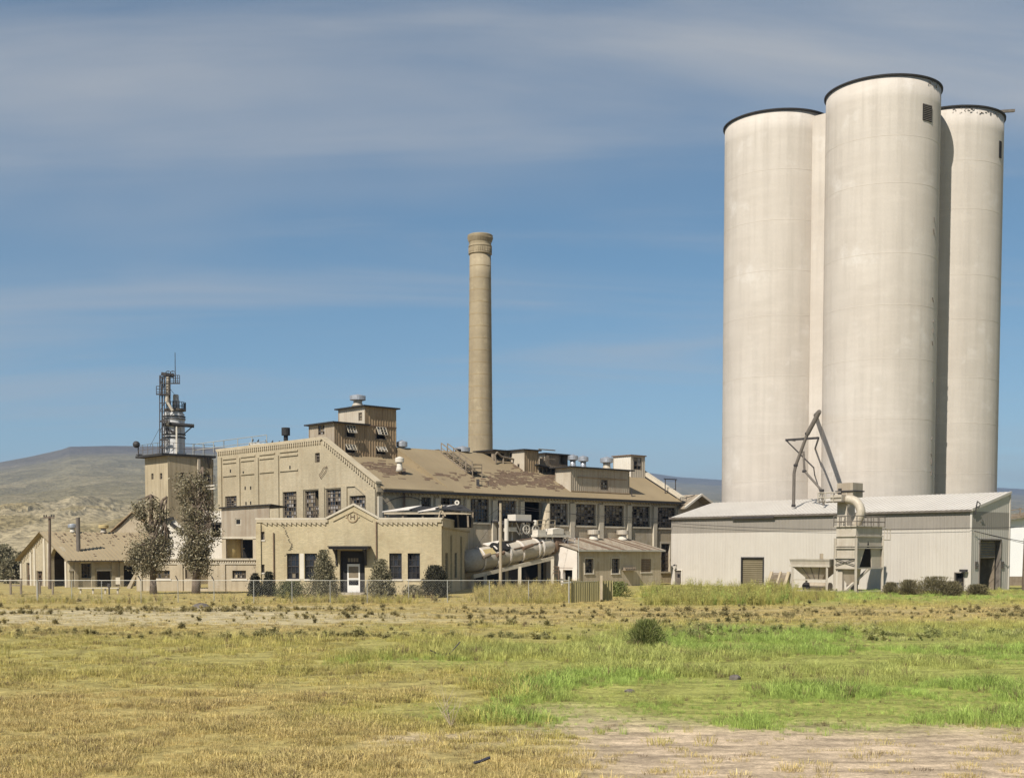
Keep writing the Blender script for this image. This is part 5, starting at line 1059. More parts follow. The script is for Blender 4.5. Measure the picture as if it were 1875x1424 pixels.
q.box8([DL.pt(-dl, Zm, 0), DL.pt(0, Zm, 0), DR.pt(dw, Zm, 0), DL.pt(-dl, Zm, -dw), DL.pt(-dl, zt, 0), DL.pt(0, zt, 0), DR.pt(dw, zt, 0), DL.pt(-dl, zt, -dw)])
q.build('casing', M['duct'], dc)
q = MB().box(DL, -dl, 0, zb, Zm - .01, -.02, -.08); q.build('lower_panel', M['duct'], dc)
# torn right-hand hopper side: two slanting plates round a dark hole
f = DR; q9 = None; q = MB(); A0, A1 = f.rect(1566, 1615, 1003, 1038)[0], dw; m1, m2 = f.at(1585, 1003), f.at(1596, 1003); b1, b2_ = f.at(1574, 1036), f.at(1597, 1036)
MB().prism([f.pt(.02, zb, -.05), f.pt(b1[0], zb, -.05), f.pt(m1[0], Zm - .01, -.05), f.pt(.02, Zm - .01, -.05)], f.n * -.06).build('torn_panel', M['tinlight'], dc); q.prism([f.pt(b2_[0], zb, -.05), f.pt(dw, zb, -.05), f.pt(dw, Zm - .01, -.05), f.pt(m2[0], Zm - .01, -.05)], f.n * -.06)
q.build('torn_panel', M['tinlight'], dc); MB().box(f, .1, dw - .05, zb + .02, Zm - .02, -.9, -.95).build('dark_inside', M['black'], dc)
q = MB().prism([f.pt(f.U(1587, 0, 998), Zm + .02, .02), f.pt(f.U(1592, 0, 998), Zm + .02, .02), f.pt(f.U(1589.5, 0, 990), f.at(1589.5, 990)[1], .02)], f.n * -.03); q.build('tear', M['black'], dc)
q = MB().prism([DL.pt(-dl, zb, -.1), DL.pt(-.05, zb, -.1), DL.pt(-dl * .3, zb - 1.35, -.6), DL.pt(-dl * .62, zb - 1.35, -.6)], DL.n * -.8); q.build('discharge_hopper', M['tin'], dc)
MB().box(DL, -dl * .66, -dl * .28, .1, zb - 1.3, -.6, -1.2).build('discharge_box', M['pipe'], dc); MB().box(DL, -dl + .1, -dl * .7, .05, zb - .2, -.1, -.4).build('control_box', M['duct'], dc)
for fr_2, u in ((DL, -dl - .05), (DL, .05), (DR, dw)):
    q = MB().bar(fr_2.pt(u, .05, .06), fr_2.pt(u, zt - .9, .06), .17); q.build('leg', M['duct'], dc)
q = MB()
for y in (981, 999, 1003, 1021):
    z = DR.at(1567, y)[1]; q.bar(DL.pt(-dl, z, .07), DL.pt(0, z, .07), .09); q.bar(DR.pt(0, z, .07), DR.pt(dw, z, .07), .09) if y < 1010 else None
q.bar(DL.pt(-dl, zb, .08), DL.pt(0, zb, .08), .12); q.bar(DR.pt(0, zb, .08), DR.pt(dw, zb, .08), .12); q.build('belt_rail', M['duct'], dc)
q = MB(); z0, z1 = DR.at(1567, 1034)[1], DR.at(1567, 1023)[1]; MB().bar(DL.pt(-dl, z0, .09), DL.pt(0, z1, .09), .05).build('cross_brace', M['steel'], dc); MB().bar(DL.pt(-dl, z1, .12), DL.pt(0, z0, .12), .05).build('cross_brace', M['steel'], dc)
q = MB(); cs = [DL.pt(-dl - .15, zt, .15), DL.pt(.15, zt, .15), DR.pt(dw + .15, zt, .15), DL.pt(-dl - .15, zt, -dw - .15)]; rh = DR.at(1567, 944)[1] - zt
for a, b2 in zip(cs, cs[1:] + cs[:1]):
    for h in (.5, 1): q.tube(a + V((0, 0, rh * h)), b2 + V((0, 0, rh * h)), .035, n=5)
    for k in range(4): p = a.lerp(b2, k / 4); q.tube(p, p + V((0, 0, rh)), .04, n=5)
q.build('top_railing', M['pipe'], dc); MB().prism([p + V((0, 0, .01)) for p in cs], (0, 0, .08)).build('top_deck', M['duct'], dc)
ef = DL.shift(-1.5); r = ef.rect(1533, 1551, 884, 960); ch_ = ef.rect(1535, 1564, 884, 910)
q = MB(); q.box(ef, r[0], r[1], zt, r[3] - 1.5, 0, -1.2); q.build('elevator_leg', M['duct'], dc); q = MB().box(ef, ch_[0], ch_[1], ch_[2], ch_[3], .2, -1.3); q.build('elevator_head', M['tin'], dc)
q = MB().box(ef, ch_[0] - .1, ch_[1] + .1, ef.at(1550, 899)[1] - .05, ef.at(1550, 899)[1] + .05, .3, -1.4).box(ef, ch_[0] + .2, ch_[0] + .45, ef.at(1550, 905)[1] - .3, ef.at(1550, 905)[1] + .5, .35, .2); q.build('head_fitting', M['steel'], dc)
r2 = ef.rect(1532, 1552, 906, 920); q = MB().box(ef, r2[0], r2[1], r2[2], r2[3], .9, .2); q.build('motor_housing', M['duct'], dc)
q = MB(); pz = ef.at(1530, 920)[1]; x0_ = ef.U(1510, 0, 920); cs = [ef.pt(x0_, pz, 1), ef.pt(r2[1], pz, 1), ef.pt(r2[1], pz, .2), ef.pt(x0_, pz, .2)]; q.prism(cs, (0, 0, .08)); q.build('head_platform', M['pipe'], dc); q = MB(); rh = ef.at(1530, 902)[1] - pz
for a, b2 in zip(cs[:1] + cs[2:], [cs[1], cs[3], cs[0]]):
    for h in (.5, 1): q.tube(a + V((0, 0, rh * h)), b2 + V((0, 0, rh * h)), .035, n=5)
    for k in range(3): p = a.lerp(b2, k / 3); q.tube(p, p + V((0, 0, rh)), .04, n=5)
q.build('head_railing', M['duct'], dc)
q = MB(); df = DL.shift(-1.2); C_ = [(1551, 914), (1560, 914.5), (1568, 918), (1574, 926), (1577, 937), (1573, 950), (1566, 963)]; P = [df.pt(*df.at(np.interp(k, range(7), [c[0] for c in C_]), np.interp(k, range(7), [c[1] for c in C_]))) for k in np.linspace(0, 6, 19)]; P = [P[0]] + [(P[k - 1] + P[k] * 2 + P[k + 1]) / 4 for k in range(1, 18)] + [P[18]]; q.sweep(P, .36, 18); q.build('curved_duct', M['tinlight'], dc, True)
q = MB(); a, b2 = DR.at(1596, 1040), DR.at(1553, 1080); q.bar(DR.pt(a[0], a[1], -.2), DL.pt(-.7, .15, .4), .22, .16); q.build('screw_conveyor', M['duct'], dc)
q = MB(); f = DR; u0_ = dw + .1; 
for h in (0, .9): q.tube(f.pt(u0_, f.at(1618, 988)[1] + h, .1), f.pt(u0_ + 1, f.at(1618, 988)[1] + h, .1), .04, n=5)
for h in (0, .5, 1): q.tube(f.pt(u0_ + h, f.at(1618, 988)[1], .1), f.pt(u0_ + h * .9 + .1, f.at(1618, 988)[1] + .9, .1), .035, n=5)
q.build('side_cage', M['duct'], dc)
MB().box(DL, -dl - 3.6, .6, .0, .12, .9, -dw - .3).build('slab', M['cons'], dc)
H0 = DL.shift(.2, -dl - .35); hp = thing('loading_hopper', H0.pt(-2, .12), 'open-topped tan loading hopper on legs beside the dust collector', 'hopper')
hl_ = -H0.U(1447.5, 0, 1028); z1, z0 = H0.at(1480, 1023)[1], H0.at(1480, 1035)[1]; hd_ = 2.2; zf = H0.at(1480, 1062)[1]
hl2 = -H0.U(1510, 0, 1028)
q = MB(); 
def quadp(P, th=.04): q.prism(P, V((0, 0, th)))
A4 = [H0.pt(-hl_, z1, .2), H0.pt(0, z1, .2), H0.pt(0, z1, -hd_), H0.pt(-hl_, z1, -hd_)]; B4 = [H0.pt(-hl_ + .1, z0, .05), H0.pt(-.1, z0, .05), H0.pt(-.1, z0, -hd_ + .2), H0.pt(-hl_ + .1, z0, -hd_ + .2)]; C4_ = [H0.pt(-hl_ * .66, zf, -.7), H0.pt(-hl_ * .34, zf, -.7), H0.pt(-hl_ * .34, zf, -1.3), H0.pt(-hl_ * .66, zf, -1.3)]
for k in range(4):
    j = (k + 1) % 4; q.poly([B4[k], B4[j], A4[j], A4[k]])
q.build('trough', M['duct'], hp); q = MB()
for k in range(4):
    j = (k + 1) % 4; q.poly([C4_[k], C4_[j], B4[j], B4[k]])
q.poly(C4_); q.build('funnel', M['tin'], hp)
q = MB(); q.poly([p - V((0, 0, .12)) for p in A4]); q.build('grate', M['tar'], hp)
for u, o_ in ((-hl_ + .3, 0), (-.3, 0), (-hl_ + .3, -hd_ + .2), (-.3, -hd_ + .2)): MB().bar(H0.pt(u, .1, o_ + .1), H0.pt(u, z0, o_ + .1), .15).build('leg', M['duct'], hp)
q = MB().bar(H0.pt(-hl_ + .3, zf + .05, .12), H0.pt(-.3, zf + .05, .12), .1); q.bar(H0.pt(-hl_, z0 - .03, .12), H0.pt(0, z0 - .03, .12), .16); q.build('cross_rail', M['duct'], hp)
q = MB()
for k in range(1, 4): a, b2 = B4[0].lerp(B4[1], k / 4), C4_[0].lerp(C4_[1], k / 4); q.bar(a, b2, .06)
q.build('funnel_rib', M['pipe'], hp)
for u in (-hl_ * .6, -hl_ * .25): MB().bar(H0.pt(u, z1, -hd_), H0.pt(u, z1 + .45, -hd_), .25).build('post_stub', M['palewood'], hp)
q = MB().tube(H0.pt(-hl_ * .66, .45, -.8), H0.pt(-.5, .45, -.8), .32, n=14); q.build('auger_tube', M['tin'], hp); q = MB().lathe(H0.pt(-hl_ * .68, .42, -.5), [(.12, -.1), (.36, -.1), (.36, .1), (.12, .1)], 16, axis=H0.n); q.build('drive_wheel', M['steel'], hp)
# spouting from the silos to the roof
dS = -(SI[0] - W0).dot(WF.n) - RS - .8
PF = WF.shift(-max(1.0, 2.2)); P_ = lambda x, y: PF.pt(*PF.at(x, y))
sp2 = thing('grain_spout', P_(1453, 926), 'forked dark spout pipe bracketed between the silos down to the roof', 'spout')
to_wall = lambda p, dz=0: V((mid.x, mid.y, p.z + dz))
MB().path([to_wall(P_(1500, 754), 1.0), P_(1500, 754), P_(1478, 795)], .21, 12).path([P_(1478, 795), P_(1457, 852), P_(1454, 866), P_(1453, 928)], .15, 12).build('main_pipe', M['pipe'], sp2)
MB().path([P_(1471, 826), P_(1473, 862), P_(1505, 898), P_(1506.5, 902), P_(1508, 925)], .11, 10).build('branch_pipe', M['pipe'], sp2)
q = MB(); 
for x, y in ((1478, 793), (1457, 851), (1473, 862), (1505, 897), (1453, 925)): q.lathe(P_(x, y) - V((0, 0, .15)), [(.16, 0), (.21, .04), (.21, .2), (.16, .24)], 14)
q.build('pipe_collar', M['steel'], sp2)
q = MB().bar(P_(1439, 805.5), P_(1499, 801.5), .2); q.bar(P_(1439, 805.5), P_(1490, 856), .1); q.bar(P_(1439, 805), P_(1439, 805) - PF.n * 1.5, .1); q.bar(P_(1499, 801.5), to_wall(P_(1499, 801.5)), .14); q.bar(P_(1490, 856), to_wall(P_(1490, 856)), .1); q.build('bracket', M['steel'], sp2)
# ------------------------------------------------------------------ boiler house in front of the long wall
BF = LW.shift(5.0); b0u, b1u = BF.U(1056.5, 0, 1030), BF.U(1210, 0, 1030); BZt = BF.at(1100, 1007.5)[1]; BE = Fr(BF.pt(b0u, 0), E1); bel = -BE.U(1000, 0, 1030); BPZ = BE.at(1031, 1000)[1]
bh = thing('boiler_house', BF.pt((b0u + b1u) / 2, 0), 'low plastered boiler house with a whitewashed end wall and streaky roof', 'boiler house')
hs = [BF.rect(1071, 1086, 1022.5, 1048.8), BF.rect(1120, 1134, 1022, 1049), BF.rect(1174, 1192, 1023, 1047)]
MB().wall(BF, [(b0u + .01, 0), (b1u, 0), (b1u, BZt), (b0u + .01, BZt)], hs, .3).build('front_wall', M['plaster'], bh)
for r in hs[:2]: window(BF, r, bh, 3, 4, .15, .15); MB().box(BF, r[0] - .1, r[1] + .1, r[2] - .12, r[2], .08, 0).build('window_sill', M['white'], bh); MB().box(BF, r[0] - .12, r[0], r[2], r[3] + .12, .05, 0).box(BF, r[1], r[1] + .12, r[2], r[3] + .12, .05, 0).box(BF, r[0], r[1], r[3], r[3] + .12, .05, 0).build('window_surround', M['trim'], bh)
r = hs[2]; q = MB(); z = r[2]
while z < r[3]: q.prism([BF.pt(r[0], z, -.02), BF.pt(r[0], z + .04, -.02), BF.pt(r[0], z + .16, -.14), BF.pt(r[0], z + .12, -.14)], BF.u * (r[1] - r[0])); z += .17
q.build('louvre_slat', M['boards'], bh); MB().box(BF, r[0], r[1], r[2], r[3], -.2, -.25).build('louvre_back', M['black'], bh); MB().box(BF, r[0] - .1, r[1] + .1, r[2] - .1, r[2], .06, 0).build('window_sill', M['white'], bh)
r = BF.rect(1139, 1160, 1038, 1044); q = MB().box(BF, r[0], r[1], r[2], r[2] + .08, .5, 0); 
for k in range(7): u = r[0] + .1 + (r[1] - r[0] - .2) * k / 6; q.box(BF, u - .05, u + .05, r[2] + .08, r[3], .4, .1)
q.build('wall_shelf', M['wood'], bh)
pts = [(-bel, 0), (0, 0), (0, BZt), (-bel * .45, BPZ), (-bel * .75, BPZ - .25), (-bel, BPZ - 1.1)]; dh = BE.rect(1031, 1048, 1043, 1066); dh = (dh[0], dh[1], 0, dh[3])
MB().wall(BE, pts, [dh], .3).build('end_wall', M['whitewash'], bh); MB().box(BE, dh[0], dh[1], 0, dh[3], -.6, -.7).build('dark_doorway', M['black'], bh)
rz2 = BF.at(1100, 986, -5)[1]; back = 4.9; q = MB(); nP = 26; wv = (b1u - b0u + .5) / nP
for k in range(nP):
    u0_, u1_ = b0u - .15 + k * wv, b0u - .15 + (k + 1) * wv; zr_ = .0; m_ = 1 if random.random() < .35 else 0
    q.prism([BF.pt(u0_, BZt - .03, .35), BF.pt(u1_ - .02, BZt - .03, .35), BF.pt(u1_ - .02, max(rz2, BPZ), -back), BF.pt(u0_, max(rz2, BPZ), -back)], (0, 0, .07 + .02 * (k % 2)), m_)
q.build('roof', [M['tin'], M['rust']], bh); MB().box(BF, b0u - .2, b1u + .2, BZt - .1, BZt + .06, .45, .36).build('gutter', M['galvw'], bh)
BR = BF.left(b1u); MB().box(BR, .02, 4.8, 0, BZt, 0, -.3).build('right_wall', M['plaster'], bh)
for (x, lb) in ((1087, 'squat ventilator on the boiler house roof near its whitewashed end'), (1140, 'squat ventilator on the boiler house roof, above its small shelf')):
    fv = BF.shift(-4.3); u, zt_ = fv.at(x, 972.5); p = fv.pt(u, 0); vent('roof_ventilator', p, fv.at(x, 989)[1], prof(.62, .45, .4, .55, .05), lb, ('duct', 'white'))
f = BE.shift(1.2); q = MB()
for y in (1037, 1043, 1049): q.bar(f.pt(*f.at(1009, y)), f.pt(*f.at(1023, y)), .06)
for x in (1009, 1023): q.bar(f.pt(f.U(x, 0, 1040), 0), f.pt(f.U(x, 0, 1040), f.at(x, 1037)[1]), .07)
q.bar(f.pt(*f.at(1023, 1039)), f.pt(*f.at(1048, 1039.5)), .05); tag(q.build('pipe_rack', M['rust']), 'rusty pipe rack before the whitewashed end wall', 'rack')
p = BF.pt(b0u + .05, 0, .15); tag(MB().tube(p, p + V((0, 0, BZt + 1.2)), .05).build('corner_pipe', M['galvw']), 'thin pale pipe up the corner of the boiler house', 'pipe')
# ------------------------------------------------------------------ inclined drum and its platform
DF = LW.shift(2.0); pa = DF.pt(*DF.at(866, 1026)); pb = DF.pt(*DF.at(1003, 999)); ax = (pb - pa).normalized(); LA = (pb - pa).length; rD = 21.0 / (F / pa.y); rE = 17.0 / (F / pb.y)
dm = thing('diffuser_drum', (pa.x, pa.y, 0), 'huge pale inclined steel drum with an opened hatch, on sloping beams', 'drum')
n = 36; o = MB().lathe(pa, [(rD * .55, -1.4), (rD * .9, -.9), (rD, -.4), (rD, LA * .3), (rD * .5 + rE * .5, LA * .6), (rE, LA - .2), (rE * .8, LA + .3)], n, axis=ax).build('drum_shell', M['duct'], dm); edges_smooth(o, 50)
for f_ in (.06, .24, .40, .58, .80, .86):
    rr = rD if f_ < .3 else rD + (rE - rD) * (f_ - .3) / .7; MB().lathe(pa + ax * LA * f_, [(rr - .02, -.09), (rr + .09, -.09), (rr + .09, .09), (rr - .02, .09)], n, axis=ax, cap=False).build('rib', M['whitewash'], dm)
side = DF.n; upv = side.cross(ax).normalized(); upv = upv if upv.z > 0 else -upv
q = MB()
for f_ in (.26, .36): c = pa + ax * LA * f_ + side * rD * .55 + upv * rD * .84; q.lathe(c, [(.02, .06), (.62, .05), (.66, -.3), (.3, -.3)], 20, axis=(side * .6 + upv * .8))
q.build('hatch_opening', M['black'], dm)
q = MB(); c0 = pa + ax * LA * .2 + upv * (rD * 1.02) + side * .1; q.prism([c0, c0 + ax * LA * .2, c0 + ax * LA * .2 - side * .7 + upv * .18, c0 - side * .7 + upv * .18], upv * .06); q.build('hatch_cover', M['whitewash'], dm)
q = MB(); c0 = pa + ax * LA * .05 + side * rD * .6 + upv * rD * .85; q.prism([c0, c0 + ax * LA * .15, c0 + ax * LA * .16 + side * .33 - upv * .5, c0 + side * .3 - upv * .5], side * .06); q.build('hinged_plate', M['tile'], dm)
for (f0, f1, h) in ((.03, .12, .25), (.2, .3, .2), (.55, .68, .35)): q = MB().tube(pa + ax * LA * f0 + side * (rD + .1) + upv * h, pa + ax * LA * f1 + side * (rD + .1) + upv * (h + .15), .16, n=10); q.build('trunnion', M['rust'] if f0 > .1 else M['wood'], dm)
q = MB().tube(pa + ax * LA * .45 + side * rD * .9 + upv * rD * .42, pa + ax * LA * .85 + side * rE * .9 + upv * rE * .62, .06); q.tube(pa + ax * LA * .4 + upv * rD * 1.05, pa + ax * LA * .8 + upv * rE * 1.1, .07); q.build('side_pipe', M['rust'], dm)
MB().lathe(pb, [(rE * .8, .3), (rE * .95, .5), (rE * .7, 1.8), (rE * .35, 2.4)], 24, axis=ax).build('discharge_cone', M['rust'], dm)
lo = -upv * (rD + .25)
for sgn in (-.8, .9): q = MB().bar(pa + lo + side * sgn * rD - ax * 1.0, pa + ax * LA * .98 - upv * (rE + .25) + side * sgn * rE, .22, .34); q.build('beam', M['trim'], dm)
for f_ in (.05, .5, .95):
    for sgn in (-.8, .9):
        p = pa + ax * LA * f_ - upv * (rD + (rE - rD) * f_ + .3) + side * sgn * rD; MB().bar(V((p.x, p.y, 0)), p, .3).build('support_leg', M['trim'], dm)
q = MB()
for f_ in (.24, .58): p = pa + ax * LA * f_; MB().bar(p - upv * (rD + .5), p - upv * (rD - .2) + side * rD * .5, .25).build('cradle', M['rust'], dm)
MB().box(LW, LW.U(868, 0, 1035), LW.U(1000, 0, 1035), 0, LW.at(930, 1000)[1] - .6, .3, .25).build('under_drum_shade', M['black'], dm)  # black sheet paints the shade in the space beneath the drum
gb = thing('drive_gearbox', pb + upv * rE, 'white gearbox and motor housings on top of the drum end', 'gearbox')
g = DF.shift(.2); gq = lambda x, y, o_=0: g.pt(*g.at(x, y), o_)
r = g.rect(1004, 1024, 966, 978); q = MB().prism([g.pt(r[0], r[2], .6), g.pt(r[1], r[2], .6), g.pt(r[1], r[2] + .5, .6), g.pt(r[0] + (r[1] - r[0]) * .65, r[3], .6), g.pt(r[0], r[3] - .15, .6)], g.n * -1.2); q.build('gear_housing', M['white'], gb)
r = g.rect(978, 993, 970, 980); MB().box(g, r[0], r[1], r[2], r[3], .5, -.5).build('motor', M['white'], gb); r = g.rect(1023, 1038, 972, 980); MB().box(g, r[0], r[1], r[2], r[3], .4, -.4).build('coupling_guard', M['duct'], gb)
q = MB().box(g, g.U(976), g.U(1036), g.at(1000, 983)[1], g.at(1000, 979)[1], .6, -.6); q.build('base_frame', M['white'], gb)
q = MB()
for x0, y0, x1, y1 in ((1005, 974, 1008, 1010), (1028, 980, 1022, 1000), (1022, 1000, 1034, 983), (996, 968, 991, 1012), (1034, 985, 1047, 986), (1034, 992, 1047, 993), (1034, 984, 1034, 1000), (1047, 984, 1047, 1000)): q.bar(gq(x0, y0, .4), gq(x1, y1, .4), .1)
q.build('brace', M['whitewash'], gb)
pf = LW.shift(1.2); pq = lambda x, y, o_=0: pf.pt(*pf.at(x, y), o_)
pt2 = thing('drum_platform', pq(945, 985), 'steel platform with braces and valves over the drum carrying a white tank', 'platform')
q = MB().box(pf, pf.U(915), pf.U(968), pf.at(940, 956)[1], pf.at(940, 953.5)[1], .9, -1.2); q.build('deck', M['steel'], pt2)
for x in (915, 938, 967): q = MB().bar(pq(x, 990), pq(x, 955), .14); q.build('column', M['white'], pt2)
q = MB()
for x0, y0, x1, y1 in ((938, 956, 948, 979), (958, 956, 948, 979), (948, 958, 944, 980), (963, 958, 960, 980), (976, 962, 968, 978), (968, 962, 976, 978), (935, 966, 945, 980), (955, 965, 965, 980)): q.bar(pq(x0, y0, .5), pq(x1, y1, .5), .08)
q.build('brace', M['whitewash'], pt2)
for x in (953, 970): q = MB().lathe(pq(x, 969, .8), [(.35, -.04), (.44, -.04), (.44, .04), (.35, .04), (.35, -.04)], 20, axis=pf.n, cap=False); q.bar(pq(x - 5, 969, .8), pq(x + 5, 969, .8), .05); q.bar(pq(x, 963, .8), pq(x, 975, .8), .05); q.build('hand_wheel', M['white'], pt2)
r = pf.rect(923, 938, 965, 973); MB().box(pf, r[0], r[1], r[2], r[3], .6, -.2).build('valve_box', M['white'], pt2); MB().lathe(pq(969, 962, .8), [(.16, 0), (.2, .1), (.2, .4), (.12, .5)], 14).build('valve_bonnet', M['white'], pt2)
q = MB(); 
for y in (952.5, 960): q.bar(pq(976.5, y, .6), pq(1008, y, .6), .06)
for x in (976.5, 991, 1008): q.bar(pq(x, 952.5, .6), pq(x, 968, .6), .06)
q.build('guardrail', M['palewood'], pt2)
r = pf.rect(937.5, 966, 942, 954.5); q = MB().box(pf, r[0], r[1], r[2], r[3], .5, -.6); wt = tag(q.build('water_tank', M['white']), 'white square tank on the platform above the drum', 'tank')
q = MB().tube(pq(914, 950, 1), pq(914, 990, 1), .2, n=12); tag(q.build('feed_pipe', M['white']), 'upright white feed pipe left of the drum platform', 'pipe')
q = MB(); q.tube(pq(905, 963, .6), pq(914, 958, .8), .16, n=10); tag(q.build('pipe_elbow', M['steel']), 'short dark pipe elbow meeting the upright feed pipe', 'pipe')
# ------------------------------------------------------------------ beyond the end gable: low tiled shed, roof frame, antenna
f = Fr(AB(0, LEN + 7, 0), E2); es = thing('end_tiled_shed', f.pt(2, 0), 'low shed with a pale-edged tiled gable roof past the factory end', 'shed')
pk_, lf_, rt_ = f.at(1268, 908), f.at(1238, 932), f.at(1304, 936)
nrow = 14
for sg, a, b2 in ((0, lf_, pk_), (1, pk_, rt_)):
    q = MB()
    for k in range(nrow):
        p0_, p1_ = k / nrow, (k + 1) / nrow; u0_, z0_, u1_, z1_ = a[0] + (b2[0] - a[0]) * p0_, a[1] + (b2[1] - a[1]) * p0_, a[0] + (b2[0] - a[0]) * p1_, a[1] + (b2[1] - a[1]) * p1_
        q.prism([f.pt(u0_, z0_ + .05 * (k % 2), 1.2), f.pt(u1_, z1_ + .05 * (k % 2), 1.2), f.pt(u1_, z1_ + .05 * (k % 2), -9), f.pt(u0_, z0_ + .05 * (k % 2), -9)], (0, 0, .1))
    q.build('roof_tiles', M['tin'], es)
    MB().bar(f.pt(a[0], a[1] + .12, 1.25), f.pt(b2[0], b2[1] + .12, 1.25), .16, .22).build('verge', M['white'], es)
MB().wall(f, [(lf_[0] + .2, 0), (rt_[0] - .2, 0), (rt_[0] - .2, rt_[1]), (pk_[0], pk_[1]), (lf_[0] + .2, lf_[1])], [], .3).build('gable_wall', M['plaster'], es)
f = Fr(AB(1.6, LEN - .6, 0), -E1) if False else LW.shift(-1.2); u0_, z0_ = f.at(1218, 896); u1_, z1_ = f.at(1237, 878); zt2 = f.at(1227, 877)[1]
q = MB().bar(f.pt(u0_, roofz(1.2), 0), f.pt(u0_, zt2, 0), .09).bar(f.pt(u1_, roofz(1.2), 0), f.pt(u1_, zt2, 0), .09).bar(f.pt(u0_ - .2, zt2, 0), f.pt(u1_ + .2, zt2, 0), .1).bar(f.pt((u0_ + u1_) / 2, f.at(1230, 895)[1], 0), f.pt(u1_, f.at(1230, 895)[1], 0), .07)
tag(q.build('roof_goalpost', M['steel']), 'dark goalpost-shaped pipe frame near the far end of the roof', 'pipe frame')
f = LW.shift(.4); q = MB().bar(f.pt(*f.at(1246, 914)), f.pt(*f.at(1273, 906)), .07).bar(f.pt(*f.at(1246, 926)), f.pt(*f.at(1246, 910)), .08); q.bar(f.pt(*f.at(1256, 916)), f.pt(*f.at(1258, 908)), .05)
tag(q.build('bracket_arm', M['steel']), 'dark bracket arm sticking out from the factory end corner', 'bracket')
f = LW.shift(-.15); u0_, z0_ = f.at(1157, 900); q = MB().bar(f.pt(u0_, roofz(.15), 0), f.pt(u0_, f.at(1157, 893)[1], 0), .1)
tag(q.build('eave_stub_pipe', M['steel']), 'stub pipe at the eave right of the big dormer', 'pipe')
# ------------------------------------------------------------------ far right: white shed, dark post
f = Fr((at_depth(1860, HY, 124).x, 124), (1, .02)); wb = thing('white_back_shed', f.pt(2, 0), 'bright white shed with dark flat eave beyond the warehouse', 'shed')
r = f.rect(1845, 1960, 948, 1058); q = MB().wall(f, [(r[0], r[2] - .5), (r[1], r[2] - .5), (r[1], r[3] + .6), (r[0] + 2, r[3] + .1), (r[0], r[3] - .25)], [], .2); q.build('wall', mk('bright_white', (.80, .79, .77), (.84, .83, .8), 1), wb)
q = MB().prism([f.pt(r[0] - .5, r[3] - .2, .7), f.pt(r[0] + 2, r[3] + .12, .7), f.pt(r[1], r[3] + .75, .7), f.pt(r[1], r[3] + .95, .7), f.pt(r[0] + 2, r[3] + .36, .7), f.pt(r[0] - .5, r[3] + .02, .7)], f.n * -8); q.build('eave', M['wood'], wb)
MB().box(f, r[0], r[1], -.2, .9, .05, -7.5).build('foundation', M['wood'], wb); MB().box(f, r[0], r[1], .9, r[3] - .2, -7.3, -7.5).build('rear_wall', M['white'], wb)
q = MB(); 
for k in range(2): z = r[3] + .5 + k * .45; q.bar(f.pt(r[0] - .3, z - .3, -1), f.pt(r[1], z + .6, -1), .08)
for k in range(4): q.bar(f.pt(r[0] + .2 + k * 1.4, r[3] - .1 + k * .15, -1), f.pt(r[0] + .2 + k * 1.4, r[3] + .9 + k * .15, -1), .1)
q.build('roof_rail', M['wood'], wb)
# ------------------------------------------------------------------ poles and wires
def pole(px, pyb, pyt, r0_, label, bars=(), m='pole', lean=0, name='utility_pole'):
    b = gp(px, pyb); t = at_depth(px + lean, pyt, b.y); o = thing(name, b, label, 'pole')
    MB().tube(b - V((0, 0, .3)), t, r0_, r0_ * .75, 12).build('shaft', M[m], o)
    for (y, w_) in bars:
        z = at_depth(px, y, b.y).z; s_ = w_ / 2 / (F / b.y); q = MB().bar((t.x - s_, b.y - .18, z), (t.x + s_, b.y - .18, z - .03), .12); q.build('crossarm', M[m], o)
        for k in (-.95, -.5, .5, .95): MB().lathe((t.x + s_ * k, b.y - .18, z + .06), [(.03, 0), (.06, .04), (.07, .14), (.02, .18)], 8).build('insulator', M['steel'], o)
    return b, t
pb1, pt1 = pole(91, 1078, 944.5, .15, 'dark utility pole with one crossarm before the arched shed', [(947, 19)])
pb2, pt2_ = pole(916.5, 1078, 921, .15, 'plain pale wooden pole standing before the drum', m='palewood')
pb3, pt3 = pole(1875, 1081, 985, .2, 'dark post at the edge of the yard beyond the warehouse', m='pole', lean=3)
def wire(a, b, sag, label, r=.016, n=20, name='overhead_wire'):
    a, b = V(a), V(b); P = [a.lerp(b, k / n) - V((0, 0, sag * 4 * (k / n) * (1 - k / n))) for k in range(n + 1)]
    tag(MB().path(P, r, 4).build(name, M['steel']), label, 'wire')
wire(pt2_, WF.pt(*WF.at(1229, 957, .3), .3), .25, 'wire from the pale pole to the warehouse corner')
wire(WF.pt(*WF.at(1229, 957, .3), .3), WF.pt(*WF.at(1777, 966, .3), .3), .35, 'wire strung along the warehouse front', .022)
wire(WF.pt(*WF.at(1777, 966, .3), .3), at_depth(1990, 958, 104), .1, 'wire leaving the warehouse corner for the yard edge', .022)
wire(WE.pt(*WE.at(1782, 972), .1), at_depth(1960, 1003, 112), .15, 'upper slack wire from the warehouse end wall', .028); wire(WE.pt(*WE.at(1782, 972), .1), at_depth(1960, 1011, 112), .1, 'lower slack wire from the warehouse end wall', .018)
wire(LW.pt(*LW.at(700, 922), .3), LW.pt(*LW.at(772, 918), .3), -.5, 'cable looped across the brick wall by the gable corner', .03, name='wall_cable'); wire(LW.pt(*LW.at(930, 932), .7), LW.pt(*LW.at(1235, 952), 1.2), .1, 'wire crossing the long wall windows', .018)
wire(OS.pt(SLEN * .8, OT - .2, .3), pt2_ - V((0, 0, .3)), .1, 'short wire from the office to the pale pole', .018)
wire(at_depth(872, 1000, 100), pt2_ - V((0, 0, .6)), .1, 'second short wire reaching up to the pale pole', .014)
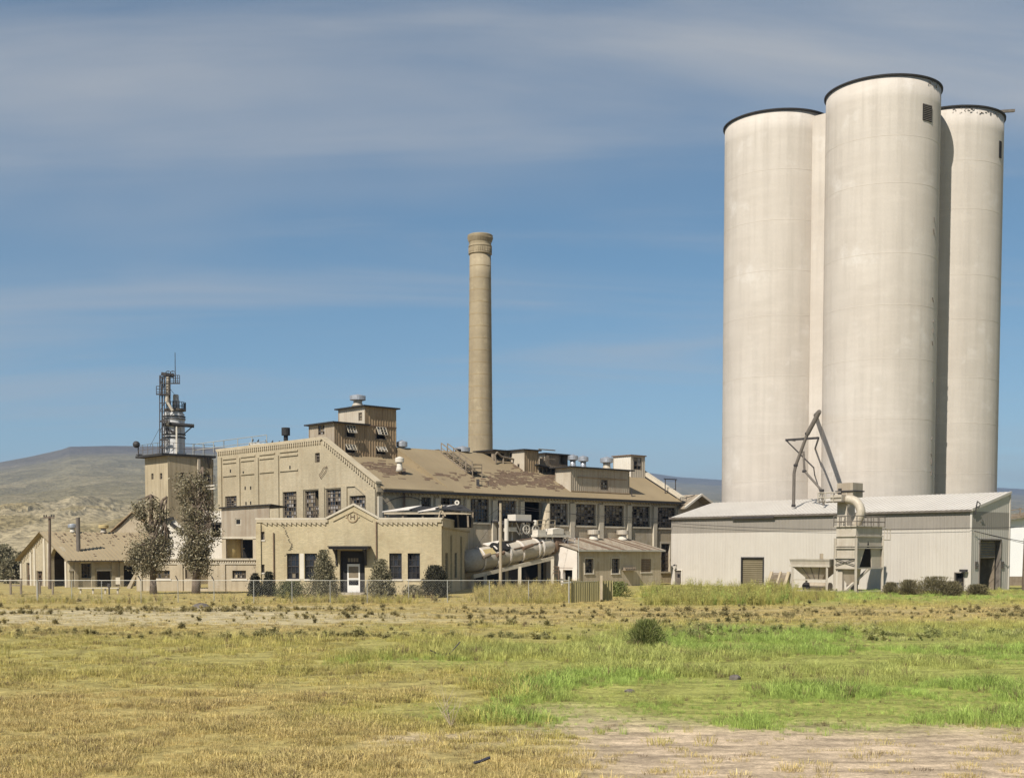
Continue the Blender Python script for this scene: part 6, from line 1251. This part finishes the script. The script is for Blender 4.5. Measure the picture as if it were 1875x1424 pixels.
# ------------------------------------------------------------------ fences and yard clutter
FD = gp(400, 1104).y; pxs = [-20, 67, 130, 185, 257, 325, 391, 464, 534, 604, 672, 748, 819, 896, 968, 1042]
fz = lambda x: at_depth(x, 1061 + 2.5 * max(0, x) / 1042, FD).z
fn = thing('chain_link_fence', (at_depth(500, HY, FD).x, FD, 0), 'chain-link fence with pale pipe posts in front of the office', 'fence')
prev = None; FTOP = fz(500)
for x in pxs:
    p = at_depth(x, HY, FD); rr = .045 if x in (1042, 67) else .024; MB().tube((p.x, FD, -.2), (p.x, FD, FTOP + (.25 if x == 1042 else .03)), rr, n=8).build('post', M['galvw'], fn)
    if x in (325, 391, 257): MB().bar((p.x, FD, FTOP), (p.x - .15, FD, FTOP + .3), .05).build('barb_arm', M['steel'], fn)
xa, xb = at_depth(-20, HY, FD).x, at_depth(1042, HY, FD).x
MB().tube((xa, FD, FTOP), (xb, FD, FTOP), .018, n=6).build('top_rail', M['galvw'], fn)
q = MB(); st = .16; k = xa; hF = FTOP
while k < xb:
    for sg in (1, -1):
        a, b2 = (k, FD + .03 * 0, .03), (k + sg * hF, FD, hF)
        if b2[0] > xb or b2[0] < xa: continue
        q.poly([(a[0] - .0022, FD - .001 * sg, .03), (a[0] + .0022, FD - .001 * sg, .03), (b2[0] + .0022, FD - .001 * sg, hF), (b2[0] - .0022, FD - .001 * sg, hF)])
    k += st
q.build('wire_mesh', M['galvw'], fn, kind='stuff')
c0 = at_depth(1046, HY, FD + .3); cf = Fr((c0.x, c0.y), E2); L1 = cf.U(1098, 0, 1070); cz = lambda x, y: cf.at(x, y)[1]
cfn = thing('sheet_metal_fence', (c0.x, c0.y, 0), 'olive ribbed sheet-metal fence running back from the chain-link corner', 'fence')
nP = 13; zt_ = cz(1047, 1064)
for k in range(nP): a = L1 * k / nP; q = MB().corr(cf, a, a + L1 / nP - .004, .0, zt_, [], L1 / nP, .02, (k % 2) * .008, 0, .8); q.build('sheet', M['fencesheet'], cfn)
q = MB().bar(cf.pt(L1 + .1, 0, .05), cf.pt(L1 + .1, zt_ + .35, .05), .16); q.build('post', M['palewood'], cfn)
L2_ = cf.U(1121, 0, 1070)
for k in range(5): a = L1 + .25 + (L2_ - L1) * k / 5; q = MB().corr(cf, a + .01, a + (L2_ - L1) / 5 - .01, .0, zt_, [], .5, .05, (k % 2) * .015 - .2, 0, .8); q.build('sheet', M['fencesheet'], cfn)
q = MB()
for k in range(12): a = L1 * (k + .5) / nP; q.bar(cf.pt(a, zt_ - .02, .02), cf.pt(a + .1, zt_ - .12, -1.1), .05)
q.build('roof_batten', M['galvw'], cfn)
bn_ = gp(185, 1087); bt = thing('plank_bench', bn_, 'long low plank bench on stubby legs near the trees', 'bench')
x0_, x1_ = at_depth(143, HY, bn_.y).x, at_depth(218, HY, bn_.y).x
MB().box8([(x0_, bn_.y - .2, .42), (x1_, bn_.y - .2, .42), (x1_, bn_.y + .2, .42), (x0_, bn_.y + .2, .42)] + [(x0_, bn_.y - .2, .5), (x1_, bn_.y - .2, .5), (x1_, bn_.y + .2, .5), (x0_, bn_.y + .2, .5)]).build('seat', M['trim'], bt)
for k in range(4): x = x0_ + .15 + (x1_ - x0_ - .3) * k / 3; MB().bar((x, bn_.y, 0), (x, bn_.y, .42), .12).build('leg', M['trim'], bt)
for (px, py, nm, lb) in ((200, 1088, 'valve_stand', 'small dark valve stand before the plank bench'),):
    p = gp(px, py); q = MB().tube(p, p + V((0, 0, .55)), .06).lathe(p + V((0, 0, .55)), [(.06, 0), (.17, .05), (.15, .22), (.05, .3)], 12); tag(q.build(nm, M['steel']), lb, 'valve')
p = gp(217, 1080); t_ = thing('meter_box', p, 'pale meter box on a short post beside the bench', 'meter box'); MB().bar(p, p + V((0, 0, .5)), .08).build('post', M['wood'], t_); q = MB().box8([p + V((a, b2, c)) for c in (.5, 1.1) for a, b2 in ((-.2, -.12), (.2, -.12), (.2, .12), (-.2, .12))]); q.build('box', M['trim'], t_)
p = gp(28, 1088); t_ = thing('timber_stand', p, 'weathered timber stand of posts and rails near the left fence end', 'timber stand')
for k, dx_ in enumerate((-.35, .45, 1.9, 2.9)): MB().bar(p + V((dx_, 0, 0)), p + V((dx_, 0, 1.25 - .25 * (k > 1))), .13).build('post', M['wood'], t_)
MB().bar(p + V((-.4, 0, 1.1)), p + V((.5, 0, 1.1)), .1).build('rail', M['wood'], t_); MB().bar(p + V((-.4, 0, .7)), p + V((.5, 0, .7)), .1).build('rail', M['wood'], t_)
p = gp(69, 1095); tag(MB().bar(p, p + V((0, 0, 1.1)), .16).prism([p + V((-.08, -.08, 1.1)), p + V((.08, -.08, 1.1)), p + V((0, -.08, 1.22))], (0, .16, 0)).build('gate_stub_post', M['palewood']), 'stubby pale timber post just behind the fence', 'post')
q = MB(); p = gp(880, 1400); q.path([p + V((-.11, 0, .03)), p + V((0, .05, .05)), p + V((.08, .08, .08)), p + V((.14, .1, .1))], .024, 7); tag(q.build('pipe_scrap', mk('blueish_scrap', (.03, .03, .045), (.05, .05, .065), 3)), 'short bluish scrap of pipe on the bare dirt', 'scrap')
q = MB(); p = gp(818, 1205); q.path([p + V((-.5, 0, .25)), p + V((-.2, .1, .1)), p + V((.1, .1, .15)), p + V((.4, .2, .5))], .02, 5); tag(q.build('bent_wire', M['steel']), 'bent dark wire poking from the grass', 'wire')
for (px, py, s_, lb) in ((1346, 1240, .16, 'dark stone half hidden in green grass'), (368, 1112, .55, 'dark flat mound of earth on the dirt track'), (1153, 1265, .12, 'small grey stone at the foot of green grass')):
    p = gp(px, py); q = MB(); rd = random.Random(px); pf_ = [(s_ * 1.0, -.05), (s_ * .95, s_ * .15), (s_ * .6, s_ * .38), (s_ * .15, s_ * .48)]; q.lathe(p, pf_, 11); q.v = [(x + rd.uniform(-.12, .12) * s_, y + rd.uniform(-.12, .12) * s_, z + rd.uniform(-.04, .04) * s_) for x, y, z in q.v]; tag(q.build('stone', M['pipe']), lb, 'stone')
# ------------------------------------------------------------------ vegetation
def leaf_obj(name, P, S, mat, parent, asp=1.7, up=0.0, kind=None, dirs=None):
    n = len(P); a = rng.normal(size=(n, 3)); a[:, 2] += up; a = a if dirs is None else a * .45 + dirs; a /= np.linalg.norm(a, axis=1)[:, None]
    b = np.cross(a, rng.normal(size=(n, 3))); b /= np.linalg.norm(b, axis=1)[:, None]; S = np.broadcast_to(S, n)[:, None]
    v = np.stack([P - a * S * asp, P + b * S * .6 - a * S * .2, P + a * S * asp, P - b * S * .6 - a * S * .2], 1).reshape(-1, 3)
    off = np.array(parent.location) if parent is not None else 0
    me = bpy.data.meshes.new(name); me.from_pydata((v - off).tolist(), [], np.arange(n * 4).reshape(-1, 4).tolist()); me.materials.append(mat); me.update()
    o = bpy.data.objects.new(name, me); COL.objects.link(o)
    if parent is not None: o.parent = parent
    if kind: o['kind'] = kind
    return o
LM = dict(cotton=leafmat('cottonwood_leaf', [(.20, .175, .10), (.32, .285, .18), (.10, .085, .05), (.24, .19, .11), (.44, .39, .27), (.13, .11, .06)]),
          cedar=leafmat('cedar_leaf', [(.035, .034, .02), (.055, .05, .03), (.075, .068, .04), (.03, .028, .02)], .1),
          grey=leafmat('grey_shrub', [(.17, .15, .09), (.23, .205, .12), (.11, .10, .055), (.28, .245, .155)]),
          juniper=leafmat('juniper', [(.11, .115, .05), (.155, .155, .07), (.075, .08, .035)]),
          weed=leafmat('weed_green', [(.16, .18, .05), (.22, .24, .07), (.11, .13, .035), (.26, .26, .10)]),
          brown=leafmat('weed_brown', [(.17, .145, .075), (.24, .205, .11), (.12, .10, .055)]))
def tree(px, pyb, label, trunks, blobs, nleaf, group):
    b = gp(px, pyb); b.z = 0; s = F / b.y; t = thing('cottonwood_tree', b, label, 'tree', group); q = MB()
    W3 = lambda x, y, dy=0: at_depth(x, y, b.y + dy)
    for pts in trunks:
        for (x0, y0, r0_, d0), (x1, y1, r1, d1) in zip(pts[:-1], pts[1:]): q.tube(W3(x0, y0, d0), W3(x1, y1, d1), r0_ / s, r1 / s, 9)
    rd = random.Random(px); tips = []
    for (x, y, rx, ry, dns) in blobs:                  # thin limbs reaching into each leaf mass
        for _ in range(5):
            src = random.Random(px + x).choice([p for tr in trunks for p in tr[1:]]); e = W3(x + rd.uniform(-.7, .7) * rx, y + rd.uniform(-.9, .5) * ry, rd.uniform(-1, 1) * rx / s); a = W3(src[0], src[1], src[3]); m = a.lerp(e, .5) + V((rd.uniform(-.3, .3), rd.uniform(-.3, .3), -.15)); q.tube(a, m, .05, .035, 5); q.tube(m, e, .035, .012, 5)
    q.build('trunk', M['bark'], t, True)
    P = []; tot = sum(x[4] * x[2] * x[3] for x in blobs)
    for (x, y, rx, ry, dns) in blobs:
        c = np.array(W3(x, y)); k = int(nleaf * dns * rx * ry / tot); ncl = max(6, k // 42)
        cl = rng.normal(size=(ncl, 3)); cl /= np.linalg.norm(cl, axis=1)[:, None]; cl *= (rng.random((ncl, 1)) ** .45)
        cl = cl * np.array([rx / s, rx / s * .9, ry / s]) + c
        ii = rng.integers(0, ncl, k); sp_c = rng.uniform(.12, .34, (ncl, 1)); P.append(cl[ii] + rng.normal(size=(k, 3)) * sp_c[ii])
    P = np.concatenate(P); leaf_obj('crown', P, rng.uniform(.045, .10, len(P)), LM['cotton'], t, 1.25)
tree(281, 1087, 'bushy cottonwood with pruned grey stubs before the arched shed', [[(281, 1090, 7.5, 0), (280, 1062, 5.6, 0), (279, 1010, 5, 0), (279, 975, 6.3, 0), (277, 950, 4, 0), (276, 905, 2.6, .1)], [(279, 975, 4, 0), (291, 940, 3, -.3), (298, 915, 2.6, -.3), (306, 909, 2.2, -.3)], [(279, 985, 3.5, 0), (268, 960, 2.2, .3), (262, 925, 1, .3)], [(282, 1005, 3, 0), (292, 985, 2, -.3), (301, 955, 1.2, -.4)]],
     [(258, 935, 15, 24, .8), (283, 925, 20, 16, .5), (298, 945, 14, 20, .7), (268, 965, 14, 12, .5), (262, 1010, 26, 24, 1.1), (292, 1005, 24, 30, 1.2), (300, 985, 14, 16, .9), (272, 1035, 26, 20, 1.1), (245, 1020, 12, 16, .8)], 11500, 'two cottonwoods by the fence')
tree(359, 1087, 'taller cottonwood, dense low down and thin on top, by the low annex', [[(359, 1090, 8.5, 0), (359, 1060, 7, 0), (360, 1020, 5, 0), (361, 960, 4.2, 0), (363, 925, 3.2, 0), (370, 895, 2.8, 0), (371, 855, 2.6, 0)], [(361, 950, 3.4, 0), (352, 915, 2.4, .3), (346, 900, 1.5, .3)], [(360, 1000, 3, 0), (380, 975, 1.8, -.3), (388, 955, 1, -.3)], [(362, 935, 2.6, 0), (378, 905, 1.5, -.2)]],
     [(345, 885, 22, 20, .55), (362, 880, 20, 20, .5), (374, 905, 16, 18, .7), (340, 915, 16, 18, .6), (352, 945, 20, 20, .8), (378, 945, 18, 20, .7), (352, 975, 28, 18, .9), (385, 980, 20, 14, .8), (362, 1005, 26, 24, 1.7), (345, 1015, 18, 18, 1.2), (366, 1035, 20, 16, 2.0)], 12500, 'two cottonwoods by the fence')
def bush(name, px, pyb, wpx, pyt, mat, label, cat='bush', shape='round', n=1800, leaf=(.03, .06), group=None, up=.6, asp=1.6, depth=None, out=0.0):
    b = gp(px, pyb) if depth is None else at_depth(px, HY, depth); b.z = 0; s = F / b.y; h = at_depth(px, pyt, b.y).z; rr = wpx / 2 / s
    t = thing(name, b, label, cat, group); ncl = max(14, n // 40)
    z = rng.random(ncl) ** (.9 if shape == 'cone' else .75); th = rng.uniform(0, 2 * np.pi, ncl)
    if shape == 'cone': rad = np.clip(1.05 - z, .04, 1) ** .7
    elif shape == 'egg': rad = np.sin(np.pi * np.clip(.2 + .8 * z, 0, 1)) ** .55
    else: rad = np.sqrt(np.clip(1 - (z * .98) ** 2, 0, 1)) * rng.uniform(.75, 1.1, ncl)
    if shape != 'egg': rad = rad * rng.uniform(.62, 1.22, ncl); z = z * rng.uniform(.82, 1.1, ncl)
    rq = rad * rr * np.sqrt(rng.uniform(.25, 1.0, ncl)) * (1 if shape != 'egg' else 1)
    C = np.stack([b.x + rq * np.cos(th), b.y + rq * np.sin(th), z * h * .96], 1); ii = rng.integers(0, ncl, n); sg = min(.16, rr * .22) if shape != 'round' else max(.08, rr * .16)
    P = C[ii] + rng.normal(size=(n, 3)) * sg; P[:, 2] = np.clip(P[:, 2], .02, h * 1.05)
    dv = None
    if out: dv = P - np.array([b.x, b.y, -.15 * h]); dv = out * dv / np.linalg.norm(dv, axis=1)[:, None]
    leaf_obj('foliage', P, rng.uniform(*leaf, n), LM[mat], t, asp, up, dirs=dv)
    q = MB(); rd = random.Random(px)
    for k in range(9): a = rd.uniform(0, 6.28); e = V((b.x + rr * .6 * math.cos(a), b.y + rr * .6 * math.sin(a), h * rd.uniform(.4, .85))); q.tube(b, b.lerp(e, .5) + V((0, 0, h * .1)), .03, .02, 5); q.tube(b.lerp(e, .5) + V((0, 0, h * .1)), e, .02, .006, 5)
    q.build('stems', M['bark'], t)
    return t
bush('conical_evergreen', 467, 1092, 24, 1052, 'cedar', 'dark conical evergreen at the office corner, split at its tip', 'evergreen', 'cone', 6500, (.035, .07), 'clipped dark evergreens', 1.5)
bush('conical_evergreen', 492, 1092, 26, 1049, 'cedar', 'dark conical evergreen next to the spreading juniper', 'evergreen', 'cone', 5200, (.035, .07), 'clipped dark evergreens', 1.5)
bush('egg_evergreen', 797.5, 1094, 40, 1038, 'cedar', 'large dark egg-shaped evergreen at the right end of the office', 'evergreen', 'egg', 9500, (.035, .07), 'clipped dark evergreens', 1.5)
bush('spreading_juniper', 532, 1094, 66, 1066, 'juniper', 'low spreading juniper under the office windows', n=3600, up=.2)
bush('pyramid_shrub', 593, 1094, 58, 1011, 'grey', 'tall grey pyramid shrub left of the office door', 'shrub', 'cone', 9500, (.03, .07), up=1.0)
bush('pyramid_shrub', 698, 1096, 56, 1027, 'grey', 'loose grey shrub right of the office door', 'shrub', 'cone', 7500, (.03, .07), up=1.0)
bush('low_shrub', 757, 1094, 50, 1072, 'grey', 'low scruffy shrub below the right office windows', 'shrub', n=1500)
bush('yard_bush', 1133, 1092, 46, 1066, 'weed', 'round olive bush just past the sheet-metal fence', n=2600, up=.8)
bush('yard_bush', 1088, 1088, 20, 1070, 'weed', 'small leafy bush at the foot of the sheet-metal fence', n=1100)
bush('field_bush', 1183, 1186, 68, 1138, 'weed', 'big olive tumbleweed bush alone in the field', n=7500, leaf=(.008, .018), up=.3, asp=7, out=1.6)
for (x, w_, y, yb, lb) in ((1664, 46, 1064, 1088, 'brown bush by the warehouse wall, next to the dust collector'), (1712, 70, 1058, 1090, 'largest dark brown bush against the warehouse wall'), (1742, 44, 1066, 1090, 'brown bush before the small dark warehouse door'), (1790, 44, 1072, 1089, 'low brown bush at the corner below the big warehouse doorway'), (1630, 30, 1068, 1087, 'thin brown weed bush right beside the dust collector legs')):
    bush('dry_bush', x, yb, w_, y, 'brown', lb, n=3600, leaf=(.016, .035), up=.3, asp=5, out=1.4, group='dry bushes along the warehouse')
bush('roof_shrub', 575, 949, 24, 935, 'grey', 'straggly shrub growing behind the office parapet', n=350, depth=107.0)
o_ = COL.objects['roof_shrub']; o_.location.z = at_depth(575, 950, 107).z
for c_ in o_.children:
    if c_.name.startswith('foliage') or c_.name.startswith('stems'): c_.scale.z = .16 if c_.name.startswith('f') else .16
rd = random.Random(77)
for k, (x, w_, yt) in enumerate(((-40, 120, 985), (8, 60, 1000), (20, 50, 1022), (45, 50, 1012), (-90, 120, 990))):
    bush('willow_thicket', x, 1066 - (k % 2) * 3, w_, yt, ('brown', 'grey', 'grey', 'brown', 'grey')[k], ('tall brown thicket at the left edge beyond the arched shed', 'grey thicket between the thicket edge and the arched shed', 'low grey thicket touching the arched shed', 'brown thicket rising behind the arched shed gable', 'outermost grey thicket beyond the arched shed')[k], 'thicket', n=2600, leaf=(.07, .16), group='thickets beyond the arched shed', depth=(150, 140, 132, 136, 155)[k])
# ---- grass, as instanced tufts (countless)
def tuft(name, n, h, spread, wd, lean, mat, segs=2):
    v, f = [], []; rd = random.Random(name)
    for _ in range(n):
        a = rd.uniform(0, 6.283); r = spread * math.sqrt(rd.random()); x, y = r * math.cos(a), r * math.sin(a); hh = h * rd.uniform(.5, 1.05); la = a + rd.uniform(-.8, .8); ln = lean * rd.uniform(.2, 1.2) * hh; w_ = wd * rd.uniform(.7, 1.2); pa = rd.uniform(0, 6.283); wx, wy = math.cos(pa) * w_, math.sin(pa) * w_
        i = len(v); mx_, my_ = x + .35 * ln * math.cos(la), y + .35 * ln * math.sin(la); tx_, ty_ = x + ln * math.cos(la), y + ln * math.sin(la)
        v += [(x - wx, y - wy, -.02), (x + wx, y + wy, -.02), (mx_ + wx * .75, my_ + wy * .75, hh * .6), (mx_ - wx * .75, my_ - wy * .75, hh * .6), (tx_, ty_, hh * (1 - .25 * lean))]
        f += [(i, i + 1, i + 2, i + 3), (i + 3, i + 2, i + 4)]
    me = bpy.data.meshes.new(name); me.from_pydata(v, [], f); me.materials.append(mat); me.update(); return bpy.data.objects.new(name, me)
def weedtuft(name, n, h, mat):
    v, f = [], []; rd = random.Random(name)
    for _ in range(n):
        a = rd.uniform(0, 6.283); ln = h * .35 * rd.random(); hh = h * rd.uniform(.5, 1); x1, y1 = ln * math.cos(a), ln * math.sin(a); i = len(v); w_ = .008
        v += [(-w_, 0, -.02), (w_, 0, -.02), (x1, y1, hh)]; f.append((i, i + 1, i + 2))
        for k in range(14):
            t_ = rd.uniform(.15, 1); c = V((x1 * t_, y1 * t_, hh * t_)); d = V((rd.gauss(0, 1), rd.gauss(0, 1), rd.gauss(.5, .7))).normalized(); e = d.cross(V((rd.gauss(0, 1), rd.gauss(0, 1), rd.gauss(0, 1)))).normalized(); s_ = rd.uniform(.025, .06) * (1.2 - .5 * t_); i = len(v)
            v += [tuple(c), tuple(c + d * s_ + e * s_ * .3), tuple(c + d * s_ * 2.1), tuple(c + d * s_ - e * s_ * .3)]; f.append((i, i + 1, i + 2, i + 3))
    me = bpy.data.meshes.new(name); me.from_pydata(v, [], f); me.materials.append(mat); me.update(); return bpy.data.objects.new(name, me)
gmt = bpy.data.materials.new('grass_blade'); gmt.use_nodes = True; t = gmt.node_tree; l = t.links; b = t.nodes['Principled BSDF']; b.inputs['Roughness'].default_value = .65; b.inputs['Specular IOR Level'].default_value = .15
a_ = nd(t, 'ShaderNodeAttribute', attribute_name='gcol', attribute_type='INSTANCER'); g = nd(t, 'ShaderNodeNewGeometry')
mr = nd(t, 'ShaderNodeMapRange'); mr.inputs[3].default_value = .62; mr.inputs[4].default_value = 1.3; l.new(g.outputs['Random Per Island'], mr.inputs[0])
x = nd(t, 'ShaderNodeMix', data_type='RGBA', blend_type='MULTIPLY'); x.inputs[0].default_value = 1; l.new(a_.outputs[0], x.inputs[6]); l.new(mr.outputs[0], x.inputs[7]); l.new(x.outputs[2], b.inputs['Base Color'])
tr = nd(t, 'ShaderNodeBsdfTranslucent'); l.new(x.outputs[2], tr.inputs[0]); ms = nd(t, 'ShaderNodeMixShader', i_0=.3); l.new(b.outputs[0], ms.inputs[1]); l.new(tr.outputs[0], ms.inputs[2]); l.new(ms.outputs[0], t.nodes['Material Output'].inputs[0])
def scatter(name, protos, XY, scl, colr, label, cat):
    n = len(XY); z = ground_z(XY[:, 0], XY[:, 1]); me = bpy.data.meshes.new(name); me.from_pydata(np.column_stack([XY, z]).tolist(), [], [])
    me.attributes.new('scl', 'FLOAT', 'POINT').data.foreach_set('value', scl); me.attributes.new('rz', 'FLOAT', 'POINT').data.foreach_set('value', rng.uniform(0, 6.283, n)); me.attributes.new('pick', 'INT', 'POINT').data.foreach_set('value', rng.integers(0, len(protos), n).astype(np.int32))
    me.attributes.new('gcol', 'FLOAT_COLOR', 'POINT').data.foreach_set('color', np.column_stack([np.clip(colr, 0, 1), np.ones(n)]).ravel())
    o = bpy.data.objects.new(name, me); COL.objects.link(o); o['kind'] = 'stuff'; o['label'] = label; o['category'] = cat
    cc = bpy.data.collections.new(name + '_protos')
    for p in protos: cc.objects.link(p)
    ng = bpy.data.node_groups.new(name, 'GeometryNodeTree'); ng.interface.new_socket('Geometry', in_out='INPUT', socket_type='NodeSocketGeometry'); ng.interface.new_socket('Geometry', in_out='OUTPUT', socket_type='NodeSocketGeometry')
    gi, go = nd(ng, 'NodeGroupInput'), nd(ng, 'NodeGroupOutput'); ip = nd(ng, 'GeometryNodeInstanceOnPoints'); ci = nd(ng, 'GeometryNodeCollectionInfo'); ci.inputs['Collection'].default_value = cc; ci.inputs['Separate Children'].default_value = True; ci.inputs['Reset Children'].default_value = True
    def na_(nm, ty): q = nd(ng, 'GeometryNodeInputNamedAttribute', data_type=ty); q.inputs[0].default_value = nm; return q.outputs[0]
    cx_ = nd(ng, 'ShaderNodeCombineXYZ'); ng.links.new(na_('rz', 'FLOAT'), cx_.inputs[2]); K = ng.links.new
    K(gi.outputs[0], ip.inputs['Points']); K(ci.outputs[0], ip.inputs['Instance']); ip.inputs['Pick Instance'].default_value = True; K(na_('pick', 'INT'), ip.inputs['Instance Index']); K(cx_.outputs[0], ip.inputs['Rotation']); K(na_('scl', 'FLOAT'), ip.inputs['Scale']); K(ip.outputs[0], go.inputs[0])
    o.modifiers.new('scatter', 'NODES').node_group = ng
    return o
def field(n, y0, y1, pw=1.0):
    y = (y0 ** (1 - pw + 1e-6) + rng.random(n) * (y1 ** (1 - pw + 1e-6) - y0 ** (1 - pw + 1e-6))) ** (1 / (1 - pw + 1e-6)); x = rng.uniform(-1, 1, n) * (.47 * y + 5); return np.column_stack([x, y])
def clear(XY):
    x, y = XY[:, 0], XY[:, 1]; bad_ = (y > 94.5) & (x > -21.5) & (x < -3.5); rel = np.column_stack([x - W0.x, y - W0.y]); dep = rel @ np.array([-WF.n.x, -WF.n.y]); al = rel @ np.array([E1.x, E1.y]); bad_ |= (dep > -.3) & (al < .5); bad_ |= y > 116
    rl_ = np.column_stack([x - M0.x, y - M0.y]); bad_ |= (rl_ @ np.array([LW.n.x, LW.n.y]) < 5.3) & (rl_ @ np.array([E2.x, E2.y]) > 0) & (x > -8); return ~bad_
DRY = np.array([.56, .44, .19]); OLV = np.array([.46, .405, .125]); GRN = np.array([.41, .43, .13]); BRI = np.array([.34, .43, .105]); BRN = np.array([.27, .195, .105])
def tint(XY, green, jit=.18):
    g = np.clip(green + rng.normal(0, .10, len(XY)), 0, 1)[:, None]; c = np.where(g < .4, DRY + (OLV - DRY) * g / .4, OLV + (GRN - OLV) * (g - .4) / .6)
    br = smooth(.5, .62, vnoise(XY[:, 0], XY[:, 1], 9, 77))[:, None] * (g > .6); c = c + (BRI - c) * br
    c = c * (1 + rng.normal(0, jit, len(XY)))[:, None]; k = rng.random(len(XY)) < .07; c[k] = BRN * rng.uniform(.5, 1, (k.sum(), 1)); return np.clip(c, .02, .8)
T_dry = [tuft('dry_grass_tuft_low', 38, .14, .19, .005, 1.1, gmt), tuft('dry_grass_tuft', 34, .20, .17, .005, .9, gmt), tuft('dry_grass_mat', 46, .10, .22, .005, 1.3, gmt)]
T_grn = [tuft('green_grass_tuft', 30, .24, .16, .005, .7, gmt), tuft('green_grass_tall', 30, .32, .14, .005, .55, gmt), tuft('green_grass_mat', 36, .17, .20, .005, .9, gmt)]
T_tall = [tuft('tall_grass_tuft', 22, .75, .16, .008, .35, gmt), weedtuft('leafy_weed', 7, .8, gmt), weedtuft('leafy_weed_tall', 9, 1.0, gmt)]
T_weed = [weedtuft('low_weed', 6, .15, gmt), weedtuft('low_weed_bushy', 8, .22, gmt), tuft('low_weed_grass', 22, .2, .14, .008, .6, gmt)]
XY = field(78000, 14, 104, 1.15); XY = XY[clear(XY)]; px, py = pix(XY[:, 0], XY[:, 1]); g_, gr_, ba_, da_, ro_ = cover(XY[:, 0], XY[:, 1])
clm = vnoise(XY[:, 0], XY[:, 1], 1.1, 5, 3); dryz = gr_ < .42
k = (rng.random(len(XY)) < (g_ * (.25 + .75 * smooth(.34, .52, clm))) + .05) & dryz
scatter('dry_grass', T_dry, XY[k], rng.uniform(.45, 1.05, k.sum()) * (.3 + 1.25 * clm[k]), tint(XY[k], gr_[k] * .8), 'tan and olive dry grass clumps over the near field', 'grass')
XY = field(100000, 20, 106, 1.0); XY = XY[clear(XY)]; g_, gr_, ba_, da_, ro_ = cover(XY[:, 0], XY[:, 1]); clm = vnoise(XY[:, 0], XY[:, 1], 2.4, 6, 3)
k = (rng.random(len(XY)) < g_ * smooth(.25, .6, gr_) * (.4 + .6 * smooth(.26, .5, clm)))
scatter('green_grass', T_grn, XY[k], rng.uniform(.45, 1.0, k.sum()) * (.35 + 1.15 * smooth(.35, .65, clm[k])), tint(XY[k], gr_[k]), 'lush green grass across the middle and right of the field', 'grass')
XY = field(60000, 46, 92, .6); XY = XY[clear(XY)]; g_, gr_, ba_, da_, ro_ = cover(XY[:, 0], XY[:, 1]); k = rng.random(len(XY)) < np.clip(da_ * .5 * smooth(.3, .55, vnoise(XY[:, 0], XY[:, 1], 3, 33)) + .012, 0, 1)
cw_ = np.array([.36, .30, .135]) * rng.uniform(.55, 1.25, (k.sum(), 1)) + np.array([-.03, .03, -.01]) * gr_[k][:, None]
scatter('dark_weeds', T_weed, XY[k], np.clip(rng.lognormal(-.25, .45, k.sum()), .3, 2.0), cw_, 'dark low weeds in strips along the dirt track', 'weeds')
# tall weeds: before the warehouse, along the fence, under the drum
def strip(n, x0, x1, y0, y1):
    a, b2 = rng.uniform(x0, x1, n), rng.uniform(y0, y1, n); d = (CAMZ * F) / (b2 - HY); return np.column_stack([(a - CX) / F * d, d])
A = strip(2600, 1165, 1470, 1078, 1108); pa_ = pix(A[:, 0], A[:, 1]); dens = smooth(1165, 1215, pa_[0]) * smooth(1480, 1400, pa_[0]); A = A[rng.random(len(A)) < dens * smooth(.3, .5, vnoise(A[:, 0], A[:, 1], 3, 8))]
B = np.column_stack([rng.uniform(-33, 4, 2400), FD + rng.normal(.9, 1.5, 2400)]); B = B[rng.random(len(B)) < smooth(.38, .55, vnoise(B[:, 0], B[:, 1] * 2, 4, 12)) * np.where(B[:, 0] < -17, .4, 1)]
Cq = strip(900, 870, 1060, 1074, 1100); D_ = strip(500, 1450, 1530, 1086, 1100)
XY = np.concatenate([A, B, Cq, D_]); ok = clear(XY); gg = np.concatenate([np.full(len(A), .58), np.full(len(B), .3), np.full(len(Cq), .2), np.full(len(D_), .5)])[ok]; ss = np.concatenate([rng.uniform(.45, 1.0, len(A)) * (.3 + 1.5 * vnoise(A[:, 0], A[:, 1], 2.5, 19)), rng.uniform(.3, .8, len(B)), rng.uniform(.5, 1.2, len(Cq)), rng.uniform(.3, .7, len(D_))])[ok]; XY = XY[ok]
scatter('tall_weeds', T_tall, XY, ss, tint(XY, gg, .2) * .9, 'tall weeds along the fence and before the warehouse', 'weeds')
# dry forked stalk standing in the dirt
p = gp(826, 1330); q = MB(); rd = random.Random(8)
for k in range(9): a = rd.uniform(-.5, .5); h = rd.uniform(.4, .85); m_ = p + V((a * .35, rd.uniform(-.1, .1), h * .5)); q.tube(p, m_, .006, .005, 4); q.tube(m_, p + V((a * .7, rd.uniform(-.15, .15), h)), .005, .002, 4); q.tube(m_, p + V((a * .2 + .12, .05, h * .9)), .004, .002, 4)
tag(q.build('dry_stalk', M['palewood']), 'bare pale forked weed stalk in the tan dirt', 'stalk')
